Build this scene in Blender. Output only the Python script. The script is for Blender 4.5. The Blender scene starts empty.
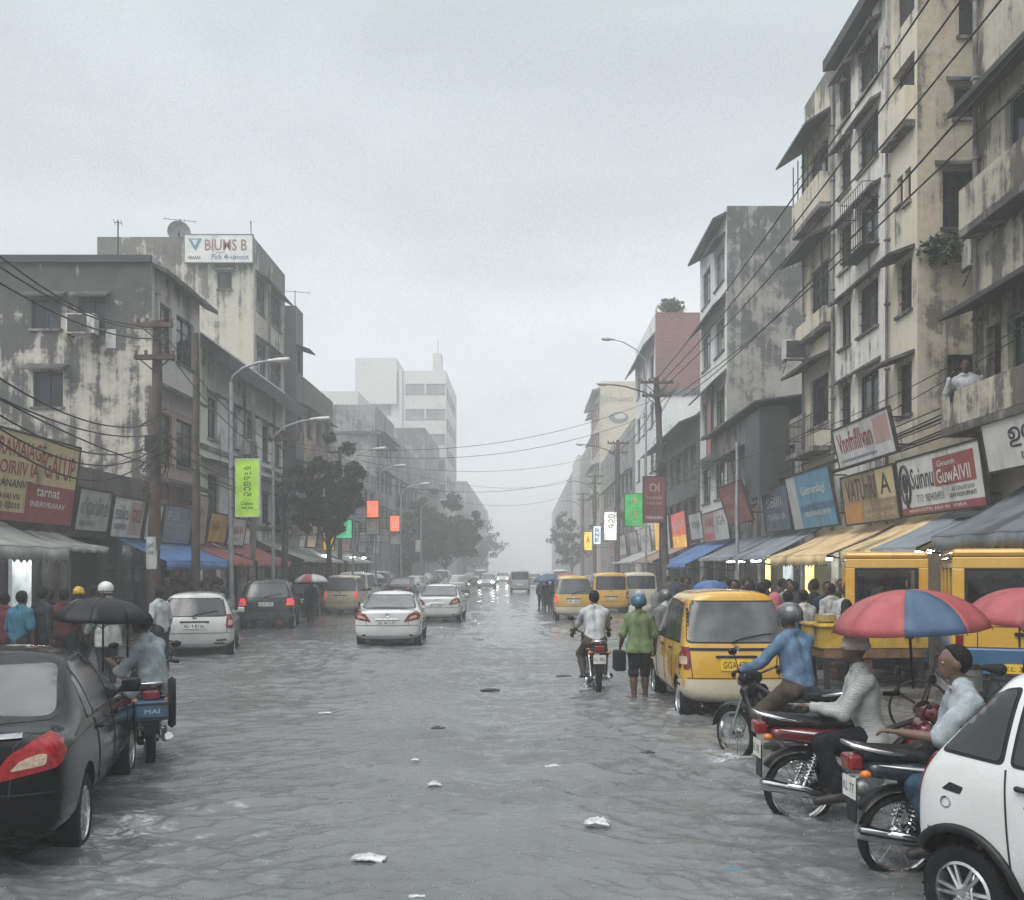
import bpy, bmesh, math, random
import numpy as np
from mathutils import Vector, Matrix
from mathutils.bvhtree import BVHTree
random.seed(7)
rng = np.random.default_rng(7)
SC = bpy.context.scene
COL = SC.collection
PI = math.pi
# street axes: +Y down the street, +X to the right, water surface at z = 0, eye 2 m above it
CX, HZ, F, EYE = 525.0, 567.0, 960.0, 2.0
ROAD = -0.10

def GX(px, Y): return (px - CX) * Y / F
def YX(px, X): return X * F / (px - CX)
def ZP(py, Y): return EYE + (HZ - py) * Y / F
def PT(px, py, Y): return Vector((GX(px, Y), Y, ZP(py, Y)))
def YG(py): return F * EYE / (py - HZ)

# ------------------------------------------------------------------ materials
class NT:
    def __init__(s, nt): s.nt = nt; s.n = nt.nodes; s.l = nt.links
    def node(s, t, **kw):
        n = s.n.new(t)
        for k, v in kw.items(): setattr(n, k, v)
        return n
    def put(s, sock, v):
        if hasattr(v, 'is_output'): s.l.new(v, sock)
        else: sock.default_value = v
    def math(s, op, a, b=0.0, c=None, clamp=False):
        n = s.node('ShaderNodeMath', operation=op, use_clamp=clamp)
        s.put(n.inputs[0], a); s.put(n.inputs[1], b)
        if c is not None: s.put(n.inputs[2], c)
        return n.outputs[0]
    def noise(s, vec, scale, detail=5, rough=.55, dist=0.0):
        n = s.node('ShaderNodeTexNoise'); s.put(n.inputs['Vector'], vec)
        n.inputs['Scale'].default_value = scale; n.inputs['Detail'].default_value = detail
        n.inputs['Roughness'].default_value = rough; n.inputs['Distortion'].default_value = dist
        return n.outputs['Fac']
    def mapping(s, vec, scale=(1, 1, 1), loc=(0, 0, 0)):
        n = s.node('ShaderNodeMapping'); s.put(n.inputs['Vector'], vec)
        n.inputs['Scale'].default_value = scale; n.inputs['Location'].default_value = loc
        return n.outputs[0]
    def ramp(s, f, a, b, lo=0.0, hi=1.0):
        n = s.node('ShaderNodeMapRange', clamp=True, interpolation_type='SMOOTHSTEP'); s.put(n.inputs[0], f)
        for i, v in ((1, a), (2, b), (3, lo), (4, hi)): s.put(n.inputs[i], v)
        return n.outputs[0]
    def mix(s, f, a, b):
        n = s.node('ShaderNodeMix', data_type='RGBA'); s.put(n.inputs[0], f)
        for i, v in ((6, a), (7, b)):
            s.put(n.inputs[i], v if hasattr(v, 'is_output') else (*v[:3], 1))
        return n.outputs[2]
    def bump(s, h, strength=.3, dist=.02):
        n = s.node('ShaderNodeBump'); s.put(n.inputs['Height'], h)
        n.inputs['Strength'].default_value = strength; n.inputs['Distance'].default_value = dist
        return n.outputs[0]

def newmat(name):
    m = bpy.data.materials.new(name); m.use_nodes = True
    t = NT(m.node_tree); b = t.n['Principled BSDF']
    return m, t, b

_mc = {}
def M(name, col, rough=.5, metal=0.0, var=.18, scale=6.0, bump=0.0, bscale=40.0, emit=0.0, coat=0.0, spec=.3, dirt=0.0, dirtcol=(.06, .055, .05)):
    if name in _mc: return _mc[name]
    m, t, b = newmat(name)
    tc = t.node('ShaderNodeTexCoord').outputs['Object']
    n = t.noise(tc, scale, 6)
    lo = [c * (1 - var) for c in col]; hi = [min(1, c * (1 + var)) for c in col]
    c = t.mix(t.ramp(n, .3, .7), lo, hi)
    if dirt:
        d = t.noise(t.mapping(tc, (1, 1, .35), (3, 1, 7)), scale * .6, 8, .65)
        c = t.mix(t.ramp(d, .62 - .3 * dirt, .78 - .2 * dirt), c, dirtcol)
    t.put(b.inputs['Base Color'], c)
    b.inputs['Roughness'].default_value = rough; b.inputs['Metallic'].default_value = metal
    b.inputs['Coat Weight'].default_value = coat; b.inputs['Coat Roughness'].default_value = .06
    b.inputs['Specular IOR Level'].default_value = spec
    if rough > .15:
        t.put(b.inputs['Roughness'], t.ramp(t.noise(tc, scale * 1.7, 4), .25, .75, max(0, rough - .12), min(1, rough + .12)))
    if bump: t.put(b.inputs['Normal'], t.bump(t.noise(tc, bscale, 4), bump))
    if emit:
        t.put(b.inputs['Emission Color'], c); b.inputs['Emission Strength'].default_value = emit
    _mc[name] = m
    return m

def wallmat(name, base, stain=(.05, .052, .05), amt=.5, streak=.6, seed=0.0, topz=None, topamt=.5, topd=2.0, rust=0.0, base2=None, split=None, ybands=()):
    """weathered plaster: mould clouds, run-down streaks, patchy repaint; world-position based"""
    if name in _mc: return _mc[name]
    m, t, b = newmat(name)
    pos = t.node('ShaderNodeNewGeometry').outputs['Position']
    v = t.mapping(pos, (1, 1, 1), (seed, seed * 1.7, seed * .3))
    big = t.noise(v, .33, 9, .68, .4)
    med = t.noise(v, 1.5, 8, .7)
    stk = t.noise(t.mapping(v, (2.8, 2.8, .15)), 1.0, 8, .66)
    fine = t.noise(v, 9.0, 8, .72)
    f = t.math('ADD', t.math('MULTIPLY_ADD', big, 2.4, -1.2), t.math('MULTIPLY_ADD', stk, 1.9 * streak, -.95 * streak))
    f = t.math('ADD', f, t.math('MULTIPLY_ADD', med, 1.5, -.75))
    if topz is not None:
        z = t.node('ShaderNodeSeparateXYZ'); t.put(z.inputs[0], pos)
        up = t.ramp(z.outputs[2], topz - topd, topz, 0, topamt * 1.9)
        f = t.math('ADD', f, up)
    th = (.5 - amt) * 1.7
    mask = t.ramp(f, th - .02, th + .26, 0, .93)
    thin = t.ramp(f, th - .34, th + .1, 0, .42)
    c0 = t.mix(t.ramp(fine, .3, .7), [c * .86 for c in base], [min(1, c * 1.1) for c in base])
    if base2 is not None:
        if split is not None:
            zz = t.node('ShaderNodeSeparateXYZ'); t.put(zz.inputs[0], pos)
            c0 = t.mix(t.math('GREATER_THAN', split, zz.outputs[2]), c0, base2)
        else:
            c0 = t.mix(t.ramp(t.noise(t.mapping(v, (1, 1, 1), (9, 4, 2)), .22, 7, .6), .5, .56), c0, base2)
    for (ya, yb, cc) in ybands:
        yy = t.node('ShaderNodeSeparateXYZ'); t.put(yy.inputs[0], pos)
        c0 = t.mix(t.math('MULTIPLY', t.math('GREATER_THAN', yy.outputs[1], ya), t.math('LESS_THAN', yy.outputs[1], yb)), c0, cc)
    c1 = t.mix(thin, c0, [c * .5 + s * .5 for c, s in zip(base, stain)])
    c2 = t.mix(mask, c1, t.mix(t.ramp(med, .35, .65), stain, [s * 2.1 for s in stain]))
    if rust:
        r = t.ramp(t.noise(t.mapping(v, (3, 3, .25), (5, 5, 5)), 1.0, 6, .6), .62, .78, 0, rust)
        c2 = t.mix(r, c2, (.13, .06, .03))
    t.put(b.inputs['Base Color'], c2)
    b.inputs['Roughness'].default_value = .72
    b.inputs['Specular IOR Level'].default_value = .3
    h = t.math('ADD', fine, t.math('MULTIPLY', mask, -.5))
    t.put(b.inputs['Normal'], t.bump(h, .5, .03))
    _mc[name] = m
    return m

def brickmat(name, col, mortar=(.25, .23, .22)):
    if name in _mc: return _mc[name]
    m, t, b = newmat(name)
    pos = t.node('ShaderNodeNewGeometry').outputs['Position']
    n = t.node('ShaderNodeMapping'); t.put(n.inputs[0], pos); n.inputs['Rotation'].default_value = (PI / 2, 0, 0)
    br = t.node('ShaderNodeTexBrick'); t.put(br.inputs['Vector'], n.outputs[0])
    br.inputs['Scale'].default_value = 1.6
    br.inputs['Color1'].default_value = (*col, 1); br.inputs['Color2'].default_value = (*[c * .7 for c in col], 1)
    br.inputs['Mortar'].default_value = (*mortar, 1); br.inputs['Mortar Size'].default_value = .02
    st = t.ramp(t.noise(pos, .5, 8, .65), .5, .75, 0, .6)
    t.put(b.inputs['Base Color'], t.mix(st, br.outputs[0], (.12, .1, .095)))
    b.inputs['Roughness'].default_value = .8
    _mc[name] = m
    return m

def corrmat(name, col, period=.08, rustamt=.35):
    if name in _mc: return _mc[name]
    m, t, b = newmat(name)
    pos = t.node('ShaderNodeNewGeometry').outputs['Position']
    r = t.ramp(t.noise(t.mapping(pos, (1, 1, .3)), 1.2, 8, .65), .45, .75, 0, rustamt)
    c = t.mix(t.ramp(t.noise(pos, 4, 6), .3, .7), [x * .75 for x in col], col)
    t.put(b.inputs['Base Color'], t.mix(r, c, (.07, .05, .04)))
    b.inputs['Roughness'].default_value = .5; b.inputs['Metallic'].default_value = .25
    _mc[name] = m
    return m

# ------------------------------------------------------------------ mesh builder
class MB:
    def __init__(s): s.v = []; s.f = []; s.m = []
    def add(s, v, f, mi=0):
        o = len(s.v); s.v.extend([tuple(p) for p in v])
        s.f.extend([tuple(int(i) + o for i in q) for q in f]); s.m.extend([mi] * len(f)); return s
    def box(s, x0, x1, y0, y1, z0, z1, mi=0):
        if x0 > x1: x0, x1 = x1, x0
        if y0 > y1: y0, y1 = y1, y0
        if z0 > z1: z0, z1 = z1, z0
        v = [(x, y, z) for z in (z0, z1) for y in (y0, y1) for x in (x0, x1)]
        return s.add(v, [(0, 2, 3, 1), (4, 5, 7, 6), (0, 1, 5, 4), (2, 6, 7, 3), (0, 4, 6, 2), (1, 3, 7, 5)], mi)
    def quad(s, a, b, c, d, mi=0): return s.add([a, b, c, d], [(0, 1, 2, 3)], mi)
    def prism(s, pts, ext, mi=0):
        n = len(pts); e = Vector(ext)
        v = [Vector(p) for p in pts] + [Vector(p) + e for p in pts]
        f = [tuple(range(n))[::-1], tuple(range(n, 2 * n))] + [(i, (i + 1) % n, n + (i + 1) % n, n + i) for i in range(n)]
        return s.add(v, f, mi)
    def tube(s, pts, r, n=8, cap=True, mi=0):
        pts = [Vector(p) for p in pts]; k = len(pts)
        rs = r if isinstance(r, (list, tuple)) else [r] * k
        t0 = (pts[1] - pts[0]).normalized()
        u = t0.orthogonal().normalized(); v = []
        for i in range(k):
            t = (pts[min(i + 1, k - 1)] - pts[max(i - 1, 0)])
            if t.length < 1e-9: t = t0
            t.normalize(); u = (u - t * u.dot(t))
            if u.length < 1e-6: u = t.orthogonal()
            u.normalize(); w = t.cross(u)
            for j in range(n):
                a = 2 * PI * j / n
                v.append(pts[i] + (u * math.cos(a) + w * math.sin(a)) * rs[i])
        f = [(i * n + j, i * n + (j + 1) % n, (i + 1) * n + (j + 1) % n, (i + 1) * n + j) for i in range(k - 1) for j in range(n)]
        if cap: f += [tuple(range(n))[::-1], tuple((k - 1) * n + j for j in range(n))]
        return s.add(v, f, mi)
    def lathe(s, prof, n=24, o=(0, 0, 0), axis='z', a0=0.0, a1=2 * PI, mi=0):
        full = abs(a1 - a0 - 2 * PI) < 1e-6
        nn = n if full else n + 1; v = []
        for r, h in prof:
            for j in range(nn):
                a = a0 + (a1 - a0) * j / n
                c, d = r * math.cos(a), r * math.sin(a)
                p = (c, d, h) if axis == 'z' else ((h, c, d) if axis == 'x' else (c, h, d))
                v.append((p[0] + o[0], p[1] + o[1], p[2] + o[2]))
        f = [(i * nn + j, i * nn + (j + 1) % nn, (i + 1) * nn + (j + 1) % nn, (i + 1) * nn + j) for i in range(len(prof) - 1) for j in range(n)]
        return s.add(v, f, mi)
    def ball(s, c, r, n=12, mi=0):
        r = r if isinstance(r, (list, tuple)) else (r, r, r)
        k = n // 2; v = []; f = []
        for i in range(k + 1):
            a = PI * i / k
            for j in range(n):
                b = 2 * PI * j / n
                v.append((c[0] + r[0] * math.sin(a) * math.cos(b), c[1] + r[1] * math.sin(a) * math.sin(b), c[2] + r[2] * math.cos(a)))
        f = [(i * n + j, (i + 1) * n + j, (i + 1) * n + (j + 1) % n, i * n + (j + 1) % n) for i in range(k) for j in range(n)]
        return s.add(v, f, mi)
    def build(s, name, mat, parent=None, smooth=False, bevel=0.0, world=False, fix=True):
        me = bpy.data.meshes.new(name)
        v = s.v
        if world and parent is not None:
            inv = parent.matrix_basis.inverted() if parent.parent is None else (parent.parent.matrix_basis @ parent.matrix_basis).inverted()
            v = [tuple(inv @ Vector(p)) for p in v]
        me.from_pydata(v, [], s.f)
        for mm in (mat if isinstance(mat, (list, tuple)) else [mat]): me.materials.append(mm)
        if any(s.m): me.polygons.foreach_set('material_index', s.m)
        if fix:
            bm = bmesh.new(); bm.from_mesh(me)
            bmesh.ops.recalc_face_normals(bm, faces=bm.faces); bm.to_mesh(me); bm.free()
        if smooth:
            me.polygons.foreach_set('use_smooth', [True] * len(me.polygons))
            if smooth is not True: me.set_sharp_from_angle(angle=math.radians(smooth))
        me.update()
        o = bpy.data.objects.new(name, me); COL.objects.link(o)
        if parent is not None: o.parent = parent
        if bevel:
            b = o.modifiers.new('bevel', 'BEVEL'); b.width = bevel; b.segments = 2; b.limit_method = 'ANGLE'; b.harden_normals = False
        return o

def thing(name, label, cat, loc=(0, 0, 0), rotz=0.0, group=None):
    o = bpy.data.objects.new(name, None); COL.objects.link(o)
    o.empty_display_size = .2
    o.location = loc; o.rotation_euler = (0, 0, rotz)
    o['label'] = label; o['category'] = cat
    if group: o['group'] = group
    o.matrix_basis = Matrix.Translation(Vector(loc)) @ Matrix.Rotation(rotz, 4, 'Z')
    return o
def tag(o, label, cat, group=None):
    o['label'] = label; o['category'] = cat
    if group: o['group'] = group
    return o
def struct(o, kind='structure', label=None):
    o['kind'] = kind
    if label: o['label'] = label
    return o
def dup(root, loc, rotz, label=None, group=None):
    def cp(o, par):
        c = o.copy(); COL.objects.link(c)
        if par is not None: c.parent = par
        for ch in o.children: cp(ch, c)
        return c
    r = cp(root, None); r.location = loc; r.rotation_euler = (0, 0, rotz)
    if label: r['label'] = label
    if group: r['group'] = group
    return r

# ------------------------------------------------------------------ smooth solids from distance fields (surface nets)
def surfnet(Fd, o, h):
    s = Fd < 0
    c = [Fd[i:Fd.shape[0] - 1 + i, j:Fd.shape[1] - 1 + j, k:Fd.shape[2] - 1 + k] for i in (0, 1) for j in (0, 1) for k in (0, 1)]
    cnt = sum((x < 0).astype(np.int8) for x in c)
    mask = (cnt > 0) & (cnt < 8)
    idx = -np.ones(mask.shape, np.int64); n = int(mask.sum()); idx[mask] = np.arange(n)
    ijk = np.argwhere(mask).astype(float)
    vals = [x[mask] for x in c]
    offs = [(i, j, k) for i in (0, 1) for j in (0, 1) for k in (0, 1)]
    acc = np.zeros((n, 3)); num = np.zeros(n)
    for a in range(8):
        for b in range(a + 1, 8):
            if sum(abs(offs[a][q] - offs[b][q]) for q in range(3)) != 1: continue
            fa, fb = vals[a], vals[b]; cr = (fa < 0) != (fb < 0)
            t = np.where(cr, fa / np.where(cr, fa - fb, 1), 0)
            p = np.array(offs[a]) + t[:, None] * (np.array(offs[b]) - np.array(offs[a]))
            acc += np.where(cr[:, None], p, 0); num += cr
    v = (ijk + acc / num[:, None]) * h + np.array(o)
    quads = []
    for ax in range(3):
        sl0 = [slice(None)] * 3; sl1 = [slice(None)] * 3
        sl0[ax] = slice(0, -1); sl1[ax] = slice(1, None)
        A, B = s[tuple(sl0)], s[tuple(sl1)]
        e = A != B
        u, w = (ax + 1) % 3, (ax + 2) % 3
        sel = np.argwhere(e)
        ok = (sel[:, u] > 0) & (sel[:, w] > 0) & (sel[:, u] < s.shape[u] - 1) & (sel[:, w] < s.shape[w] - 1)
        sel = sel[ok]
        def g(du, dw):
            q = sel.copy(); q[:, u] += du; q[:, w] += dw
            return idx[q[:, 0], q[:, 1], q[:, 2]]
        q = np.stack([g(-1, -1), g(0, -1), g(0, 0), g(-1, 0)], 1)
        ins = A[sel[:, 0], sel[:, 1], sel[:, 2]]
        q[~ins] = q[~ins][:, ::-1]
        quads.append(q)
    q = np.concatenate(quads)
    return v, q[(q >= 0).all(1)]

def sdf(prims, h=.012, k=.03, post=None, pad=.03):
    """prims: ('c',a,b,ra,rb) tapered capsules, ('e',centre,radii[,3x3]) ellipsoids, ('b',centre,half,round[,3x3]) boxes"""
    bbs = []
    for p in prims:
        if p[0] == 'c':
            a, b = np.array(p[1], float), np.array(p[2], float); r = max(p[3], p[4])
            bbs.append((np.minimum(a, b) - r, np.maximum(a, b) + r))
        else:
            c = np.array(p[1], float); r = np.array(p[2], float)
            if len(p) > (3 if p[0] == 'e' else 4): r = np.full(3, np.linalg.norm(r))
            if p[0] == 'b': r = r + p[3]
            bbs.append((c - r, c + r))
    lo = np.min([b[0] for b in bbs], 0) - pad - 2 * h; hi = np.max([b[1] for b in bbs], 0) + pad + 2 * h
    n = np.ceil((hi - lo) / h).astype(int) + 1
    ax = [lo[i] + h * np.arange(n[i]) for i in range(3)]
    Fd = np.full(tuple(n), .5)
    for p, (bl, bh) in zip(prims, bbs):
        mg = k + 3 * h
        i0 = np.maximum(((bl - mg - lo) / h).astype(int), 0); i1 = np.minimum(((bh + mg - lo) / h).astype(int) + 2, n)
        X, Y, Z = np.meshgrid(*[ax[i][i0[i]:i1[i]] for i in range(3)], indexing='ij')
        Q = np.stack([X, Y, Z], -1)
        if p[0] == 'c':
            a, b = np.array(p[1], float), np.array(p[2], float); ba = b - a; L = max(ba @ ba, 1e-9)
            t = np.clip(((Q - a) @ ba) / L, 0, 1)
            d = np.linalg.norm(Q - a - t[..., None] * ba, axis=-1) - (p[3] + (p[4] - p[3]) * t)
        else:
            q = Q - np.array(p[1], float); r = np.array(p[2], float)
            if p[0] == 'e':
                if len(p) > 3: q = q @ np.array(p[3])
                k0 = np.linalg.norm(q / r, axis=-1); k1 = np.linalg.norm(q / (r * r), axis=-1)
                d = k0 * (k0 - 1) / np.maximum(k1, 1e-6)
            else:
                if len(p) > 4: q = q @ np.array(p[4])
                w = np.abs(q) - (r - 0)
                d = np.linalg.norm(np.maximum(w, 0), axis=-1) + np.minimum(w.max(-1), 0) - p[3]
        sl = tuple(slice(i0[i], i1[i]) for i in range(3))
        a0 = Fd[sl]
        if k > 0:
            hh = np.clip(.5 + .5 * (a0 - d) / k, 0, 1)
            Fd[sl] = a0 * (1 - hh) + d * hh - k * hh * (1 - hh)
        else: Fd[sl] = np.minimum(a0, d)
    if post is not None:
        X, Y, Z = np.meshgrid(*ax, indexing='ij'); Fd = post(Fd, X, Y, Z)
    return surfnet(Fd, lo, h)

def rot_to(zdir, ydir=(0, 1, 0)):
    """3x3 with columns x,y,z; z along zdir"""
    z = Vector(zdir).normalized(); y = Vector(ydir); y = (y - z * y.dot(z))
    if y.length < 1e-6: y = z.orthogonal()
    y.normalize(); x = y.cross(z)
    return np.array([[x[i], y[i], z[i]] for i in range(3)])

# ------------------------------------------------------------------ lettering
_tc = {}
def text_geo(body, bold=0.0):
    key = (body, bold)
    if key in _tc: return _tc[key]
    cu = bpy.data.curves.new('t', 'FONT'); cu.body = body; cu.size = 1; cu.align_x = 'LEFT'; cu.resolution_u = 2
    cu.offset = bold
    ob = bpy.data.objects.new('t', cu); COL.objects.link(ob)
    dg = bpy.context.evaluated_depsgraph_get(); dg.update()
    me = bpy.data.meshes.new_from_object(ob.evaluated_get(dg))
    v = np.array([tuple(p.co) for p in me.vertices]) if len(me.vertices) else np.zeros((0, 3))
    f = [tuple(p.vertices) for p in me.polygons]
    bpy.data.objects.remove(ob); bpy.data.curves.remove(cu); bpy.data.meshes.remove(me)
    _tc[key] = (v, f)
    return v, f
def put_text(mb, body, o, u, w, width, height, mi=0, bold=0.0):
    """fit text in width x height; o = lower left corner, u right, w up (unit vectors)"""
    v, f = text_geo(body, bold)
    if len(v) == 0: return
    lo, hi = v.min(0), v.max(0); sx = width / max(hi[0] - lo[0], 1e-6); sy = height / max(hi[1] - lo[1], 1e-6)
    o, u, w = Vector(o), Vector(u), Vector(w)
    mb.add([o + u * ((p[0] - lo[0]) * sx) + w * ((p[1] - lo[1]) * sy) for p in v], f, mi)
# ------------------------------------------------------------------ camera, sky, sun, air
cam = bpy.data.cameras.new('camera'); camo = bpy.data.objects.new('camera', cam); COL.objects.link(camo)
camo.location = (0, 0, EYE); camo.rotation_euler = (PI / 2, 0, 0)
cam.sensor_width = 36; cam.lens = 36 * F / 1024
cam.shift_x = -(CX - 512) / 1024; cam.shift_y = (HZ - 450) / 1024
cam.clip_start = .1; cam.clip_end = 3000
SC.camera = camo
SUN_EL, SUN_AZ = math.radians(52), math.radians(218)
w = bpy.data.worlds.new('World'); SC.world = w; w.use_nodes = True
t = NT(w.node_tree); bg = t.n['Background']
sky = t.node('ShaderNodeTexSky', sky_type='NISHITA'); sky.sun_disc = False
sky.sun_elevation = SUN_EL; sky.sun_rotation = SUN_AZ
gen = t.node('ShaderNodeTexCoord').outputs['Generated']
sep = t.node('ShaderNodeSeparateXYZ'); t.put(sep.inputs[0], gen)
hsv = t.node('ShaderNodeHueSaturation'); t.put(hsv.inputs['Color'], sky.outputs[0]); hsv.inputs['Saturation'].default_value = .35
cl = t.noise(t.mapping(gen, (1, 1, 2.6), (3.1, 1.7, .4)), 1.7, 6, .5, .5)
cl2 = t.noise(t.mapping(gen, (1, 1, 3.0), (7, 2, 1)), 4.2, 5, .55)
elev = t.ramp(sep.outputs[2], .02, .50)
zen = t.ramp(sep.outputs[2], .52, .85)
grey = t.mix(zen, t.mix(elev, (4.75, 5.06, 5.26), (3.25, 3.56, 3.82)), (8.9, 9.2, 9.4))
dark = t.mix(t.ramp(t.math('ADD', t.math('MULTIPLY', cl, .75), t.math('MULTIPLY', cl2, .25)), .34, .66, 0, .5), grey, (1.9, 2.12, 2.33))
t.put(bg.inputs['Color'], t.mix(.93, hsv.outputs[0], dark))
bg.inputs['Strength'].default_value = .1
sun = bpy.data.lights.new('sun', 'SUN'); suno = bpy.data.objects.new('sun', sun); COL.objects.link(suno)
sun.energy = 1.35; sun.angle = math.radians(50); sun.color = (1, .97, .93)
suno.rotation_euler = Vector((math.sin(SUN_AZ) * math.cos(SUN_EL), math.cos(SUN_AZ) * math.cos(SUN_EL), math.sin(SUN_EL))).to_track_quat('Z', 'Y').to_euler()
suno.location = (0, 0, 40)
SC.view_settings.view_transform = 'Standard'; SC.view_settings.look = 'None'
SC.view_settings.gamma = 1; SC.view_settings.use_curve_mapping = False; SC.view_settings.exposure = 1.12
SC.render.film_transparent = False
try:
    SC.cycles.use_denoising = True; SC.cycles.denoising_prefilter = 'NONE'; SC.cycles.denoiser = 'OPENIMAGEDENOISE'
    SC.cycles.max_bounces = 9; SC.cycles.diffuse_bounces = 3; SC.cycles.glossy_bounces = 3
    SC.cycles.transmission_bounces = 3; SC.cycles.volume_bounces = 4
    SC.cycles.caustics_reflective = False; SC.cycles.caustics_refractive = False
    SC.cycles.use_adaptive_sampling = True; SC.cycles.adaptive_threshold = .012
except Exception: pass

mh = bpy.data.materials.new('haze_air'); mh.use_nodes = True; t = NT(mh.node_tree)
t.n.remove(t.n['Principled BSDF'])
pv = t.node('ShaderNodeVolumePrincipled'); pv.inputs['Color'].default_value = (.97, .98, .99, 1)
HAZE_D = .0040
pv.inputs['Density'].default_value = HAZE_D; pv.inputs['Anisotropy'].default_value = .1
t.put(t.n['Material Output'].inputs['Volume'], pv.outputs[0])
b = MB(); b.box(-130, 130, -60, 700, -1.6, 33.5)
struct(b.build('haze', mh), 'stuff', 'pale rain haze filling the whole street')

# ------------------------------------------------------------------ value noise in numpy
def _hash(i, j, s):
    x = np.sin(i * 127.1 + j * 311.7 + s * 74.7) * 43758.5453
    return x - np.floor(x)
def vn(x, y, s=0):
    i, j = np.floor(x), np.floor(y); u, v = x - i, y - j
    u = u * u * u * (u * (u * 6 - 15) + 10); v = v * v * v * (v * (v * 6 - 15) + 10)
    return (_hash(i, j, s) * (1 - u) + _hash(i + 1, j, s) * u) * (1 - v) + (_hash(i, j + 1, s) * (1 - u) + _hash(i + 1, j + 1, s) * u) * v
def fbm(x, y, s=0, o=3):
    r = 0; a = .5
    for k in range(o): r = r + a * vn(x, y, s + k * 13); x = x * 2.03; y = y * 2.03; a *= .5
    return r

# ------------------------------------------------------------------ road, pavements
m_road = M('wet_asphalt', (.045, .044, .042), .35, 0, .3, 3, .3, 60)
b = MB(); b.box(-125, 125, -40, 690, -.5, ROAD)
struct(b.build('road', m_road))
m_pave = M('wet_paving', (.17, .165, .155), .22, 0, .25, 1.3, .25, 14, dirt=.5)
b = MB(); b.box(-14, -10.0, 3, 420, -.35, .035); struct(b.build('pavement', m_pave, bevel=.02))
b = MB(); b.box(5.45, 14, 9, 420, -.35, .03); struct(b.build('pavement', m_pave, bevel=.02))

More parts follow.
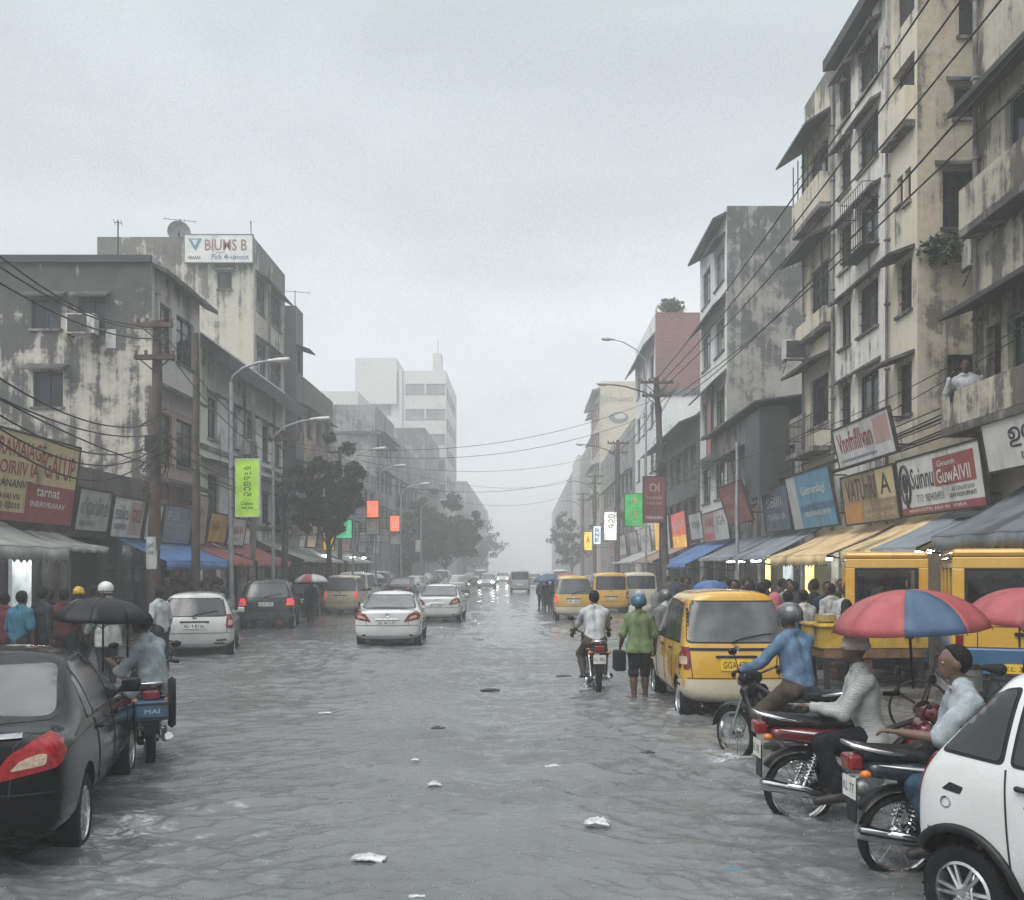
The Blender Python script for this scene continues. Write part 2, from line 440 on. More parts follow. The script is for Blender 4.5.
# ------------------------------------------------------------------ flood water: one waved sheet
WAKES = []   # (x, y, amplitude, wavelength, reach)
def build_water():
    R = [2.2]
    while R[-1] < 330: R.append(R[-1] * (1.0024 if R[-1] < 26 else 1.009))
    R = np.array([-30., -4, 1.0] + R + [450., 685.])
    S = np.concatenate([np.concatenate([np.linspace(-.95, -.62, 40)[:-1], np.linspace(-.62, .60, 560), np.linspace(.60, .95, 40)[1:]])])
    Y, S2 = np.meshgrid(R, S, indexing='ij')
    X = np.clip(S2 * np.maximum(Y, 1.0), -124, 124)
    X[:, 0] = np.minimum(X[:, 0], -60) ; X[:, -1] = np.maximum(X[:, -1], 60)
    X[-2:, 0] = -124; X[-2:, -1] = 124; X[:3, 0] = -60; X[:3, -1] = 60
    Hh = np.zeros_like(X)
    d = np.hypot(X, Y)
    rw = np.random.default_rng(21)
    g1 = .62 + .75 * np.clip((fbm(X * .19 + Y * .07, Y * .23 - X * .05, 31, 4) - .33) * 2.6, 0, 1)
    g2 = .55 + .8 * np.clip((fbm(X * .5 - Y * .22, Y * .42 + X * .2, 33, 4) - .30) * 2.2, 0, 1)
    px_, py_ = X + .35 * np.sin(X * .6 + Y * .4) + .08 * np.sin(Y * 1.9 - X * 1.1), Y + .35 * np.sin(X * .5 - Y * .35 + 2) + .09 * np.sin(X * 1.7 + Y * .9)
    res = .0030 * np.maximum(Y, 2)
    for k in range(80):
        lam = .10 * (2.2 / .10) ** ((k + rw.random()) / 80); th = PI / 2 + rw.normal() * .48; ph = rw.random() * 2 * PI
        kx, ky = math.cos(th) * 2 * PI / lam, math.sin(th) * 2 * PI / lam
        sl = (.062 if lam < .42 else .055) if lam < .9 else .012
        a = np.sin(kx * px_ + ky * py_ + ph)
        Hh += sl * lam / (2 * PI) * (np.exp(1.7 * (a - 1)) * 2.2 - .8) * np.clip(lam / res / 4 - .6, 0, 1) * (g2 if k % 2 else g1)
    foam = np.zeros_like(X)
    nf = fbm(X * 5, Y * 9, 55, 4); nf2 = fbm(X * 1.7, Y * 3.1, 58, 3)
    for (x0, y0, am, wl, reach) in WAKES:
        rx, ry = X - x0, Y - y0; r = np.hypot(rx, ry * 1.0) + .35 * (fbm(X * 1.3, Y * 1.3, 20) - .5)
        e = np.exp(-r / reach) * (r < reach * 5)
        Hh += am * np.cos(2 * PI * r / wl) * e
        foam += np.clip(np.exp(-(r / (.34 * reach)) ** 2) * 1.5 - .35 + (nf - .5) * 2.2, 0, 1) * (r < reach * 2) * .45
        ringy = np.exp(-((np.mod(r + .25 * nf2, wl) - .1) / .05) ** 2)
        foam += ringy * np.clip(e * 1.2 - .25, 0, 1) * np.clip((nf - .42) * 5, 0, 1)
    foam += np.clip((nf - .55) * 5, 0, 1) * np.clip((nf2 - .47) * 4, 0, 1) * .14 * (Y < 60)
    Hh = np.where(Y < 1.5, 0, .05 * np.tanh(Hh / .05))
    nr, nc = X.shape
    co = np.stack([X, Y, Hh], -1).reshape(-1, 3).astype(np.float32)
    I = np.arange(nr * nc).reshape(nr, nc)
    q = np.stack([I[:-1, :-1], I[:-1, 1:], I[1:, 1:], I[1:, :-1]], -1).reshape(-1, 4)
    me = bpy.data.meshes.new('flood_water')
    me.vertices.add(len(co)); me.vertices.foreach_set('co', co.ravel())
    me.loops.add(q.size); me.loops.foreach_set('vertex_index', q.ravel().astype(np.int32))
    me.polygons.add(len(q)); me.polygons.foreach_set('loop_start', np.arange(0, q.size, 4, dtype=np.int32))
    me.polygons.foreach_set('use_smooth', np.ones(len(q), bool))
    me.update(calc_edges=True)
    at = me.attributes.new('foam', 'FLOAT', 'POINT'); at.data.foreach_set('value', np.clip(foam, 0, 1).ravel().astype(np.float32))
    m, t, bs = newmat('flood_water')
    pos = t.node('ShaderNodeNewGeometry').outputs['Position']
    fo = t.node('ShaderNodeAttribute'); fo.attribute_name = 'foam'
    fr = t.ramp(t.noise(t.mapping(pos, (1, 1.6, 1)), 16, 5, .7), .35, .62)
    fm = t.math('MULTIPLY', fo.outputs['Fac'], fr, clamp=True)
    mud = t.mix(t.ramp(t.noise(t.mapping(pos, (.6, 1, 1)), .5, 5), .3, .7), (.100, .107, .109), (.140, .148, .150))
    t.put(bs.inputs['Base Color'], t.mix(fm, mud, (.55, .57, .58)))
    t.put(bs.inputs['Roughness'], t.math('ADD', t.math('MULTIPLY', fm, .5), .04))
    bs.inputs['IOR'].default_value = 1.333; bs.inputs['Specular IOR Level'].default_value = 1.0
    n1 = t.noise(t.mapping(pos, (.9, 1.7, 1)), 6.5, 5, .6, .9)
    n2 = t.noise(t.mapping(pos, (1, 1.5, 1)), 22, 3, .6)
    hgt = t.math('ADD', t.math('MULTIPLY', n1, 1.0), t.math('MULTIPLY', n2, .32))
    for sc_, sd in ((3.1, 0.), (4.6, 13.)):                    # a few rain rings
        vo = t.node('ShaderNodeTexVoronoi', voronoi_dimensions='2D'); t.put(vo.inputs['Vector'], t.mapping(pos, (1, 1, 1), (sd, sd * .7, 0)))
        vo.inputs['Scale'].default_value = sc_
        cs = t.node('ShaderNodeSeparateColor'); t.put(cs.inputs[0], vo.outputs['Color'])
        dd = t.math('SUBTRACT', vo.outputs['Distance'], t.math('MULTIPLY', cs.outputs[0], .22))
        ring = t.math('POWER', 2.718, t.math('MULTIPLY', t.math('MULTIPLY', dd, dd), -2600.0))
        hgt = t.math('ADD', hgt, t.math('MULTIPLY', ring, t.math('MULTIPLY', t.math('GREATER_THAN', cs.outputs[1], .72), .13)))
    t.put(bs.inputs['Normal'], t.bump(hgt, .5, .028))
    me.materials.append(m)
    o = bpy.data.objects.new('flood_water', me); COL.objects.link(o); struct(o)
# ------------------------------------------------------------------ people
SKIN = lambda i=0: M('skin_%d' % i, [(.085, .05, .036), (.13, .078, .055), (.055, .034, .026)][i], .45, 0, .1, 20)
HAIR = M('black_hair', (.008, .0075, .007), .6, 0, .3, 60, .4, 120, 0, 0, .15)
def cloth(name, col, rough=.8): return M('cloth_' + name, col, rough, 0, .24, 7, .4, 38, 0, 0, .12)

def V3(*a): return Vector(a)
def stand(arms=((.04, .05), (.04, .05)), step=.12, lean=.03, bend=(.12, .12), h=1.7, face=(0, 1, 0)):
    """upright pose facing +Y; arms=(out, forward) swing at the wrists"""
    s = h / 1.7; j = {}
    j['pelvis'] = V3(0, 0, .93); j['waist'] = V3(0, lean * .4, 1.1); j['chest'] = V3(0, lean, 1.31)
    j['neck'] = V3(0, lean * 1.3 + .005, 1.46); j['head'] = V3(0, lean * 1.6 + .03, 1.605)
    for q, sx in enumerate((-1, 1)):
        k = 'LR'[q]
        j['hip' + k] = V3(sx * .09, 0, .91)
        st = step * (1 if q else -1)
        j['knee' + k] = V3(sx * .1, st * .5 + .03, .49); j['ankle' + k] = V3(sx * .1, st - .02, .085); j['toe' + k] = V3(sx * .13, st + .14, .035)
        j['sh' + k] = V3(sx * .172, lean, 1.375)
        o, f = arms[q]
        j['el' + k] = V3(sx * (.225 + o * .6), lean + f * .35 - bend[q] * .25, 1.12)
        j['wr' + k] = V3(sx * (.22 + o), lean + f + bend[q] * .3, .88 + abs(f) * .35)
    j['face'] = Vector(face); j['cr'] = V3(1, 0, 0); j['hr'] = V3(1, 0, 0)
    for k2 in j:
        if k2 not in ('face', 'cr', 'hr'): j[k2] *= s
    j['s'] = s
    return j

def ride(seat_z=.80, hands=((-.3, .52, .98), (.3, .52, .98)), feet=((-.17, .18, .32), (.17, .18, .32)), knees=((-.2, .42, .64), (.2, .42, .64)), lean=.08, face=(0, 1, 0)):
    """seated astride, pelvis over the origin"""
    j = {}; z = seat_z
    j['pelvis'] = V3(0, 0, z + .09); j['waist'] = V3(0, lean * .35, z + .27); j['chest'] = V3(0, lean * .9, z + .48)
    j['neck'] = V3(0, lean * 1.2, z + .635); j['head'] = V3(0, lean * 1.35 + .03, z + .78)
    for q, sx in enumerate((-1, 1)):
        k = 'LR'[q]
        j['hip' + k] = V3(sx * .09, .02, z + .08); j['knee' + k] = Vector(knees[q]); j['ankle' + k] = Vector(feet[q])
        j['toe' + k] = Vector(feet[q]) + V3(sx * .02, .16, -.05)
        j['sh' + k] = V3(sx * .172, lean * .9, z + .545)
        j['wr' + k] = Vector(hands[q])
        m = (j['sh' + k] + j['wr' + k]) / 2; L = (j['wr' + k] - j['sh' + k]).length
        drop = math.sqrt(max(.0004, .285 ** 2 - (L / 2) ** 2))
        j['el' + k] = m + V3(sx * .45, -.15, -.85).normalized() * drop
    j['face'] = Vector(face); j['cr'] = V3(1, 0, 0); j['hr'] = V3(1, 0, 0); j['s'] = 1.0
    return j

def hand_prims(wr, d, palm_n, thumb_side, curl=.6, s=1.0):
    """palm + four unequal bent fingers + thumb from the side of the palm"""
    d = Vector(d).normalized(); n = Vector(palm_n); n = (n - d * n.dot(d)).normalized(); sd = d.cross(n).normalized() * thumb_side
    P = []
    pc = wr + d * .05 * s
    for q in (-1, 0, 1): P.append(('c', wr + sd * .012 * q, wr + d * .085 * s + sd * .022 * q, .015, .0135))
    for q, L in enumerate((.068, .078, .072, .056)):
        o = wr + d * .088 * s + sd * (.028 - .0185 * q)
        d1 = (d * math.cos(curl * .6) + n * math.sin(curl * .6)); d2 = (d * math.cos(curl * 1.6) + n * math.sin(curl * 1.6)); d3 = (d * math.cos(curl * 2.4) + n * math.sin(curl * 2.4))
        a = o + d1 * L * .45; b = a + d2 * L * .32; c = b + d3 * L * .25
        P += [('c', o - d * .01, a, .0095, .0088), ('c', a, b, .0088, .0082), ('c', b, c, .0082, .0072)]
    o = wr + d * .03 * s + sd * .022
    td = (d * .65 + sd * .7 + n * .25).normalized(); a = o + td * .04; b = a + (d * .85 + sd * .2 + n * .45).normalized() * .032
    P += [('c', o, a, .0125, .0105), ('c', a, b, .0105, .0085)]
    return P

def person(label, loc, rotz, pose, shirt=None, trousers=None, group=None, skin=0, sleeve=.95, leg=.95, hem=.0, head='hair', headmat=None,
           res=.014, shoes=None, curl=.7, loose=1.0, cat='person', extra=None, female=False, shoe_z=None):
    j = pose; s = j['s']
    T = thing('person', label, cat, loc, rotz, group)
    cr, hr, fc = j['cr'].normalized(), j['hr'].normalized(), j['face'].normalized()
    up = (j['chest'] - j['pelvis']).normalized()
    def torso(e):
        p = []
        for q in (-1, 1):
            a, b_, c = j['chest'] + cr * .07 * q, j['waist'] + (cr + hr) * .024 * q, j['pelvis'] + hr * .06 * q
            p += [('c', a, b_, .108 + e, .10 + e), ('c', b_, c, .10 + e, .112 + e)]
            p.append(('c', j['chest'] + cr * .07 * q + up * .03, (j['shL'], j['shR'])[q > 0], .085 + e, .056 + e)); p.append(('c', j['neck'] + cr * .02 * q - up * .005, (j['shL'], j['shR'])[q > 0] + up * .01, .052 + e, .045 + e))
        return p
    def arm(k, e, fr=1.0):
        a, b_, c = j['sh' + k], j['el' + k], j['wr' + k]
        if fr <= .5: return [('c', a, a.lerp(b_, fr * 2), .056 + e, .048 + e * 1.4)]
        return [('c', a, b_, .055 + e, .042 + e), ('c', b_, b_.lerp(c, fr * 2 - 1), .043 + e, (.043 - .015 * (fr * 2 - 1)) + e)]
    def legp(k, e, fr=1.0):
        a, b_, c = j['hip' + k], j['knee' + k], j['ankle' + k]
        if fr <= .5: return [('c', a, a.lerp(b_, fr * 2), .088 + e, .075 + e)]
        f2 = fr * 2 - 1
        p = [('c', a, b_, .088 + e, .058 + e), ('c', b_, b_.lerp(c, f2), .056 + e, .056 + e - .02 * f2)]
        return p
    hd = j['head']; Rh = rot_to(Vector((0, 0, 1)), fc) ; hx = Vector(Rh[:, 0])
    B = torso(0)
    for k in 'LR':
        B += arm(k, 0); B += legp(k, 0)
        cal = j['knee' + k].lerp(j['ankle' + k], .3); B.append(('c', cal, j['knee' + k].lerp(j['ankle' + k], .5), .058, .05))
        if shoes is None: B += [('c', j['ankle' + k], j['toe' + k], .04, .03), ('c', j['ankle' + k], j['ankle' + k] + Vector((0, -.05, -.05)), .036, .03)]
    B.append(('c', j['neck'] - up * .04, hd - Vector((0, 0, .05)), .056, .052))
    B += [('e', hd + fc * .0 + V3(0, 0, .025), (.074, .094, .098), Rh), ('c', hd + fc * .035 - V3(0, 0, .03), hd + fc * .06 - V3(0, 0, .075), .05, .03)]
    B += [('c', hd + fc * .085 + V3(0, 0, .015), hd + fc * .094 - V3(0, 0, .02), .010, .015)]
    B += [('c', hd + fc * .085 + hx * .025 + V3(0, 0, .034), hd + fc * .085 - hx * .025 + V3(0, 0, .034), .014, .014),
          ('c', hd + fc * .088 + hx * .018 - V3(0, 0, .05), hd + fc * .088 - hx * .018 - V3(0, 0, .05), .011, .011)]
    for q in (-1, 1): B.append(('e', hd + hx * .076 * q + V3(0, 0, .0), (.014, .022, .034), Rh))
    bm_ = MB(); bm_.add(*sdf(B, res, .022))
    for q, k in enumerate('LR'):
        d = j['wr' + k] - j['el' + k]
        n = j.get('palm' + k, Vector((-1 if q else 1, 0, -.2)) if abs(d.normalized().z) > .6 else Vector((0, 0, -1)))
        bm_.add(*sdf(hand_prims(j['wr' + k], d, n, j.get('thumb' + k, 1 if q else -1) * (1 if abs(d.normalized().z) > .6 else 1), curl), min(res * .5, .0065), .006))
    bm_.build('body', SKIN(skin), T, True, fix=False)
    if res < .02:                                     # eyes
        e = MB()
        for q in (-1, 1): e.ball(hd + fc * .083 + hx * .031 * q + V3(0, 0, .012), .0125, 8)
        e.build('eyes', M('eye', (.25, .24, .22), .2, 0, .1), T, True)
    def wr(Fd, X, Y, Z):
        a = 2.2 * np.sin(X * 8.3 + Z * 3 + s * 40) + 1.7 * np.sin(Y * 9.1 - Z * 4.7); b_ = 1.9 * np.sin(Z * 7.1 + X * 5.3) + 1.3 * np.sin(X * 11 - Y * 6)
        return Fd + .0072 * np.sin(X * 26 + 2.0 * b_ + Z * 9) * np.sin(Z * 17 + a * 1.6) + .0045 * np.sin((X + Y) * 38 + Z * 24 + 2.4 * a)
    if shirt is not None:
        e = .015 * loose
        Sp = torso(e)
        if hem: Sp += [('c', j['pelvis'] + hr * .07 * q, j['pelvis'] + hr * .075 * q - up * hem, .122 + e, .132 + e) for q in (-1, 1)]
        for k in 'LR': Sp += arm(k, e * .9, sleeve)
        cut = j['pelvis'] - up * (hem + .05); nk = j['neck'] + up * .015
        def post(Fd, X, Y, Z):
            Fd = wr(Fd, X, Y, Z)
            t = (X - cut.x) * up.x + (Y - cut.y) * up.y + (Z - cut.z) * up.z
            nearaxis = (X - cut.x - up.x * t) ** 2 + (Y - cut.y - up.y * t) ** 2 + (Z - cut.z - up.z * t) ** 2
            Fd = np.where(nearaxis < .32 ** 2, np.maximum(Fd, -t), Fd) if hem else Fd
            return Fd
        b = MB(); b.add(*sdf(Sp, res, .02, post)); 
        b.tube([nk + Vector((math.cos(a) * .066, math.sin(a) * .066 + .0, -.012 + .018 * -math.sin(a))) for a in np.linspace(0, 2 * PI, 15)], .014, 6, False)
        b.build('shirt', shirt, T, True, fix=False)
    if trousers is not None:
        Tp = []
        for q in (-1, 1): Tp.append(('c', j['pelvis'] + hr * .065 * q + up * .1, j['pelvis'] + hr * .07 * q, .108, .128))
        for k in 'LR': Tp += legp(k, .016 * loose, leg)
        b = MB(); b.add(*sdf(Tp, res, .028, lambda Fd, X, Y, Z: wr(Fd, X, Y, Z)))
        b.build('trousers' if leg > .6 else 'shorts', trousers, T, True, fix=False)
    if shoes is not None:
        for k in 'LR':
            a, t_ = j['ankle' + k], j['toe' + k]
            b = MB(); b.add(*sdf([('c', a - V3(0, 0, .02), t_, .045, .036), ('c', a, a + (a - t_).normalized() * .05 - V3(0, 0, .045), .045, .034)], min(res, .012), .02))
            b.build('shoe', shoes, T, True, fix=False)
    hc = hd + V3(0, 0, .03) - fc * .008
    if head == 'hair':
        def post(Fd, X, Y, Z):
            f = (X - hc.x) * fc.x + (Y - hc.y) * fc.y; z = Z - hc.z
            n = .006 * np.sin(X * 160 + 3 * np.sin(Z * 90)) * np.sin(Y * 140 + Z * 120)
            return np.maximum(Fd + n, np.minimum(f * .9 - .02 - z * .45, .2))
        b = MB(); b.add(*sdf([('e', hc, (.087, .108, .108), Rh)] + ([('c', hc - fc * .08, hc - fc * .09 - V3(0, 0, .16), .07, .045)] if female else []), min(res, .012), .02, post))
        b.build('hair', headmat or HAIR, T, True, fix=False)
    elif head == 'helmet':
        def post(Fd, X, Y, Z):
            f = (X - hc.x) * fc.x + (Y - hc.y) * fc.y; z = Z - hc.z
            return np.maximum(Fd, -(z + .065 - np.clip(f, 0, .2) * .55))
        b = MB(); b.add(*sdf([('e', hc + V3(0, 0, .012), (.122, .142, .126), Rh)], min(res, .012), .01, post))
        hm = b.build('helmet', headmat, T, True, fix=False)
        if res < .02:
            b = MB(); pts = [hc + V3(0, 0, -.035) + Vector(Rh[:, 0]) * .122 * math.cos(a) + fc * .141 * math.sin(a) for a in np.linspace(PI, 2 * PI, 13)]
            b.tube(pts, .007, 6); b.build('helmet_rim', M('helmet_trim', (.02, .02, .022), .5), hm, True)
    elif head == 'cap':
        b = MB(); b.add(*sdf([('e', hc + V3(0, 0, .02), (.094, .112, .098), Rh), ('e', hc + V3(0, 0, .0), (.096, .115, .04), Rh)], min(res, .012), .02,
              lambda Fd, X, Y, Z: np.maximum(Fd + .004 * np.sin(Z * 90 + X * 30), -(Z - hc.z + .03))))
        b.build('headwear', headmat, T, True, fix=False)
    elif head == 'hood':
        b = MB(); b.add(*sdf([('e', hc - fc * .01, (.105, .118, .13), Rh), ('c', hc - fc * .03 - V3(0, 0, .05), j['neck'] - fc * .02, .1, .1)], min(res, .012), .03,
              lambda Fd, X, Y, Z: np.maximum(Fd, (X - hc.x) * fc.x + (Y - hc.y) * fc.y - .05)))
        b.build('hood', headmat, T, True, fix=False)
    if extra: extra(T, j)
    return T
# ------------------------------------------------------------------ vehicle materials
def paint(name, col, rough=.22, coat=.8, dirt=.25, spec=.5):
    new = 'paint_' + name not in _mc
    m = M('paint_' + name, col, rough, 0.0, .06, 2.5, 0, 220, 0, coat, spec, dirt, [c * .45 + .03 for c in col])
    if new:                                               # beads of rain standing on the paint
        t = NT(m.node_tree); tc = t.node('ShaderNodeTexCoord').outputs['Object']; h = 0.0
        for sc_ in (38.0, 75.0):
            vo = t.node('ShaderNodeTexVoronoi'); t.put(vo.inputs['Vector'], tc); vo.inputs['Scale'].default_value = sc_
            h = t.math('ADD', h, t.math('MULTIPLY', t.ramp(vo.outputs['Distance'], .12, .38, 1, 0), t.ramp(t.noise(tc, 9, 3), .42, .58)))
        t.put(t.n['Principled BSDF'].inputs['Normal'], t.bump(h, .14, .004))
    return m
GLASS = M('tinted_glass', (.018, .021, .023), .05, 0, .2, 3, .04, 160, 0, 0, .8)
GLASS_PALE = M('misted_glass', (.085, .09, .094), .12, 0, .25, 2.5, .05, 160, 0, 0, .8)
RUB = M('black_rubber', (.010, .010, .011), .65, 0, .3, 18, .3, 90, 0, 0, .2)
TRIM = M('black_plastic', (.012, .012, .013), .4, 0, .25, 12)
ALLOY = M('alloy_metal', (.50, .51, .52), .3, .85, .15, 10)
CHROME = M('chrome', (.66, .67, .68), .14, 1.0, .1, 10)
DARKMET = M('dark_metal', (.05, .05, .052), .4, .6, .3, 14)
RED_LENS = M('red_lens', (.17, .010, .012), .12, 0, .35, 30, 0, 40, 0, .6)
RED_LIT = M('lit_red_lens', (.6, .03, .028), .2, 0, .2, 30, 0, 40, .55)
CLEAR_LENS = M('clear_lens', (.46, .36, .26), .12, 0, .25, 40, .3, 60, 0, .6)
AMBER = M('amber_lens', (.55, .16, .02), .15, 0, .2, 30, 0, 40, 0, .5)
LAMP_ON = M('headlamp_on', (1, .93, .78), .3, 0, .05, 10, 0, 40, 9.0)
PLATE_W = M('plate_white', (.6, .6, .57), .4, 0, .1, 10, dirt=.3)
PLATE_Y = M('plate_yellow', (.72, .46, .04), .4, 0, .1, 10, dirt=.3)
INK = M('ink_black', (.02, .02, .022), .5)

def round_poly(pts, r, n=4):
    out = []; k = len(pts)
    for i in range(k):
        p, a, b = Vector(pts[i]), Vector(pts[i - 1]), Vector(pts[(i + 1) % k])
        da, db = (a - p), (b - p); rr = min(r, da.length * .45, db.length * .45)
        s, e = p + da.normalized() * rr, p + db.normalized() * rr
        for q in range(n + 1):
            t = q / n; out.append(tuple(s * (1 - t) ** 2 + p * 2 * t * (1 - t) + e * t * t))
    return out

class Body:
    """closed subdivided shell + ray-cast panels that follow its surface"""
    def __init__(s, v, f, parent, mat, name='body', arches=(), arch_r=.34, hw=.85, level=3, arch_mat=None):
        me = bpy.data.meshes.new('cage'); me.from_pydata([tuple(p) for p in v], [], f)
        o = bpy.data.objects.new('cage', me); COL.objects.link(o)
        bm = bmesh.new(); bm.from_mesh(me); bmesh.ops.remove_doubles(bm, verts=bm.verts, dist=1e-4)
        bmesh.ops.recalc_face_normals(bm, faces=bm.faces); bm.to_mesh(me); bm.free()
        m = o.modifiers.new('s', 'SUBSURF'); m.levels = level; m.render_levels = level
        dg = bpy.context.evaluated_depsgraph_get(); dg.update()
        ev = bpy.data.meshes.new_from_object(o.evaluated_get(dg))
        s.bvh = BVHTree.FromPolygons([p.co.copy() for p in ev.vertices], [tuple(p.vertices) for p in ev.polygons])
        co = None
        if arches:
            b = MB()
            for (y, z, r) in arches:
                for sg in (-1, 1):
                    x0, x1 = sg * (hw - .27), sg * (hw + .2)
                    b.add(*_closed_cyl((x0, y, z), (x1, y, z), r, 36))
            co = b.build('cut', TRIM)
            o.modifiers.remove(m); o.data = ev; ev.materials.append(mat); ev.materials.append(TRIM)
            co.data.materials.clear(); co.data.materials.append(mat); co.data.materials.append(TRIM)
            co.data.polygons.foreach_set('material_index', [1] * len(co.data.polygons))
            bo = o.modifiers.new('b', 'BOOLEAN'); bo.operation = 'DIFFERENCE'; bo.solver = 'EXACT'; bo.object = co
            dg = bpy.context.evaluated_depsgraph_get(); dg.update()
            ev2 = bpy.data.meshes.new_from_object(o.evaluated_get(dg))
            bpy.data.objects.remove(co); ev = ev2
        else:
            ev.materials.append(mat)
        bpy.data.objects.remove(o)
        ev.polygons.foreach_set('use_smooth', [True] * len(ev.polygons)); ev.set_sharp_from_angle(angle=math.radians(38))
        s.o = bpy.data.objects.new(name, ev); COL.objects.link(s.o); s.o.parent = parent; s.P = parent
    def patch(s, name, poly, mat, axis='x+', off=.005, r=.03, step=.05, parent=None, depth=.02, smooth=True, maxdeep=9.0):
        """poly in the plane facing the axis: x -> (y,z), y -> (x,z); projected onto the shell, given an edge"""
        d, u, w = {'x+': ((-1, 0, 0), (0, 1, 0), (0, 0, 1)), 'x-': ((1, 0, 0), (0, 1, 0), (0, 0, 1)), 'y-': ((0, 1, 0), (1, 0, 0), (0, 0, 1)),
                   'y+': ((0, -1, 0), (1, 0, 0), (0, 0, 1)), 'z+': ((0, 0, -1), (1, 0, 0), (0, 1, 0)),
                   'd+': ((-.7071, .7071, 0), (.7071, .7071, 0), (0, 0, 1)), 'd-': ((.7071, .7071, 0), (.7071, -.7071, 0), (0, 0, 1))}[axis] if isinstance(axis, str) else axis
        d, u, w = Vector(d), Vector(u), Vector(w)
        P2 = round_poly(poly, r) if r else poly
        bm = bmesh.new()
        bm.faces.new([bm.verts.new((p[0], p[1], 0)) for p in P2])
        xs = [p[0] for p in P2]; ys = [p[1] for p in P2]
        for lo, hi, n in ((min(xs), max(xs), (1, 0, 0)), (min(ys), max(ys), (0, 1, 0))):
            k = max(1, int((hi - lo) / step))
            for i in range(1, k):
                c = lo + (hi - lo) * i / k
                bmesh.ops.bisect_plane(bm, geom=bm.verts[:] + bm.edges[:] + bm.faces[:], dist=1e-5, plane_co=(c * n[0], c * n[1], 0), plane_no=n)
        bmesh.ops.triangulate(bm, faces=[f for f in bm.faces if len(f.verts) > 4])
        def shoot(x, y):
            o = u * x + w * y
            return s.bvh.ray_cast(o - d * 6, d)
        near = min([h[0].dot(d) for h in (shoot(v.co.x * .9, v.co.y) for v in bm.verts) if h[0] is not None] or [0])
        for v in bm.verts:
            o = u * v.co.x + w * v.co.y
            hit, nor = None, None
            for q in range(24):
                h = shoot(v.co.x * (1 - .012 * q) if abs(u.x) > .5 else v.co.x, v.co.y)
                if h[0] is not None and (h[0].dot(d) < near + maxdeep): hit, nor = h[0], h[1]; break
            if hit is None:
                hit, nor, _, _ = s.bvh.find_nearest(u * v.co.x + w * v.co.y - d * .6)
            if nor.dot(d) > 0: nor = -nor
            v.co = hit + nor * off
        ext = bmesh.ops.extrude_edge_only(bm, edges=[e for e in bm.edges if e.is_boundary])
        for v in [g for g in ext['geom'] if isinstance(g, bmesh.types.BMVert)]: v.co += d * depth
        bmesh.ops.recalc_face_normals(bm, faces=bm.faces)
        me = bpy.data.meshes.new(name); bm.to_mesh(me); bm.free(); me.materials.append(mat)
        if smooth:
            me.polygons.foreach_set('use_smooth', [True] * len(me.polygons)); me.set_sharp_from_angle(angle=math.radians(50))
        o = bpy.data.objects.new(name, me); COL.objects.link(o); o.parent = parent or s.P
        return o
    def line(s, mb, pts, axis='x+', wd=.006, off=.0015):
        """a shut line: thin dark strip following the shell"""
        d, u, w = {'x+': ((-1, 0, 0), (0, 1, 0), (0, 0, 1)), 'x-': ((1, 0, 0), (0, 1, 0), (0, 0, 1)), 'y-': ((0, 1, 0), (1, 0, 0), (0, 0, 1)), 'z+': ((0, 0, -1), (1, 0, 0), (0, 1, 0))}[axis]
        d, u, w = Vector(d), Vector(u), Vector(w); q = []
        for a, b in zip(pts[:-1], pts[1:]):
            n = max(2, int((Vector(b) - Vector(a)).length / .06))
            for i in range(n + (b == pts[-1])):
                p = Vector(a).lerp(Vector(b), i / n); o = u * p[0] + w * p[1] - d * 6
                h, nn, _, _ = s.bvh.ray_cast(o, d)
                if h is not None: q.append(h + (nn if nn.dot(d) < 0 else -nn) * off)
        if len(q) > 1: mb.tube(q, wd, 4, False)
    def at(s, p, axis='x+'):
        d, u, w = {'x+': ((-1, 0, 0), (0, 1, 0), (0, 0, 1)), 'x-': ((1, 0, 0), (0, 1, 0), (0, 0, 1)), 'y-': ((0, 1, 0), (1, 0, 0), (0, 0, 1)), 'y+': ((0, -1, 0), (1, 0, 0), (0, 0, 1))}[axis]
        d, u, w = Vector(d), Vector(u), Vector(w)
        h, n, _, _ = s.bvh.ray_cast(u * p[0] + w * p[1] - d * 6, d)
        return h if h is not None else s.bvh.find_nearest(u * p[0] + w * p[1])[0]

def _closed_cyl(a, b, r, n):
    m = MB(); m.tube([a, b], r, n, True); return m.v, m.f

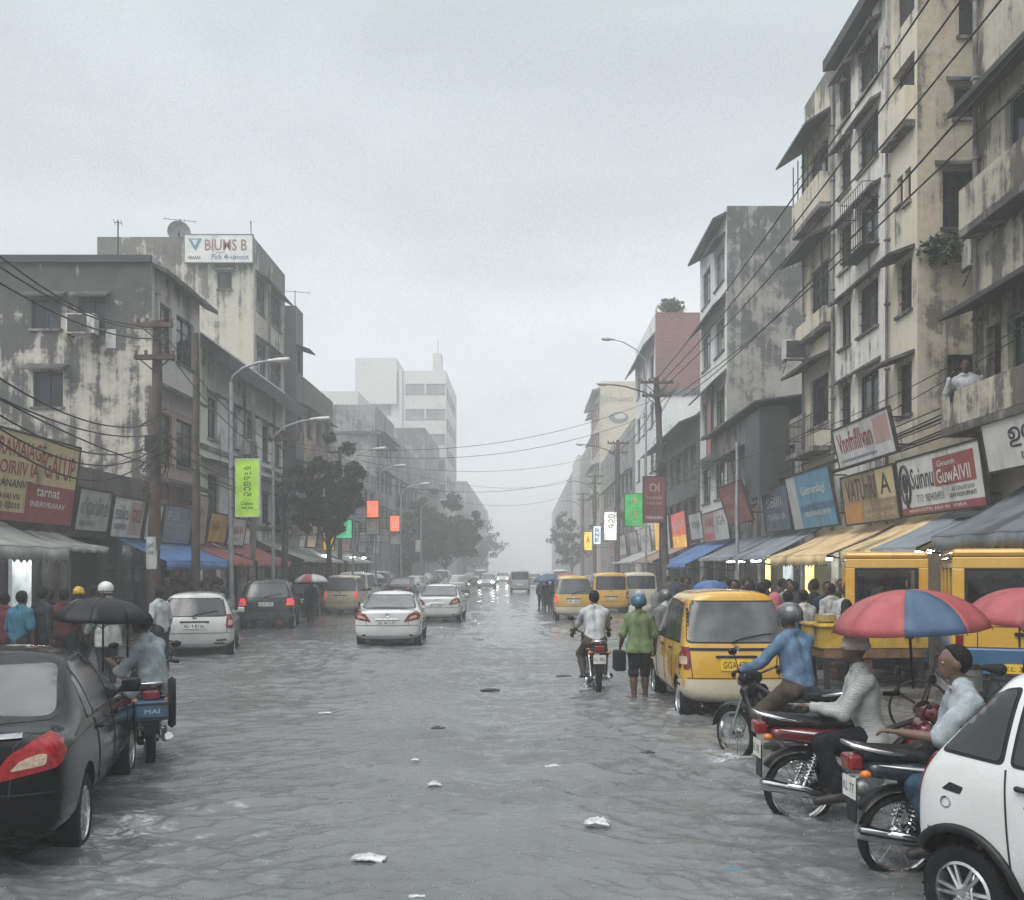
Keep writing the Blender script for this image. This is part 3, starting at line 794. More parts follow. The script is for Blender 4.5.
def wheel(parent, c, side, r=.29, wdt=.18, spokes=7, style='alloy', axle='x', double=True):
    """tyre with a rim sub-part; side +1 shows its face to +x"""
    b = MB(); h = wdt / 2
    b.lathe([(r * .62, -h * .8), (r * .74, -h), (r * .93, -h * .95), (r * .99, -h * .7), (r, -h * .3), (r, h * .3), (r * .99, h * .7), (r * .93, h * .95), (r * .74, h), (r * .62, h * .8), (r * .62, -h * .8)], 32, c, 'x')
    for i in range(26):                                   # tread blocks
        a = 2 * PI * i / 26
        for q in (-1, 1):
            b.tube([(c[0] + q * h * .08, c[1] + (r + .002) * math.cos(a), c[2] + (r + .002) * math.sin(a)), (c[0] + q * h * .8, c[1] + (r + .001) * math.cos(a + .06), c[2] + (r + .001) * math.sin(a + .06))], .006, 4, False)
    ty = b.build('wheel', RUB, parent, 40)
    b = MB(); f = side * h
    b.lathe([(r * .64, -f * .8), (r * .66, f * .85), (r * .60, f * .95), (r * .57, f * .6), (r * .55, -f * .3)], 32, c, 'x')
    if style == 'alloy':
        for i in range(spokes):
            a = 2 * PI * i / spokes; ca, sa = math.cos(a), math.sin(a)
            for q in ((-.10, .10) if double else (0,)):
                p0 = (c[0] + f * .80, c[1] + r * .1 * ca - q * .3 * r * sa, c[2] + r * .1 * sa + q * .3 * r * ca)
                p1 = (c[0] + f * .72, c[1] + r * .59 * math.cos(a + q * 1.6), c[2] + r * .59 * math.sin(a + q * 1.6))
                b.tube([p0, p1], [r * .055, r * .045], 6)
        b.lathe([(0, f * .92), (r * .12, f * .9), (r * .16, f * .75), (r * .16, f * .2)], 14, c, 'x')
    else:
        b.lathe([(0, f * .95), (r * .16, f * .93), (r * .2, f * .62), (r * .42, f * .55), (r * .52, f * .75), (r * .58, f * .6)], 24, c, 'x')
        for i in range(8):
            a = 2 * PI * i / 8; b.tube([(c[0] + f * .5, c[1] + r * .34 * math.cos(a), c[2] + r * .34 * math.sin(a)), (c[0] + f * .66, c[1] + r * .34 * math.cos(a), c[2] + r * .34 * math.sin(a))], r * .05, 6)
    b.build('rim', ALLOY, ty, 40)
    b = MB(); b.lathe([(0, f * .1), (r * .55, f * .1), (r * .56, -f * .5)], 20, c, 'x'); b.build('brake_drum', DARKMET, ty, 40)
    return ty

def cage(stations, hw):
    """stations: list of 8 half-section points (x,y,z); returns mirrored closed cage"""
    v = []; f = []; idx = []
    for st in stations:
        row = {}
        for k, p in enumerate(st):
            if k in (0, 7): row[('c', k)] = len(v); v.append((0, p[1], p[2]))
            else:
                row[('r', k)] = len(v); v.append(p); row[('l', k)] = len(v); v.append((-p[0], p[1], p[2]))
        idx.append(row)
    def g(i, k, sd): return idx[i][('c', k)] if k in (0, 7) else idx[i][(sd, k)]
    for i in range(len(stations) - 1):
        for k in range(7):
            f.append((g(i, k, 'r'), g(i + 1, k, 'r'), g(i + 1, k + 1, 'r'), g(i, k + 1, 'r')))
            f.append((g(i, k, 'l'), g(i, k + 1, 'l'), g(i + 1, k + 1, 'l'), g(i + 1, k, 'l')))
    for i, sg in ((0, -1), (len(stations) - 1, 1)):
        c = {1: idx[i][('c', 0)], 6: idx[i][('c', 7)]}
        for k in range(2, 6):
            p = stations[i][k]; c[k] = len(v); v.append((0, p[1] + sg * .06, p[2]))
        for k in range(1, 6):
            f.append((g(i, k, 'r'), g(i, k + 1, 'r'), c[k + 1], c[k])); f.append((g(i, k, 'l'), c[k], c[k + 1], g(i, k + 1, 'l')))
    return v, f

def sec(hw, yl, cab, H, belt, yu=None, sw=1.0, zd=None, zb=.24, rw=.70, zmid=None):
    yu = yl if yu is None else yu
    if cab:
        dz = H - belt
        return [(0, yl, zb), (hw * sw * .90, yl, zb), (hw * sw, yl, zb + .22), (hw * sw, yl, belt - .16), (hw * sw * .955, yl * .8 + yu * .2, belt + .01),
                (hw * sw * (rw + .06), yu, H - .13), (hw * sw * (rw - .12), yu, H - .015), (0, yu, H + .012)]
    zd = belt if zd is None else zd
    return [(0, yl, zb), (hw * sw * .90, yl, zb), (hw * sw, yl, zb + .2), (hw * sw, yl, zd - .2), (hw * sw * .95, yl, zd - .05),
            (hw * sw * .80, yl, zd - .01), (hw * sw * .45, yl, zd + .01), (0, yl, zd + .02)]

KINDS = {}
def _k(name, **kw): KINDS[name] = kw
_k('sedan', W=1.70, L=4.35, H=1.47, belt=.93, wheels=(.92, 3.42), wr=.30, ar=.355,
   st=lambda hw, H, b: [sec(hw, .05, 0, H, b, sw=.90, zd=b + .04, zb=.34), sec(hw, .16, 0, H, b, sw=.97, zd=b + .085, zb=.27), sec(hw, .46, 0, H, b, zd=b + .09), sec(hw, .66, 0, H, b, zd=b + .09),
                        sec(hw, 1.02, 1, H, b, yu=1.30), sec(hw, 1.75, 1, H, b, yu=1.75), sec(hw, 2.45, 1, H, b, yu=2.30), sec(hw, 3.12, 0, H, b, zd=b + .03), sec(hw, 3.65, 0, H, b, zd=b - .07), sec(hw, 4.15, 0, H, b, sw=.94, zd=b - .22), sec(hw, 4.33, 0, H, b, sw=.84, zd=b - .30, zb=.3)],
   side=[[(1.16, .97), (1.36, .97), (1.36, 1.27), (1.30, 1.25)], [(1.40, .97), (2.13, .965), (2.13, 1.37), (1.52, 1.36), (1.40, 1.30)], [(2.20, .965), (2.98, .96), (2.42, 1.34), (2.20, 1.37)]],
   rear=[(-.66, 1.05), (.66, 1.05), (.55, 1.365), (-.55, 1.365)], front=[(-.68, 1.0), (.68, 1.0), (.56, 1.36), (-.56, 1.36)],
   tail=[(.40, .72), (.80, .80), (.82, .985), (.70, .995), (.52, .90)], plate=(.70, .46, .11), bump=.62)
_k('wagon', W=1.70, L=4.1, H=1.52, belt=.95, wheels=(.72, 3.2), wr=.30, ar=.35,
   st=lambda hw, H, b: [sec(hw, .05, 1, H - .03, b, yu=.34, sw=.92, zb=.34), sec(hw, .14, 1, H, b, yu=.50, sw=.985, zb=.27), sec(hw, .55, 1, H, b, yu=.75), sec(hw, 1.5, 1, H, b, yu=1.5), sec(hw, 2.3, 1, H, b, yu=2.15),
                        sec(hw, 3.0, 0, H, b, zd=b + .02), sec(hw, 3.5, 0, H, b, zd=b - .08), sec(hw, 3.95, 0, H, b, sw=.94, zd=b - .2), sec(hw, 4.1, 0, H, b, sw=.84, zd=b - .3, zb=.3)],
   side=[[(.52, .99), (1.02, .985), (1.02, 1.40), (.74, 1.38)], [(1.07, .985), (1.85, .98), (1.85, 1.42), (1.07, 1.41)], [(1.92, .98), (2.74, .97), (2.20, 1.39), (1.92, 1.42)]],
   rear=[(-.66, 1.0), (.66, 1.0), (.56, 1.38), (-.56, 1.38)], front=[(-.68, 1.0), (.68, 1.0), (.56, 1.4), (-.56, 1.4)],
   tail=[(.66, .72), (.84, .72), (.84, 1.02), (.68, 1.04)], plate=(.78, .48, .12), bump=.60)
_k('suv', W=1.76, L=4.1, H=1.72, belt=1.06, wheels=(.75, 3.2), wr=.35, ar=.41,
   st=lambda hw, H, b: [sec(hw, .05, 1, H - .03, b, yu=.30, sw=.93, zb=.42), sec(hw, .14, 1, H, b, yu=.46, sw=.99, zb=.36), sec(hw, .55, 1, H, b, yu=.75, zb=.34), sec(hw, 1.5, 1, H, b, yu=1.5, zb=.34), sec(hw, 2.35, 1, H, b, yu=2.2, zb=.34),
                        sec(hw, 2.95, 0, H, b, zd=b + .02, zb=.34), sec(hw, 3.5, 0, H, b, zd=b - .05, zb=.34), sec(hw, 3.95, 0, H, b, sw=.95, zd=b - .12, zb=.36), sec(hw, 4.1, 0, H, b, sw=.88, zd=b - .25, zb=.4)],
   side=[[(.50, 1.10), (1.02, 1.095), (1.02, 1.58), (.70, 1.56)], [(1.07, 1.095), (1.85, 1.09), (1.85, 1.60), (1.07, 1.59)], [(1.92, 1.09), (2.7, 1.08), (2.28, 1.56), (1.92, 1.60)]],
   rear=[(-.68, 1.12), (.68, 1.12), (.60, 1.56), (-.60, 1.56)], front=[(-.7, 1.12), (.7, 1.12), (.58, 1.58), (-.58, 1.58)],
   tail=[(.62, .86), (.87, .86), (.87, 1.08), (.66, 1.08)], plate=(.9, .46, .13), bump=.66)
_k('tallbox', W=1.50, L=3.45, H=1.78, belt=1.04, wheels=(.52, 2.85), wr=.28, ar=.33,
   st=lambda hw, H, b: [sec(hw, .04, 1, H - .03, b, yu=.22, sw=.94, zb=.36, rw=.80), sec(hw, .11, 1, H, b, yu=.34, sw=.99, zb=.30, rw=.80), sec(hw, .45, 1, H, b, yu=.6, rw=.80), sec(hw, 1.3, 1, H, b, yu=1.3, rw=.80), sec(hw, 2.15, 1, H - .01, b, yu=2.0, rw=.80),
                        sec(hw, 2.72, 0, H, b, zd=b + .04), sec(hw, 3.05, 0, H, b, zd=b - .04), sec(hw, 3.35, 0, H, b, sw=.95, zd=b - .16), sec(hw, 3.45, 0, H, b, sw=.87, zd=b - .3, zb=.3)],
   side=[[(.40, 1.08), (.84, 1.075), (.84, 1.60), (.52, 1.58)], [(.89, 1.075), (1.55, 1.07), (1.55, 1.63), (.89, 1.61)], [(1.62, 1.07), (2.42, 1.06), (2.02, 1.58), (1.62, 1.63)]],
   rear=[(-.62, 1.10), (.62, 1.10), (.57, 1.63), (-.57, 1.63)], front=[(-.6, 1.1), (.6, 1.1), (.52, 1.6), (-.52, 1.6)],
   tail=[(.60, .74), (.75, .74), (.75, 1.03), (.60, 1.03)], plate=(.80, .42, .15), bump=.60)
_k('van', W=1.62, L=3.7, H=1.86, belt=1.05, wheels=(.65, 2.95), wr=.29, ar=.34,
   st=lambda hw, H, b: [sec(hw, .04, 1, H - .02, b, yu=.12, sw=.96, zb=.36, rw=.84), sec(hw, .1, 1, H, b, yu=.22, sw=.995, zb=.30, rw=.84), sec(hw, .5, 1, H, b, rw=.84), sec(hw, 1.5, 1, H, b, rw=.84), sec(hw, 2.6, 1, H, b, yu=2.45, rw=.84),
                        sec(hw, 3.25, 0, H, b, zd=b + .03), sec(hw, 3.5, 0, H, b, zd=b - .08), sec(hw, 3.68, 0, H, b, sw=.92, zd=b - .2)],
   side=[[(.30, 1.10), (1.0, 1.095), (1.0, 1.68), (.34, 1.67)], [(1.06, 1.095), (1.85, 1.09), (1.85, 1.69), (1.06, 1.69)], [(1.92, 1.09), (2.95, 1.08), (2.5, 1.66), (1.92, 1.69)]],
   rear=[(-.64, 1.12), (.64, 1.12), (.61, 1.68), (-.61, 1.68)], front=[(-.62, 1.15), (.62, 1.15), (.58, 1.66), (-.58, 1.66)],
   tail=[(.66, .72), (.80, .72), (.80, 1.02), (.66, 1.02)], plate=(.72, .46, .12), bump=.58)
_k('hatch', W=1.52, L=3.5, H=1.55, belt=1.01, wheels=(.52, 2.88), wr=.27, ar=.335,
   st=lambda hw, H, b: [sec(hw, .05, 1, H - .06, b, yu=.42, sw=.91, zb=.36), sec(hw, .13, 1, H, b, yu=.58, sw=.985, zb=.30), sec(hw, .5, 1, H + .01, b, yu=.80), sec(hw, 1.3, 1, H + .01, b, yu=1.3), sec(hw, 2.1, 1, H, b, yu=1.9),
                        sec(hw, 2.7, 0, H, b, zd=b + .02), sec(hw, 3.05, 0, H, b, zd=b - .06), sec(hw, 3.38, 0, H, b, sw=.94, zd=b - .18), sec(hw, 3.5, 0, H, b, sw=.84, zd=b - .3, zb=.3)],
   side=[[(.25, 1.06), (.62, 1.045), (.62, 1.425), (.50, 1.40)], [(.70, 1.045), (1.42, 1.03), (1.42, 1.44), (.70, 1.43)], [(1.5, 1.03), (2.42, 1.02), (1.92, 1.41), (1.5, 1.44)]],
   rear=[(-.56, 1.05), (.56, 1.05), (.48, 1.40), (-.48, 1.40)], front=[(-.6, 1.05), (.6, 1.05), (.5, 1.43), (-.5, 1.38)],
   tail=[(.54, .72), (.655, .72), (.65, 1.0), (.56, 1.02)], plate=(.72, .46, .12), bump=.58)

def car(label, kind, mat, ref, world, rotz, cat='car', name='parked_car', group=None, lit=False, headlit=False, plate=PLATE_W, ptext='KL 07 4431', detail=True,
        bumper=None, glass=GLASS, rear_glass=None, wheels_style='alloy', sink=0.0, roofrack=False, two_tone=None, tailmat=None, arch_trim=None, door_lines=True, spokes=7, scale=1.0):
    K = KINDS[kind]; hw = K['W'] / 2; H = K['H']; b0 = K['belt']
    c, s = math.cos(rotz), math.sin(rotz)
    loc = (world[0] - (ref[0] * c - ref[1] * s), world[1] - (ref[0] * s + ref[1] * c), ROAD - sink)
    T = thing(name, label, cat, loc, rotz, group)
    v, f = cage(K['st'](hw, H, b0), hw)
    W0, W1 = K['wheels']; wr = K['wr']
    B = Body(v, f, T, mat, 'body', [(W0, wr + .02, K['ar']), (W1, wr + .02, K['ar'])], hw=hw)
    for y in (W0, W1):
        for sd in (-1, 1): wheel(T, (sd * (hw - .115), y, wr), sd, wr, .19, spokes, wheels_style)
    rg = rear_glass or glass
    rim = TRIM
    B.patch('rear_window_seal', [(x * 1.05, z + (.018 if z > b0 + .25 else -.02)) for x, z in K['rear']], rim, 'y-', .003, .07)
    B.patch('rear_window', K['rear'], rg, 'y-', .007, .06)
    B.patch('windscreen', K['front'], glass, 'y+', .006, .06)
    for sd in ('x+', 'x-'):
        for poly in K['side']:
            fr = B.patch('window', poly, glass, sd, .007, .035)
            cy = sum(p[0] for p in poly) / len(poly); cz = sum(p[1] for p in poly) / len(poly)
            B.patch('window_seal', [(cy + (y - cy) * 1.0 + (.022 if y > cy else -.022), z + (.018 if z > cz else -.018)) for y, z in poly], rim, sd, .0035, .04, parent=fr)
    tm = tailmat or (RED_LIT if lit else RED_LENS)
    for sg in (-1, 1):
        tl = B.patch('tail_light', [(x * sg, z) for x, z in K['tail']], tm, 'y-', .012, .035, .035, maxdeep=.30)
        cx = sum(p[0] for p in K['tail']) / len(K['tail']); cz = sum(p[1] for p in K['tail']) / len(K['tail'])
        B.patch('reverse_lens', [((cx + (x - cx) * .5) * sg, cz - .03 + (z - cz) * .36) for x, z in K['tail']], CLEAR_LENS, 'y-', .018, .02, .03, parent=tl, maxdeep=.25)
        zt = b0 - .2
        hl = B.patch('headlight', [(sg * x, z) for x, z in ((.42, zt - .12), (hw * .9, zt - .1), (hw * .9, zt + .05), (.5, zt + .03))], LAMP_ON if headlit else CLEAR_LENS, 'y+', .012, .04, maxdeep=.3)
    pz, pw, ph = K['plate']
    pl = B.patch('number_plate', [(-pw / 2, pz - ph / 2), (pw / 2, pz - ph / 2), (pw / 2, pz + ph / 2), (-pw / 2, pz + ph / 2)], plate, 'y-', .014, .01, .1)
    p0 = B.at((0, pz), 'y-')
    if detail:
        m = MB(); put_text(m, ptext, (-pw * .43, p0.y - .0175, pz - ph * .3), (1, 0, 0), (0, 0, 1), pw * .86, ph * .6)
        m.build('lettering', INK, pl)
    bz = K['bump']
    bm_ = bumper or mat
    m = MB(); B.line(m, [(-hw * .97, bz + .02), (hw * .97, bz + .02)], 'y-', .007)
    if kind == 'sedan':
        B.line(m, [(-.62, 1.0), (-.55, .95), (-.52, .62)], 'y-', .006); B.line(m, [(.62, 1.0), (.55, .95), (.52, .62)], 'y-', .006)
    else: B.line(m, [(-hw * .86, b0 + .0), (-hw * .80, bz + .03)], 'y-', .006); B.line(m, [(hw * .86, b0 + .0), (hw * .80, bz + .03)], 'y-', .006)
    for sd in ('x+', 'x-'):
        if door_lines:
            S = K['side']; x1 = (S[-1][0][0] + S[-2][1][0]) / 2; xr = (S[-2][0][0] + (S[-3][1][0] if len(S) > 2 else S[-2][0][0] - .1)) / 2
            B.line(m, [(x1, b0 + .02), (x1 + .0, .34)], sd); B.line(m, [(S[-1][1][0] - .02, b0 - .02), (S[-1][1][0] - .05, .34)], sd)
            ya = W0 + K['ar'] * .9
            B.line(m, [(xr, b0), (xr + .02, b0 - .2), (max(ya, xr + .05), .46), (max(ya, xr + .05) + .04, .34)], sd)
            B.line(m, [(max(ya, xr) + .04, .34), (S[-1][1][0] - .05, .34)], sd)
    m.build('panel_gaps', INK, T)
    B.patch('lower_bumper', [(-hw * .86, .26), (hw * .86, .26), (hw * .88, .37), (-hw * .88, .37)], TRIM, 'y-', .01, .03, .06, maxdeep=.3)
    if bumper:
        B.patch('bumper', [(-hw * 1.05, .31), (hw * 1.05, .31), (hw * 1.05, bz), (-hw * 1.05, bz)], bumper, 'y-', .018, .04, .05, maxdeep=.5)
    for sg, sd in ((1, 'x+'), (-1, 'x-')):
        y = K['side'][-1][1][0] - .12; p = B.at((y, b0 + .02), sd)
        m = MB(); v_, f_ = sdf([('b', (p.x + sg * .12, p.y - .01, b0 + .08), (.055, .025, .038), .028), ('c', (p.x, p.y, b0 + .03), (p.x + sg * .1, p.y, b0 + .06), .025, .025)], .014, .03); m.add(v_, f_)
        mr = m.build('side_mirror', (mat if kind in ('sedan', 'wagon') and detail else TRIM), T, True, fix=False)
        m = MB(); m.ball((p.x + sg * .12, p.y - .056, b0 + .08), (.055, .006, .04), 12); m.build('mirror_glass', GLASS, mr, True)
        S = K['side']
        for yy in ([S[-1][0][0] + .06, S[-2][0][0] + .05] if len(S) > 2 else [S[-1][0][0] + .08, S[0][1][0] - .22]):
            p = B.at((yy + .06, b0 - .08), sd)
            m = MB(); m.add(*sdf([('c', (p.x + sg * .022, yy, b0 - .08), (p.x + sg * .022, yy + .15, b0 - .085), .016, .014), ('c', (p.x, yy, b0 - .08), (p.x + sg * .022, yy, b0 - .08), .012, .012), ('c', (p.x, yy + .15, b0 - .085), (p.x + sg * .022, yy + .15, b0 - .085), .012, .012)], .008, .01))
            m.build('door_handle', TRIM if kind in ('hatch', 'tallbox', 'van') else mat, T, True, fix=False)
    if detail:
        p = B.at((0, K['rear'][0][1] + .02), 'y-')
        m = MB(); q = [B.at((x, z), 'y-') + V3(0, -.02, .01) for x, z in ((-.05, K['rear'][0][1] - .02), (.05, K['rear'][0][1] + .03), (.36, K['rear'][0][1] + .09), (.5, K['rear'][0][1] + .1))]
        m.tube(q, [.016, .012, .008, .006], 6)
        if kind != 'sedan': m.build('rear_wiper', TRIM, T, True)
        z = pz + .17 if kind == 'wagon' else b0 - .03
        p = B.at((0, z), 'y-'); m = MB(); m.lathe([(.028, 0), (.042, -.006), (.046, 0), (.042, .006), (.028, .004)], 18, (0, p.y - .008, z), 'y'); m.box(-.04, .04, p.y - .014, p.y - .004, z - .006, z + .006)
        m.build('badge', CHROME, T, 40)
        m = MB(); p = B.at((.0, bz - .06), 'y-')
        zt = pz + ph / 2 + .035; p = B.at((0, zt), 'y-'); m.add(*sdf([('c', (-pw * .62, p.y - .012, zt), (pw * .62, p.y - .012, zt), .018, .018)], .01, .01))
        m.build('tailgate_handle', CHROME if kind == 'sedan' else TRIM, T, True, fix=False)
        for sg in ((-1, 1) if kind != 'sedan' else ()):
            B.patch('reflector', [(sg * hw * .55, .43), (sg * hw * .8, .45), (sg * hw * .8, .49), (sg * hw * .55, .475)], RED_LENS, 'y-', .012, .01, .08, maxdeep=.12)
    m = MB(); m.tube([(-.45, .12, .26), (-.45, -.03, .24)], .028, 10); m.build('exhaust_pipe', DARKMET, T, True)
    # high brake lamp and antenna
    pr = B.at((0, H - .07), 'y-')
    if arch_trim:
        for sg in (-1, 1):
            for y in (W0, W1):
                m = MB(); m.tube([B.at((y + (K['ar'] + .012) * math.cos(a), wr + .02 + (K['ar'] + .012) * math.sin(a)), 'x+' if sg > 0 else 'x-') + V3(sg * .004, 0, 0) for a in np.linspace(-.1, PI + .1, 22)], .028, 6)
                m.build('wheel_arch_trim', arch_trim, T, True)
    return T, B

# ------------------------------------------------------------------ motorcycle (rear axle over y = 0, front wheel ahead on +Y)
def motorcycle(label, loc, rotz, col, group=None, name='motorcycle', scooterish=False, seatmat=None, rear_box=None, plate_text='KL 7 882', helmet=None, res=.012, wb=1.26, rack=True):
    T = thing(name, label, 'motorcycle', loc, rotz, group)
    R = .29
    for y, w in ((0, .095), (wb, .08)):
        b = MB(); h = w / 2
        b.lathe([(R * .82, -h * .6), (R * .9, -h), (R * .97, -h * .75), (R, -h * .25), (R, h * .25), (R * .97, h * .75), (R * .9, h), (R * .82, h * .6), (R * .82, -h * .6)], 40, (0, y, R), 'x')
        wl = b.build('wheel', RUB, T, 40)
        b = MB(); b.lathe([(R * .80, -h * .7), (R * .84, -h * .8), (R * .84, h * .8), (R * .80, h * .7), (R * .76, 0), (R * .80, -h * .7)], 40, (0, y, R), 'x')
        b.lathe([(0, -.06), (.055, -.06), (.06, -.03), (.045, 0), (.06, .03), (.055, .06), (0, .06)], 16, (0, y, R), 'x')
        for i in range(20):
            a = 2 * PI * i / 20; a2 = a + (.35 if i % 2 else -.35); q = .04 if i % 4 < 2 else -.04
            b.tube([(q, y + .05 * math.cos(a), R + .05 * math.sin(a)), (q * .2, y + R * .8 * math.cos(a2), R + R * .8 * math.sin(a2))], .0028, 4, False)
        b.build('rim', CHROME, wl, 40)
    fr = MB()
    for sg in (-1, 1):
        fr.tube([(sg * .07, -.02, R), (sg * .075, .3, R + .0), (sg * .07, .42, .38)], .022, 8)
        fr.tube([(sg * .09, .38, .40), (sg * .1, .1, .68), (sg * .1, -.22, .76)], .016, 8)
    fr.tube([(0, .40, .34), (0, .62, .46), (0, .95, .80), (0, 1.0, .90)], .03, 8)
    fr.tube([(0, .45, .66), (0, .75, .78), (0, .99, .86)], .024, 8)
    for sg in (-1, 1): fr.tube([(sg * .08, .45, .27), (sg * .24, .47, .26)], .014, 8)
    fr.build('frame', DARKMET, T, 40)
    for sg in (-1, 1):                                    # rear shocks
        b = MB(); a, c = V3(sg * .10, -.01, R + .02), V3(sg * .115, .13, .66)
        b.tube([a, c], .013, 8); d = (c - a)
        pts = []
        u = d.normalized().orthogonal(); w_ = d.normalized().cross(u)
        for i in range(90): pts.append(a + d * (.2 + .68 * i / 89) + (u * math.cos(i * .62) + w_ * math.sin(i * .62)) * .026)
        b.tube(pts, .0065, 5); b.build('shock_absorber', CHROME, T, 40)
    b = MB(); b.add(*sdf([('b', (0, .50, .34), (.08, .13, .07), .035), ('c', (0, .62, .40), (0, .76, .52), .075, .07), ('c', (-.12, .46, .33), (.13, .46, .33), .07, .075)], .014, .02))
    for i in range(5): b.lathe([(.075, -.004), (.095, 0), (.075, .004)], 18, (0, .64 + i * .022, .42 + i * .02), 'z')
    b.build('engine', M('engine_metal', (.22, .22, .225), .4, .7, .25, 18), T, 40)
    b = MB(); b.tube([(.10, .66, .34), (.14, .55, .26), (.15, .3, .24), (.155, .16, .27)], [.02, .022, .024, .03], 10)
    b.tube([(.155, .20, .265), (.158, .1, .285), (.165, -.30, .36), (.166, -.36, .372), (.166, -.365, .373)], [.03, .044, .05, .046, .028], 16)
    b.build('exhaust', CHROME, T, 40)
    b = MB(); b.tube([(.205, .12, .315), (.21, -.16, .365)], .022, 8); b.build('heat_shield', CHROME, T, True)
    b = MB(); b.add(*sdf([('c', (-.085, 0, R), (-.085, .42, R + .02), .05, .045)], .015, .01)); b.build('chain_cover', DARKMET, T, True, fix=False)
    # seat and body
    sm = seatmat or M('seat_vinyl', (.014, .014, .015), .35, 0, .25, 14, .2, 70)
    b = MB(); b.add(*sdf([('c', (0, .48, .80), (0, .15, .83), .075, .095), ('c', (-.05, .15, .82), (-.05, -.24, .86), .07, .055), ('c', (.05, .15, .82), (.05, -.24, .86), .07, .055)], res, .04, lambda Fd, X, Y, Z: np.maximum(Fd, .775 + .04 * (Y < .1) - Z)))
    b.build('seat', sm, T, True, fix=False)
    b = MB()
    if scooterish:
        b.add(*sdf([('c', (-.06, .46, .70), (-.08, -.2, .76), .085, .06), ('c', (.06, .46, .70), (.08, -.2, .76), .085, .06), ('c', (0, .5, .6), (0, .2, .66), .1, .08)], res, .04, lambda Fd, X, Y, Z: np.maximum(Fd, Z - .80)))
        b.build('tail_panel', col, T, True, fix=False)
        b = MB(); b.add(*sdf([('c', (-.13, .98, .78), (-.15, .78, .42), .05, .035), ('c', (.13, .98, .78), (.15, .78, .42), .05, .035), ('c', (-.1, .98, .8), (.1, .98, .8), .06, .06), ('c', (0, 1.0, .8), (0, .85, .5), .08, .05)], res, .05))
        b.build('leg_shield', col, T, True, fix=False)
    else:
        b.add(*sdf([('c', (-.06, .40, .72), (-.085, -.22, .77), .065, .045), ('c', (.06, .40, .72), (.085, -.22, .77), .065, .045)], res, .03, lambda Fd, X, Y, Z: np.maximum(Fd, Z - .80 - .05 * (Y < 0))))
        b.build('tail_panel', col, T, True, fix=False)
        b = MB(); b.add(*sdf([('c', (0, .54, .82), (0, .86, .90), .10, .14), ('c', (-.08, .8, .86), (.08, .8, .86), .09, .09)], res, .05)); b.build('fuel_tank', col, T, True, fix=False)
    for sg in (-1, 1):
        b = MB(); b.tube([(sg * .135, .36, .735), (sg * .150, .1, .76), (sg * .135, -.2, .795)], [.004, .012, .003], 6); b.build('stripe', M('silver_stripe', (.6, .6, .6), .3, .3), T, True)
    b = MB(); b.tube([(-.105, .05, .84), (-.125, -.2, .885), (-.09, -.36, .92), (.09, -.36, .92), (.125, -.2, .885), (.105, .05, .84)], .016, 10); b.build('grab_rail', CHROME, T, True)
    # mudguards
    for y, a0, a1, nm, mt, wd in ((0, .35, 2.55, 'rear_mudguard', TRIM, .075), (wb, .15, 2.2, 'front_mudguard', col, .06)):
        b = MB(); prof = [(R + .03, -wd), (R + .055, -wd * .7), (R + .062, 0), (R + .055, wd * .7), (R + .03, wd), (R + .026, wd * .9), (R + .05, 0), (R + .026, -wd * .9), (R + .03, -wd)]
        b.lathe(prof, 22, (0, y, R), 'x', a0, a1); b.build(nm, mt, T, 60)
    b = MB(); b.box(-.075, .075, -.335, -.325, .40, .66); b.build('mud_flap', TRIM, T)
    b = MB(); b.add(*sdf([('b', (0, -.33, .80), (.06, .03, .03), .02)], .01, .01)); b.build('tail_light', RED_LENS, T, True, fix=False)
    for sg in (-1, 1):
        b = MB(); b.ball((sg * .15, -.30, .74), (.035, .04, .028), 10); b.tube([(sg * .05, -.28, .74), (sg * .14, -.30, .74)], .008, 6); b.build('indicator', AMBER, T, True)
    b = MB(); b.box(-.1, .1, -.352, -.344, .56, .70); pl = b.build('number_plate', PLATE_W, T)
    b = MB(); put_text(b, plate_text, (-.085, -.3535, .60), (1, 0, 0), (0, 0, 1), .17, .06); b.build('lettering', INK, pl)
    # front end
    b = MB()
    for sg in (-1, 1): b.tube([(sg * .085, wb, R), (sg * .085, wb - .20, .74), (sg * .08, wb - .25, .88)], [.022, .02, .018], 8)
    b.tube([(-.085, wb - .2, .74), (.085, wb - .2, .74)], .02, 8); b.build('fork', CHROME, T, 40)
    b = MB(); b.tube([(-.34, .84, 1.02), (-.26, .94, 1.03), (-.12, 1.02, .96), (.12, 1.02, .96), (.26, .94, 1.03), (.34, .84, 1.02)], .013, 8); b.build('handlebar', DARKMET, T, True)
    for sg in (-1, 1):
        b = MB(); b.tube([(sg * .345, .83, 1.02), (sg * .26, .935, 1.03)], .02, 8); b.build('grip', RUB, T, True)
        b = MB(); b.tube([(sg * .27, .93, 1.04), (sg * .31, .95, 1.2)], .006, 6); b.add(*sdf([('e', (sg * .33, .95, 1.22), (.06, .02, .04))], .01, .01)); b.build('side_mirror', TRIM, T, True)
    b = MB(); b.add(*sdf([('e', (0, 1.08, .9), (.11, .10, .1)), ('c', (-.08, 1.04, .92), (.08, 1.04, .92), .07, .07)], res, .03)); b.build('cowl', col, T, True, fix=False)
    b = MB(); b.lathe([(0, .03), (.05, .025), (.075, .005), (.08, -.02)], 18, (0, 1.165, .89), 'y'); b.build('headlight', CLEAR_LENS, T, True)
    if rear_box: rear_box(T)
    return T

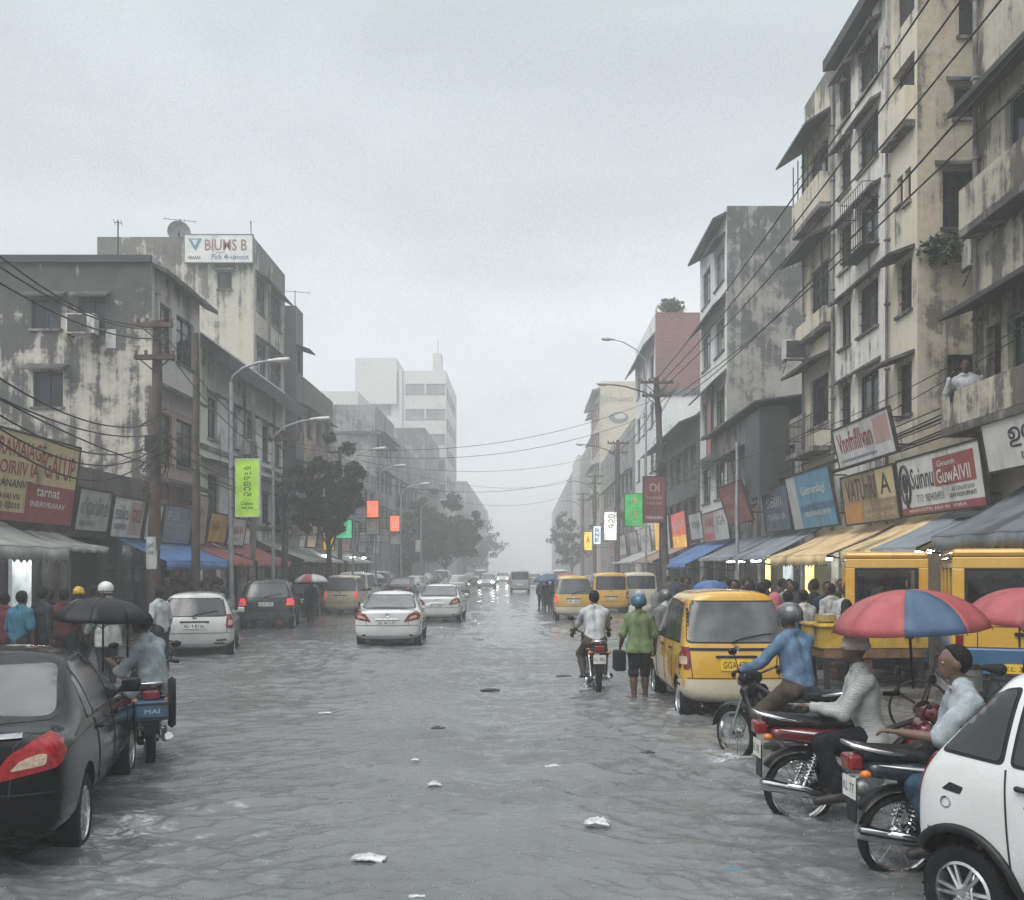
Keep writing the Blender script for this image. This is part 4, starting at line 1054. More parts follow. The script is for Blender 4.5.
# ------------------------------------------------------------------ umbrella
def umbrella(label, loc, tilt=(0, 0), R=.55, H=.26, mats=None, ribs=8, shaft=.75, rotz=0.0, group=None, shaft_to=None, droop=.0):
    T = thing('umbrella', label, 'umbrella', loc, rotz, group)
    mats = mats or [M('umbrella_black', (.010, .011, .013), .45, 0, .2, 6, .1, 60, 0, 0, .2)]
    Rm = (Matrix.Rotation(tilt[0], 3, 'X') @ Matrix.Rotation(tilt[1], 3, 'Y'))
    def tr(p): return Rm @ Vector(p)
    b = MB(); n = ribs; sub = 5; rings = 8
    for i in range(n):
        grid = []
        for r in range(rings + 1):
            t = r / rings; row = []
            for s in range(sub + 1):
                q = s / sub; a = 2 * PI * (i + q) / n
                scallop = (math.cos(PI / n) / math.cos((q - .5) * 2 * PI / n)) * (1 - .03 * math.sin(PI * q) * t ** 2)
                rad = R * math.sin(t * PI / 2 * .92) * scallop
                z = -H * (1 - math.cos(t * PI / 2 * 1.0)) - .012 * math.sin(PI * q) * t
                row.append(tr((rad * math.cos(a), rad * math.sin(a), z)))
            grid.append(row)
        o = len(b.v); b.v.extend([tuple(p) for row in grid for p in row])
        for r in range(rings):
            for s in range(sub):
                if r == 0: b.f.append((o + s, o + (sub + 1) + s, o + (sub + 1) + s + 1))
                else: b.f.append((o + r * (sub + 1) + s, o + (r + 1) * (sub + 1) + s, o + (r + 1) * (sub + 1) + s + 1, o + r * (sub + 1) + s + 1))
                b.m.append(i % len(mats))
    c = b.build('canopy', mats, T, 30)
    so = c.modifiers.new('thick', 'SOLIDIFY'); so.thickness = .004
    m = MB()
    for i in range(n):
        a = 2 * PI * i / n
        m.tube([tr((R * math.sin(t * PI / 2 * .92) * math.cos(a), R * math.sin(t * PI / 2 * .92) * math.sin(a), -H * (1 - math.cos(t * PI / 2)) - .008)) for t in np.linspace(.05, 1.02, 8)], .0035, 5)
        t = .55; m.tube([tr((R * math.sin(t * PI / 2 * .92) * math.cos(a), R * math.sin(t * PI / 2 * .92) * math.sin(a), -H * (1 - math.cos(t * PI / 2)) - .012)), tr((0, 0, -H - .08))], .003, 4)
    m.build('ribs', DARKMET, T)
    m = MB()
    for q in (shaft_to or [tr((0, 0, -shaft))]): m.tube([tr((0, 0, .05)) if not shaft_to or len(shaft_to) == 1 else Vector((q[0], q[1], -.1)), q], .011, 8)
    m.build('shaft', DARKMET, T, True)
    m = MB(); m.lathe([(0, .075), (.006, .07), (.01, .03), (.03, .0), (0, -.01)], 10); m.build('ferrule', DARKMET, T, True)
    return T
# ------------------------------------------------------------------ building kit
WGLASS = M('window_glass', (.012, .014, .016), .10, 0, .35, .9, 0, 40, 0, 0, .3)
WGLASS2 = M('window_glass_dusty', (.04, .046, .05), .25, 0, .4, .8, 0, 40)
FRAME_D = M('window_frame_dark', (.028, .026, .025), .6, 0, .3, 7)
FRAME_W = M('window_frame_pale', (.34, .34, .32), .6, 0, .2, 7, dirt=.3)
FRAME_G = M('window_frame_grey', (.14, .15, .15), .55, 0, .25, 7)
IRON = M('iron_grille', (.03, .03, .032), .6, .4, .3, 10)
HOODM = wallmat('hood_concrete', (.16, .16, .155), (.03, .03, .03), .62, .6, 3.0)
HOODD = wallmat('hood_dark', (.06, .063, .065), (.025, .026, .026), .6, .5, 8.0)
SLAB = wallmat('slab_concrete', (.24, .23, .21), (.035, .034, .032), .60, .9, 5.0)
INNER = M('interior_shade', (.012, .012, .011), .7, 0, .5, 1.2)  # near-black colour standing in for the shade inside the shops
SHUT = corrmat('roller_shutter', (.06, .064, .068), .08, .3)
TUBE = M('fluorescent_tube', (.95, 1, 1), .4, 0, .02, 5, 0, 40, 16.0)
WARM = M('warm_shop_light', (1, .72, .28), .5, 0, .25, 4, 0, 40, .6)
COOL = M('lit_shop_wall', (.75, .82, .85), .6, 0, .25, 3, 0, 40, .12)

class Bld:
    """an Empty plus a wall mesh whose openings are real recesses"""
    def __init__(s, name, label, x, side, y0, y1, depth, h, mat, street=(), cams=(), cat='building', roofm=None, parapet=.0, group=None, z0=ROAD - .1, cammat=None, noface=False):
        s.T = thing(name, label, cat, (x, y0, 0), 0, group)
        s.x, s.side, s.y0, s.y1, s.h = x, side, y0, y1, h
        xb = x + side * depth; s.xb = xb
        b = MB()
        s._wall(b, 'x', x, y0, y1, z0, h, [(o[0], o[2], o[1], o[3]) for o in street], side)
        u0, u1 = (x, xb) if side > 0 else (xb, x)
        cm = MB() if cammat else b
        s._wall(cm, 'y', y0, u0, u1, z0, h, [(o[0], o[2], o[1], o[3]) for o in cams], 1)
        b.quad((u0, y1, z0), (u1, y1, z0), (u1, y1, h), (u0, y1, h)); b.quad((xb, y0, z0), (xb, y1, z0), (xb, y1, h), (xb, y0, h))
        if parapet:                                       # low wall round a sunken roof
            t = .14; b.box(u0 + t, u1 - t, y0 + t, y1 - t, h - parapet, h - parapet + .02)
            b.quad((u0, y0, h), (u1, y0, h), (u1, y0 + t, h), (u0, y0 + t, h)); b.quad((u0, y1, h), (u1, y1, h), (u1, y1 - t, h), (u0, y1 - t, h))
            b.quad((u0, y0 + t, h), (u0 + t, y0 + t, h), (u0 + t, y1 - t, h), (u0, y1 - t, h)); b.quad((u1, y0 + t, h), (u1 - t, y0 + t, h), (u1 - t, y1 - t, h), (u1, y1 - t, h))
            for q in ((u0 + t, y0 + t, u1 - t, y0 + t), (u0 + t, y1 - t, u1 - t, y1 - t), (u0 + t, y0 + t, u0 + t, y1 - t), (u1 - t, y0 + t, u1 - t, y1 - t)):
                b.quad((q[0], q[1], h - parapet), (q[2], q[3], h - parapet), (q[2], q[3], h), (q[0], q[1], h))
        else: b.quad((u0, y0, h), (u1, y0, h), (u1, y1, h), (u0, y1, h))
        s.wall = b.build('wall', mat, s.T, world=True, fix=False)
        if cammat: cm.build('end_wall', cammat, s.T, world=True, fix=False)
        for o in street: s.window('x', *o)
        for o in cams: s.window('y', *o)
    def _wall(s, b, ax, c, u0, u1, z0, z1, holes, sg, dep=.20):
        us = sorted({u0, u1, *[h[0] for h in holes], *[h[2] for h in holes]}); zs = sorted({z0, z1, *[h[1] for h in holes], *[h[3] for h in holes]})
        # refine so that big walls have real vertices
        P = (lambda u, z, d=0: (c + sg * d, u, z)) if ax == 'x' else (lambda u, z, d=0: (u, c + d, z))
        for i in range(len(us) - 1):
            for k in range(len(zs) - 1):
                um, zm = (us[i] + us[i + 1]) / 2, (zs[k] + zs[k + 1]) / 2
                if any(h[0] < um < h[2] and h[1] < zm < h[3] for h in holes): continue
                b.quad(P(us[i], zs[k]), P(us[i + 1], zs[k]), P(us[i + 1], zs[k + 1]), P(us[i], zs[k + 1]))
        for (a, z, e, y) in holes:
            b.quad(P(a, z), P(e, z), P(e, z, dep), P(a, z, dep)); b.quad(P(a, y), P(e, y), P(e, y, dep), P(a, y, dep))
            b.quad(P(a, z), P(a, y), P(a, y, dep), P(a, z, dep)); b.quad(P(e, z), P(e, y), P(e, y, dep), P(e, z, dep))
            b.quad(P(a, z, dep), P(e, z, dep), P(e, y, dep), P(a, y, dep))
    def window(s, ax, u0, u1, z0, z1, kind='w2', hood=0.0, opts=None):
        """kind: wN = N lights, gN = N lights behind a grille, d = dark opening, s = roller shutter, p = pale frame prefix"""
        opts = opts or {}
        sg = s.side if ax == 'x' else 1
        c = s.x if ax == 'x' else s.y0
        def bx(b, a0, a1, d0, d1, q0, q1):
            if ax == 'x': b.box(c + sg * d0, c + sg * d1, a0, a1, q0, q1)
            else: b.box(a0, a1, c + d0, c + d1, q0, q1)
        if kind[0] == 's':
            b = MB(); n = max(3, int((z1 - z0) / .09)); pts = []
            for i in range(n): 
                q = z0 + (z1 - z0) * i / n; bx(b, u0 + .004, u1 - .004, .15, .19, q + .004, q + (z1 - z0) / n * .55)
            bx(b, u0 + .004, u1 - .004, .165, .19, z0, z1)
            b.build('shutter', opts.get('mat', SHUT), s.T, world=True); return
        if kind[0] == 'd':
            b = MB(); bx(b, u0 + .003, u1 - .003, .17, .19, z0 + .003, z1 - .003); b.build('doorway_shade', INNER, s.T, world=True)  # flat dark panel painted as shade in place of a deep room
        else:
            pale = kind[0] == 'p'; kk = kind[1:] if pale else kind
            fm = FRAME_W if pale else opts.get('frame', FRAME_D); n = int(kk[1:] or 2); t = .05
            b = MB(); e = .004
            bx(b, u0 + e, u1 - e, .09, .15, z0 + e, z0 + t); bx(b, u0 + e, u1 - e, .09, .15, z1 - t, z1 - e)
            bx(b, u0 + e, u0 + t, .09, .15, z0 + t, z1 - t); bx(b, u1 - t, u1 - e, .09, .15, z0 + t, z1 - t)
            for i in range(1, n):
                a = u0 + (u1 - u0) * i / n; bx(b, a - .022, a + .022, .095, .145, z0 + t, z1 - t)
            if z1 - z0 > 1.25 and kk[0] == 'w': q = z1 - (z1 - z0) * .28; bx(b, u0 + t, u1 - t, .097, .143, q - .018, q + .018)
            w = b.build('window', fm, s.T, world=True)
            # panes, one part per light; some stand dusty, each slightly out of true
            b = MB()
            for i in range(n):
                a, e_ = u0 + (u1 - u0) * i / n + .025, u0 + (u1 - u0) * (i + 1) / n - .025
                j = random.uniform(-.012, .012); d0 = .12 + random.uniform(-.004, .004)
                if ax == 'x': b.quad((c + sg * (d0 + j), a, z0 + t * .9), (c + sg * (d0 - j), e_, z0 + t * .9), (c + sg * (d0 - j), e_, z1 - t * .9), (c + sg * (d0 + j), a, z1 - t * .9), 1 if random.random() < .3 else 0)
                else: b.quad((a, c + d0 + j, z0 + t * .9), (e_, c + d0 - j, z0 + t * .9), (e_, c + d0 - j, z1 - t * .9), (a, c + d0 + j, z1 - t * .9), 1 if random.random() < .3 else 0)
            b.build('pane', [opts['panes']] * 2 if 'panes' in opts else [WGLASS, WGLASS2], w, world=True)
            if kk[0] == 'g':
                b = MB(); k = max(3, int((u1 - u0) / .13))
                for i in range(1, k): a = u0 + (u1 - u0) * i / k; bx(b, a - .008, a + .008, .045, .06, z0, z1)
                for i in range(1, 4): q = z0 + (z1 - z0) * i / 4; bx(b, u0, u1, .042, .058, q - .01, q + .01)
                b.build('grille', IRON, w, world=True)
            b = MB(); bx(b, u0 - .06, u1 + .06, -.07, .085, z0 - .07, z0 - .002); b.build('sill', SLAB, w, world=True)
        if hood:
            ov = .18; hm = opts.get('hood', HOODM); dr = opts.get('drop', .22) * hood
            b = MB(); zt = z1 + .12
            for (a0, a1) in ((u0 - ov, u1 + ov),):
                pr = [(0.0, zt + .10), (-hood, zt - dr), (-hood, zt - dr - .07), (0.0, zt)]
                if ax == 'x': b.prism([(c + sg * p[0], a0, p[1]) for p in pr], (0, a1 - a0, 0))
                else: b.prism([(a0, c + p[0], p[1]) for p in pr], (a1 - a0, 0, 0))
            b.build('sunshade', hm, s.T, world=True, bevel=.012)
    def part(s, name, b, mat, **kw): return b.build(name, mat, s.T, world=True, **kw)
    def balcony(s, y0, y1, z, out=.9, wall=.9, mat=None, rail=False, slabm=None, closed=False):
        sg = -s.side; b = MB(); x = s.x
        b.box(x + sg * .003, x + sg * out, y0, y1, z - .14, z)
        bo = b.build('balcony', slabm or SLAB, s.T, world=True, bevel=.01)
        b = MB(); t = .1
        if rail:
            for q in (z + .45, z + .9): b.tube([(x + sg * .02, y0 + .03, q), (x + sg * (out - .04), y0 + .03, q), (x + sg * (out - .04), y1 - .03, q), (x + sg * .02, y1 - .03, q)], .018, 6)
            n = int((y1 - y0) / .14)
            for i in range(n + 1): yy = y0 + .03 + (y1 - y0 - .06) * i / n; b.tube([(x + sg * (out - .04), yy, z), (x + sg * (out - .04), yy, z + .9)], .009, 5)
            b.build('railing', IRON, bo, world=True)
        else:
            b.box(x + sg * (out - t), x + sg * out - sg * .002, y0 + .002, y1 - .002, z + .002, z + wall); b.box(x + sg * .003, x + sg * (out - t), y0 + .003, y0 + t, z + .002, z + wall - .002); b.box(x + sg * .003, x + sg * (out - t), y1 - t, y1 - .003, z + .002, z + wall - .002)
            b.build('parapet', mat or SLAB, bo, world=True, bevel=.012)
        return bo
    def eave(s, y0, y1, z, out=.8, thick=.12, drop=.15, mat=None, name='eave'):
        sg = -s.side; b = MB(); x = s.x
        b.prism([(x + sg * .003, y0, z), (x + sg * out, y0, z - drop), (x + sg * out, y0, z - drop - thick), (x + sg * .003, y0, z - thick)], (0, y1 - y0, 0))
        return b.build(name, mat or HOODD, s.T, world=True, bevel=.012)
    def pipe(s, y, z0, z1, r=.05, mat=None):
        sg = -s.side; b = MB(); x = s.x + sg * (r + .03)
        b.tube([(x, y, z0), (x, y, z1)], r, 8)
        for q in np.arange(z0 + .6, z1, 1.5): b.box(s.x + sg * .002, x + sg * (r + .012), y - r * 1.3, y + r * 1.3, q, q + .05)
        b.build('drain_pipe', mat or M('drain_pipe', (.2, .2, .19), .6, 0, .2, 4, dirt=.5), s.T, True, world=True)

def ac_unit(label, p, axis, side=1, group='air conditioners on the walls'):
    """split unit on a bracket; axis 'y' faces the camera, 'x' faces the street"""
    T = thing('air_conditioner', label, 'air conditioner', p, 0 if axis == 'y' else (PI / 2 * side), group)
    m = M('ac_casing', (.5, .5, .47), .5, 0, .12, 8, dirt=.4)
    b = MB(); b.box(-.42, .42, -.30, .02, 0, .58); b.build('casing', m, T, bevel=.02)
    b = MB(); b.lathe([(.24, -.312), (.255, -.318), (.24, -.322)], 24, (-.08, 0, .29), 'y')
    for i in range(14): q = .06 + .033 * i; b.box(-.35, .19, -.312, -.306, q, q + .012)
    b.build('fan_grille', M('ac_grille', (.1, .1, .1), .5), T)
    b = MB(); b.box(-.36, .2, -.3045, -.3035, .04, .54); b.build('fan_recess', INK, T)
    b = MB()
    for x in (-.35, .35): b.box(x - .02, x + .02, -.34, .12, -.05, -.005); b.tube([(x, -.3, -.03), (x, .1, -.34)], .014, 5)
    b.build('bracket', IRON, T)
    return T

# ------------------------------------------------------------------ shop signs
def sign(label, side, x, y0, y1, z0, z1, bgmat, texts=(), lean=.16, group=None, border=None, name='shop_sign', cat='sign', bands=(), thick=.06, depth_legs=True):
    """board on the shop front facing the street; y0 nearer end. texts: (string, u0, v0, u1, v1, mat) in 0..1 as read"""
    T = thing(name, label, cat, (x, (y0 + y1) / 2, z0), 0, group)
    out = -side
    L = y1 - y0; Hh = z1 - z0
    # reading direction: on the left side text runs away from the camera to the right -> +y ; right side: -y
    ud = Vector((0, 1 if side < 0 else -1, 0)); o = Vector((0, -L / 2 if side < 0 else L / 2, 0))
    wd = Vector((out * lean, 0, Hh)).normalized(); nrm = ud.cross(wd)
    Hl = math.hypot(Hh, lean)
    def pt(u, v, d=0): return o + ud * (u * L) + wd * (v * Hl) + nrm * d
    def slab(b, u0, v0, u1, v1, d0, d1, mi=0): b.prism([pt(u0, v0, d0), pt(u1, v0, d0), pt(u1, v1, d0), pt(u0, v1, d0)], nrm * (d1 - d0), mi)
    b = MB(); slab(b, 0, 0, 1, 1, -thick, 0); b.build('board', bgmat, T)
    b = MB(); e = .035 / max(L, .1); g = .035 / Hl
    slab(b, -e, -g, 1 + e, g * .2, -thick, .02); slab(b, -e, 1 - g * .2, 1 + e, 1 + g, -thick, .02); slab(b, -e, g * .2, e * .2, 1 - g * .2, -thick, .02); slab(b, 1 - e * .2, g * .2, 1 + e, 1 - g * .2, -thick, .02)
    b.build('frame', border or FRAME_D, T)
    if depth_legs:
        b = MB()
        for u in (.12, .88):
            for v in (.2, .85): q = pt(u, v, -thick); b.tube([q, q + Vector((-out * .55, 0, 0))], .02, 5)
        b.build('bracket', IRON, T)
    for (u0, v0, u1, v1, m) in bands:
        b = MB(); slab(b, u0, v0, u1, v1, .001, .005); b.build('colour_panel', m, T)
    for (tx, u0, v0, u1, v1, m) in texts:
        b = MB(); put_text(b, tx, pt(u0, v0, .009), ud, wd, (u1 - u0) * L, (v1 - v0) * Hl, 0, .01); b.build('lettering', m, T)
    return T, pt, nrm

def hang_sign(label, x, y, z0, z1, wd, face, texts, border=None, thick=.16, group=None, lit=0.0, arm_to=None, cat='sign'):
    """double sided blade sign facing up and down the street"""
    T = thing('hanging_sign', label, cat, (x, y, z0), 0, group)
    h = z1 - z0
    b = MB(); b.box(-wd / 2, wd / 2, -thick / 2, thick / 2, 0, h); b.build('board', face, T)
    b = MB(); t = .035
    for q in (-1, 1): b.box(q * (wd / 2 + .002), q * (wd / 2 + t), -thick / 2 - .02, thick / 2 + .02, -t, h + t)
    b.box(-wd / 2, wd / 2, -thick / 2 - .02, thick / 2 + .02, -t, -.002); b.box(-wd / 2, wd / 2, -thick / 2 - .02, thick / 2 + .02, h + .002, h + t); b.build('frame', border or FRAME_D, T)
    for (tx, u0, v0, u1, v1, m) in texts:
        b = MB()
        if isinstance(tx, str): put_text(b, tx, (-wd / 2 + u0 * wd, -thick / 2 - .005, v0 * h), (1, 0, 0), (0, 0, 1), (u1 - u0) * wd, (v1 - v0) * h, 0, .012)
        else:
            k = len(tx)
            for i, ch in enumerate(tx): put_text(b, ch, (-wd / 2 + u0 * wd, -thick / 2 - .005, (v1 - (v1 - v0) * (i + .88) / k) * h), (1, 0, 0), (0, 0, 1), (u1 - u0) * wd, (v1 - v0) * h / k * .76, 0, .012)
        b.build('lettering', m, T)
    if arm_to is not None:
        b = MB()
        for q in (.15, .85): b.tube([(math.copysign(wd / 2, arm_to - x), 0, h * q), (arm_to - x, 0, h * q)], .02, 6)
        b.build('bracket', IRON, T)
    return T

# ------------------------------------------------------------------ awnings: sagging cloth or sheet, valance, struts
def awning(label, side, x, y0, y1, z0, z1, out, mats, valance=.22, group='shop awnings', split=None, name='awning', scallop=True, sag=.05):
    T = thing(name, label, 'awning', (x, (y0 + y1) / 2, z1), 0, group)
    sg = -side; n = 22; m = 8; L = y1 - y0
    b = MB(); V = []
    for i in range(n + 1):
        for k in range(m + 1):
            t = k / m; u = i / n
            z = -(z1 - z0) * t - sag * math.sin(PI * t) * (1 + .3 * math.sin(u * 9)) + .012 * math.sin(u * 31 + 3 * t)
            V.append((sg * out * t, -L / 2 + L * u, z))
    Fq = [(i * (m + 1) + k, (i + 1) * (m + 1) + k, (i + 1) * (m + 1) + k + 1, i * (m + 1) + k + 1) for i in range(n) for k in range(m)]
    b.v = V; b.f = Fq; b.m = [(1 if split is not None and (i + .5) / n < split else 0) for i in range(n) for k in range(m)]
    c = b.build('cloth', mats, T, 60); so = c.modifiers.new('t', 'SOLIDIFY'); so.thickness = .012
    b = MB(); n2 = n * 4; V = []
    for i in range(n2 + 1):
        u = i / n2; ze = -(z1 - z0) + .012 * math.sin(u * 31 + 3)
        V.append((sg * out, -L / 2 + L * u, ze)); w = valance * (1 - (.22 * abs(math.sin(u * n * 1.0 * PI)) if scallop else 0)) 
        V.append((sg * (out + .012 + .02 * math.sin(u * 23)), -L / 2 + L * u, ze - w))
    b.v = V; b.f = [(2 * i, 2 * i + 2, 2 * i + 3, 2 * i + 1) for i in range(n2)]; b.m = [(1 if split is not None and (i + .5) / n2 < split else 0) for i in range(n2)]
    c = b.build('valance', mats, T, 60); so = c.modifiers.new('t', 'SOLIDIFY'); so.thickness = .012
    for yy in (-L / 2 + .05, L / 2 - .05):
        b = MB(); b.tube([(sg * .02, yy, -(z1 - z0) - .25), (sg * (out - .02), yy, -(z1 - z0) - .03)], .018, 6); b.tube([(sg * .02, yy, -.04), (sg * (out - .02), yy, -(z1 - z0) - .03)], .016, 6); b.build('strut', IRON, T)
    return T
# ================================================================== LEFT SIDE
LX = -11.0
W_L1 = wallmat('wall_mouldy', (.50, .475, .41), (.028, .030, .030), .58, .9, 1.0, topz=11.2, topamt=.17, topd=3.0)
W_L1S = wallmat('wall_cream_pink', (.46, .45, .42), (.07, .065, .06), .36, .7, 2.0, topz=11.2, topamt=.18, topd=1.2, base2=(.38, .27, .24), split=6.9)
W_L2 = wallmat('wall_white_left', (.62, .63, .61), (.07, .07, .07), .40, 1.1, 6.0)
W_L3 = wallmat('wall_tan_tower', (.43, .41, .35), (.055, .055, .05), .48, 1.1, 4.0, topz=17.2, topamt=.22, topd=2.5)
W_DARK = wallmat('wall_dark_grey', (.12, .125, .125), (.04, .042, .045), .55, .8, 9.0)
W_BRN = wallmat('wall_ochre', (.33, .27, .18), (.06, .055, .05), .52, .8, 12.0, topz=12.3, topamt=.35, topd=4.5)
W_GREY = wallmat('wall_grey', (.28, .285, .28), (.06, .06, .06), .50, .8, 14.0)
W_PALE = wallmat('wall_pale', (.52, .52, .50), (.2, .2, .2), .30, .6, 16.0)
W_LOW = wallmat('wall_shop_row', (.13, .122, .11), (.045, .042, .04), .55, .9, 18.0)

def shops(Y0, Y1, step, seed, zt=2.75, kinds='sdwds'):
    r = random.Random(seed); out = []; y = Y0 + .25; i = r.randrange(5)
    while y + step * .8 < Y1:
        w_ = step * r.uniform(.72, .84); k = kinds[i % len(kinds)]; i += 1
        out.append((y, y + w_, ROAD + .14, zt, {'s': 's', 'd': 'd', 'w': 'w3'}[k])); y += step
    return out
def rows(ys, zs, h, kind='w2', hood=0.0, r=None, opts=None):
    return [(a, b, z, z + h, kind if isinstance(kind, str) else random.choice(kind), hood, opts) for z in zs for a, b in ys]

L0 = Bld('low_shop_building', 'single storey shop row under the big yellow and red billboard on the left', LX, -1, 8, 28.2, 9, 4.5, W_LOW, street=shops(8, 28.2, 2.9, 3), parapet=.3)
for a, b_ in ((20.4, 21.2),):
    m = MB(); m.box(LX + .02, LX + .10, a, b_, .2, 2.5); L0.part('lit_panel', m, COOL)
    m = MB(); m.tube([(LX + .45, 20.6, 2.28), (LX + .45, 22.0, 2.28)], .03, 8); L0.part('strip_light', m, TUBE)
for y in (11.2, 14.1, 17.0, 19.9, 22.8, 25.7):
    m = MB(); m.box(LX + .004, LX + .16, y - .14, y + .14, ROAD, 2.8); L0.part('pillar', m, W_LOW, bevel=.02)

L1 = Bld('apartment_building', 'mould-blackened plaster building with two small windows and an air conditioner on its end wall, left', LX, -1, 28.3, 32.45, 21, 11.2, W_L1S, cammat=W_L1,
         street=rows([(28.7, 29.9), (30.3, 31.9)], [8.5, 5.2], 1.5, 'w2', 0) + shops(28.3, 32.4, 2.0, 1),
         cams=[(-14.55, -13.68, 9.02, 9.92, 'w2', .3), (-13.15, -12.38, 9.02, 9.92, 'w2', .3), (-14.50, -13.62, 6.72, 7.78, 'w2', .45), (-19.2, -18.2, 9.0, 9.95, 'w2', .3), (-17.2, -16.3, 6.7, 7.7, 'g2', .3)])
L1.eave(28.32, 33.0, 11.0, .45, .14, .2)
L1.eave(28.32, 32.4, 7.6, .5, .12, .25); L1.eave(28.35, 32.4, 4.75, .5, .12, .2)
for y0_, y1_, z_ in ((32.5, 44, 6.05), (32.5, 44, 3.55)):
    m = MB(); m.box(LX + .003, LX + .07, y0_, y1_, z_, z_ + .16); L1.part('floor_band', m, SLAB, bevel=.01)
m = MB(); m.box(-20, LX + .02, 28.18, 28.297, 10.95, 11.18); L1.part('roof_band', m, HOODD, bevel=.02)
m = MB(); m.box(-12.35, -12.05, 28.27, 28.298, 8.45, 9.0); L1.part('repaired_patch', m, M('new_plaster', (.5, .5, .48), .8))
L1.pipe(28.6, 3.5, 11)
L2 = Bld('apartment_building', 'long white building with dark sloping roof edge beside the wooden poles, left', LX, -1, 32.5, 44.0, 8, 10.0, W_L2,
         street=rows([(33.3, 34.3), (35.6, 36.7), (38.0, 39.0), (40.2, 41.2), (42.3, 43.3)], [6.5], 1.45, ('w2', 'pw2', 'g2'), .5) + rows([(33.3, 34.5), (35.6, 36.7), (38.0, 39.0), (40.2, 41.3), (42.3, 43.3)], [3.9], 1.35, ('w2', 'g2'), .0) + shops(32.5, 44, 2.6, 2))
L2.eave(32.52, 43.98, 9.95, 1.0, .5, .75); L2.eave(32.52, 43.98, 5.75, .7, .12, .15)
L2.pipe(37.4, 3.5, 9.3); L2.pipe(41.8, 3.5, 9.3)
L3 = Bld('apartment_building', 'tall tan tower block with a white rooftop sign on its stained end wall, left', -12.5, -1, 44.2, 50.0, 7.2, 17.2, W_L3,
         street=rows([(44.7, 46.3), (47.0, 49.2)], [14.0, 11.0, 8.0, 5.0], 1.6, ('w3', 'g3'), .6, opts={'hood': HOODD, 'drop': .45}) + shops(44.2, 50, 2.6, 5), cams=[(-14.15, -13.5, 14.8, 15.6, 'w2', .3)], parapet=.8)
L3.pipe(46.7, 3.5, 16.5)
L4 = Bld('apartment_building', 'narrow dark grey tower squeezed beside the tan tower block', -12.0, -1, 50.3, 51.9, .95, 15.7, W_DARK, street=rows([(50.6, 51.6)], [12.2, 9.2, 6.2], 1.3, 'w2', .7, opts={'hood': HOODD}))
L5 = Bld('apartment_building', 'ochre building with blackened top behind the street tree', -12.0, -1, 52.1, 60.0, 8, 12.3, W_BRN, street=rows([(52.8, 54.0), (55.2, 56.4), (57.6, 58.9)], [9.2, 6.2, 3.7], 1.4, ('w2', 'g2'), .5) + shops(52.1, 60, 2.6, 6), parapet=.6)
L5b = Bld('apartment_building', 'low grey building hidden behind the tree crown', -12.0, -1, 60.2, 76.6, 8, 9.3, W_GREY, street=rows([(61.5 + 2.6 * i, 62.7 + 2.6 * i) for i in range(6)], [6.4, 3.8], 1.3, ('w2', 'g2'), .4) + shops(60.2, 76.6, 3, 7))
L6 = Bld('apartment_building', 'hazy grey block with stained parapet past the tree', -12.0, -1, 76.8, 88.0, 4.6, 15.0, W_GREY, street=rows([(77.8 + 2.4 * i, 79.2 + 2.4 * i) for i in range(4)], [11.4, 8.4, 5.4], 1.5, 'w2', .8), cams=[(-14.6, -13.2, 9.0, 10.2, 'w2', 0)], parapet=.5)
m = MB(); m.box(-16.7, -11.6, 76.7, 88.1, 12.6, 12.85); L6.part('cornice', m, HOODM)
L6b = Bld('apartment_building', 'grey shop block in the haze under the white high rise', -12.0, -1, 88.3, 110, 8, 14.0, W_GREY, street=rows([(89.5 + 3 * i, 91 + 3 * i) for i in range(6)], [8.6, 5.6], 1.5, 'w2', .6))
L6c = Bld('apartment_building', 'plain pale block with flat roof far behind the tree', -18.4, -1, 106, 116, 4.5, 21.4, W_PALE, cams=[(-22.3, -20.9, 18, 19.4, 'w2', 0), (-20.3, -19.0, 18, 19.4, 'w2', 0)])
L6d = Bld('apartment_building', 'faint low block in the haze left of the far road', -11.5, -1, 110.4, 129, 8, 18.0, W_GREY, street=rows([(112 + 3 * i, 113.6 + 3 * i) for i in range(5)], [9.6, 6.4], 1.5, 'w2', .6))
FARP = M('haze_paled_window', (.20, .21, .215), .4, 0, .25, .6)  # pane colour paled to stand in for fading through the haze
FARO = {'frame': FRAME_W, 'panes': FARP}  # pale frames as well, so the haze fade sits in the colours
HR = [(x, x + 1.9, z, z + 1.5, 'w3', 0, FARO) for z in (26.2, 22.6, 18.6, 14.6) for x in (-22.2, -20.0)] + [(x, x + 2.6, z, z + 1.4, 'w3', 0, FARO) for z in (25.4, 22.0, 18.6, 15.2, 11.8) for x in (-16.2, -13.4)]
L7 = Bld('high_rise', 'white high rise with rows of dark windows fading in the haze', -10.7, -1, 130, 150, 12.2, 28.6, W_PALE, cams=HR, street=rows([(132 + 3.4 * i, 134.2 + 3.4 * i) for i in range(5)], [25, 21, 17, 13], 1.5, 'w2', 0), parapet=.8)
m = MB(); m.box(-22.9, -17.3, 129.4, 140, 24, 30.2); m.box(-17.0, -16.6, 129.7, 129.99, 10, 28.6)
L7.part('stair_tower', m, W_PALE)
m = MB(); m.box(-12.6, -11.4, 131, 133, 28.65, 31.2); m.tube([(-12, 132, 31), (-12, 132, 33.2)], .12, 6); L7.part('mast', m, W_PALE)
L8 = Bld('apartment_building', 'very faint block closing the left side of the street', -12, -1, 152, 188, 9, 15.5, W_GREY, street=rows([(154 + 4 * i, 156 + 4 * i) for i in range(8)], [11, 7.5], 1.6, 'w2', 0))
L9 = Bld('apartment_building', 'barely visible farthest block on the left of the street', -11.5, -1, 190, 300, 9, 19, W_GREY)

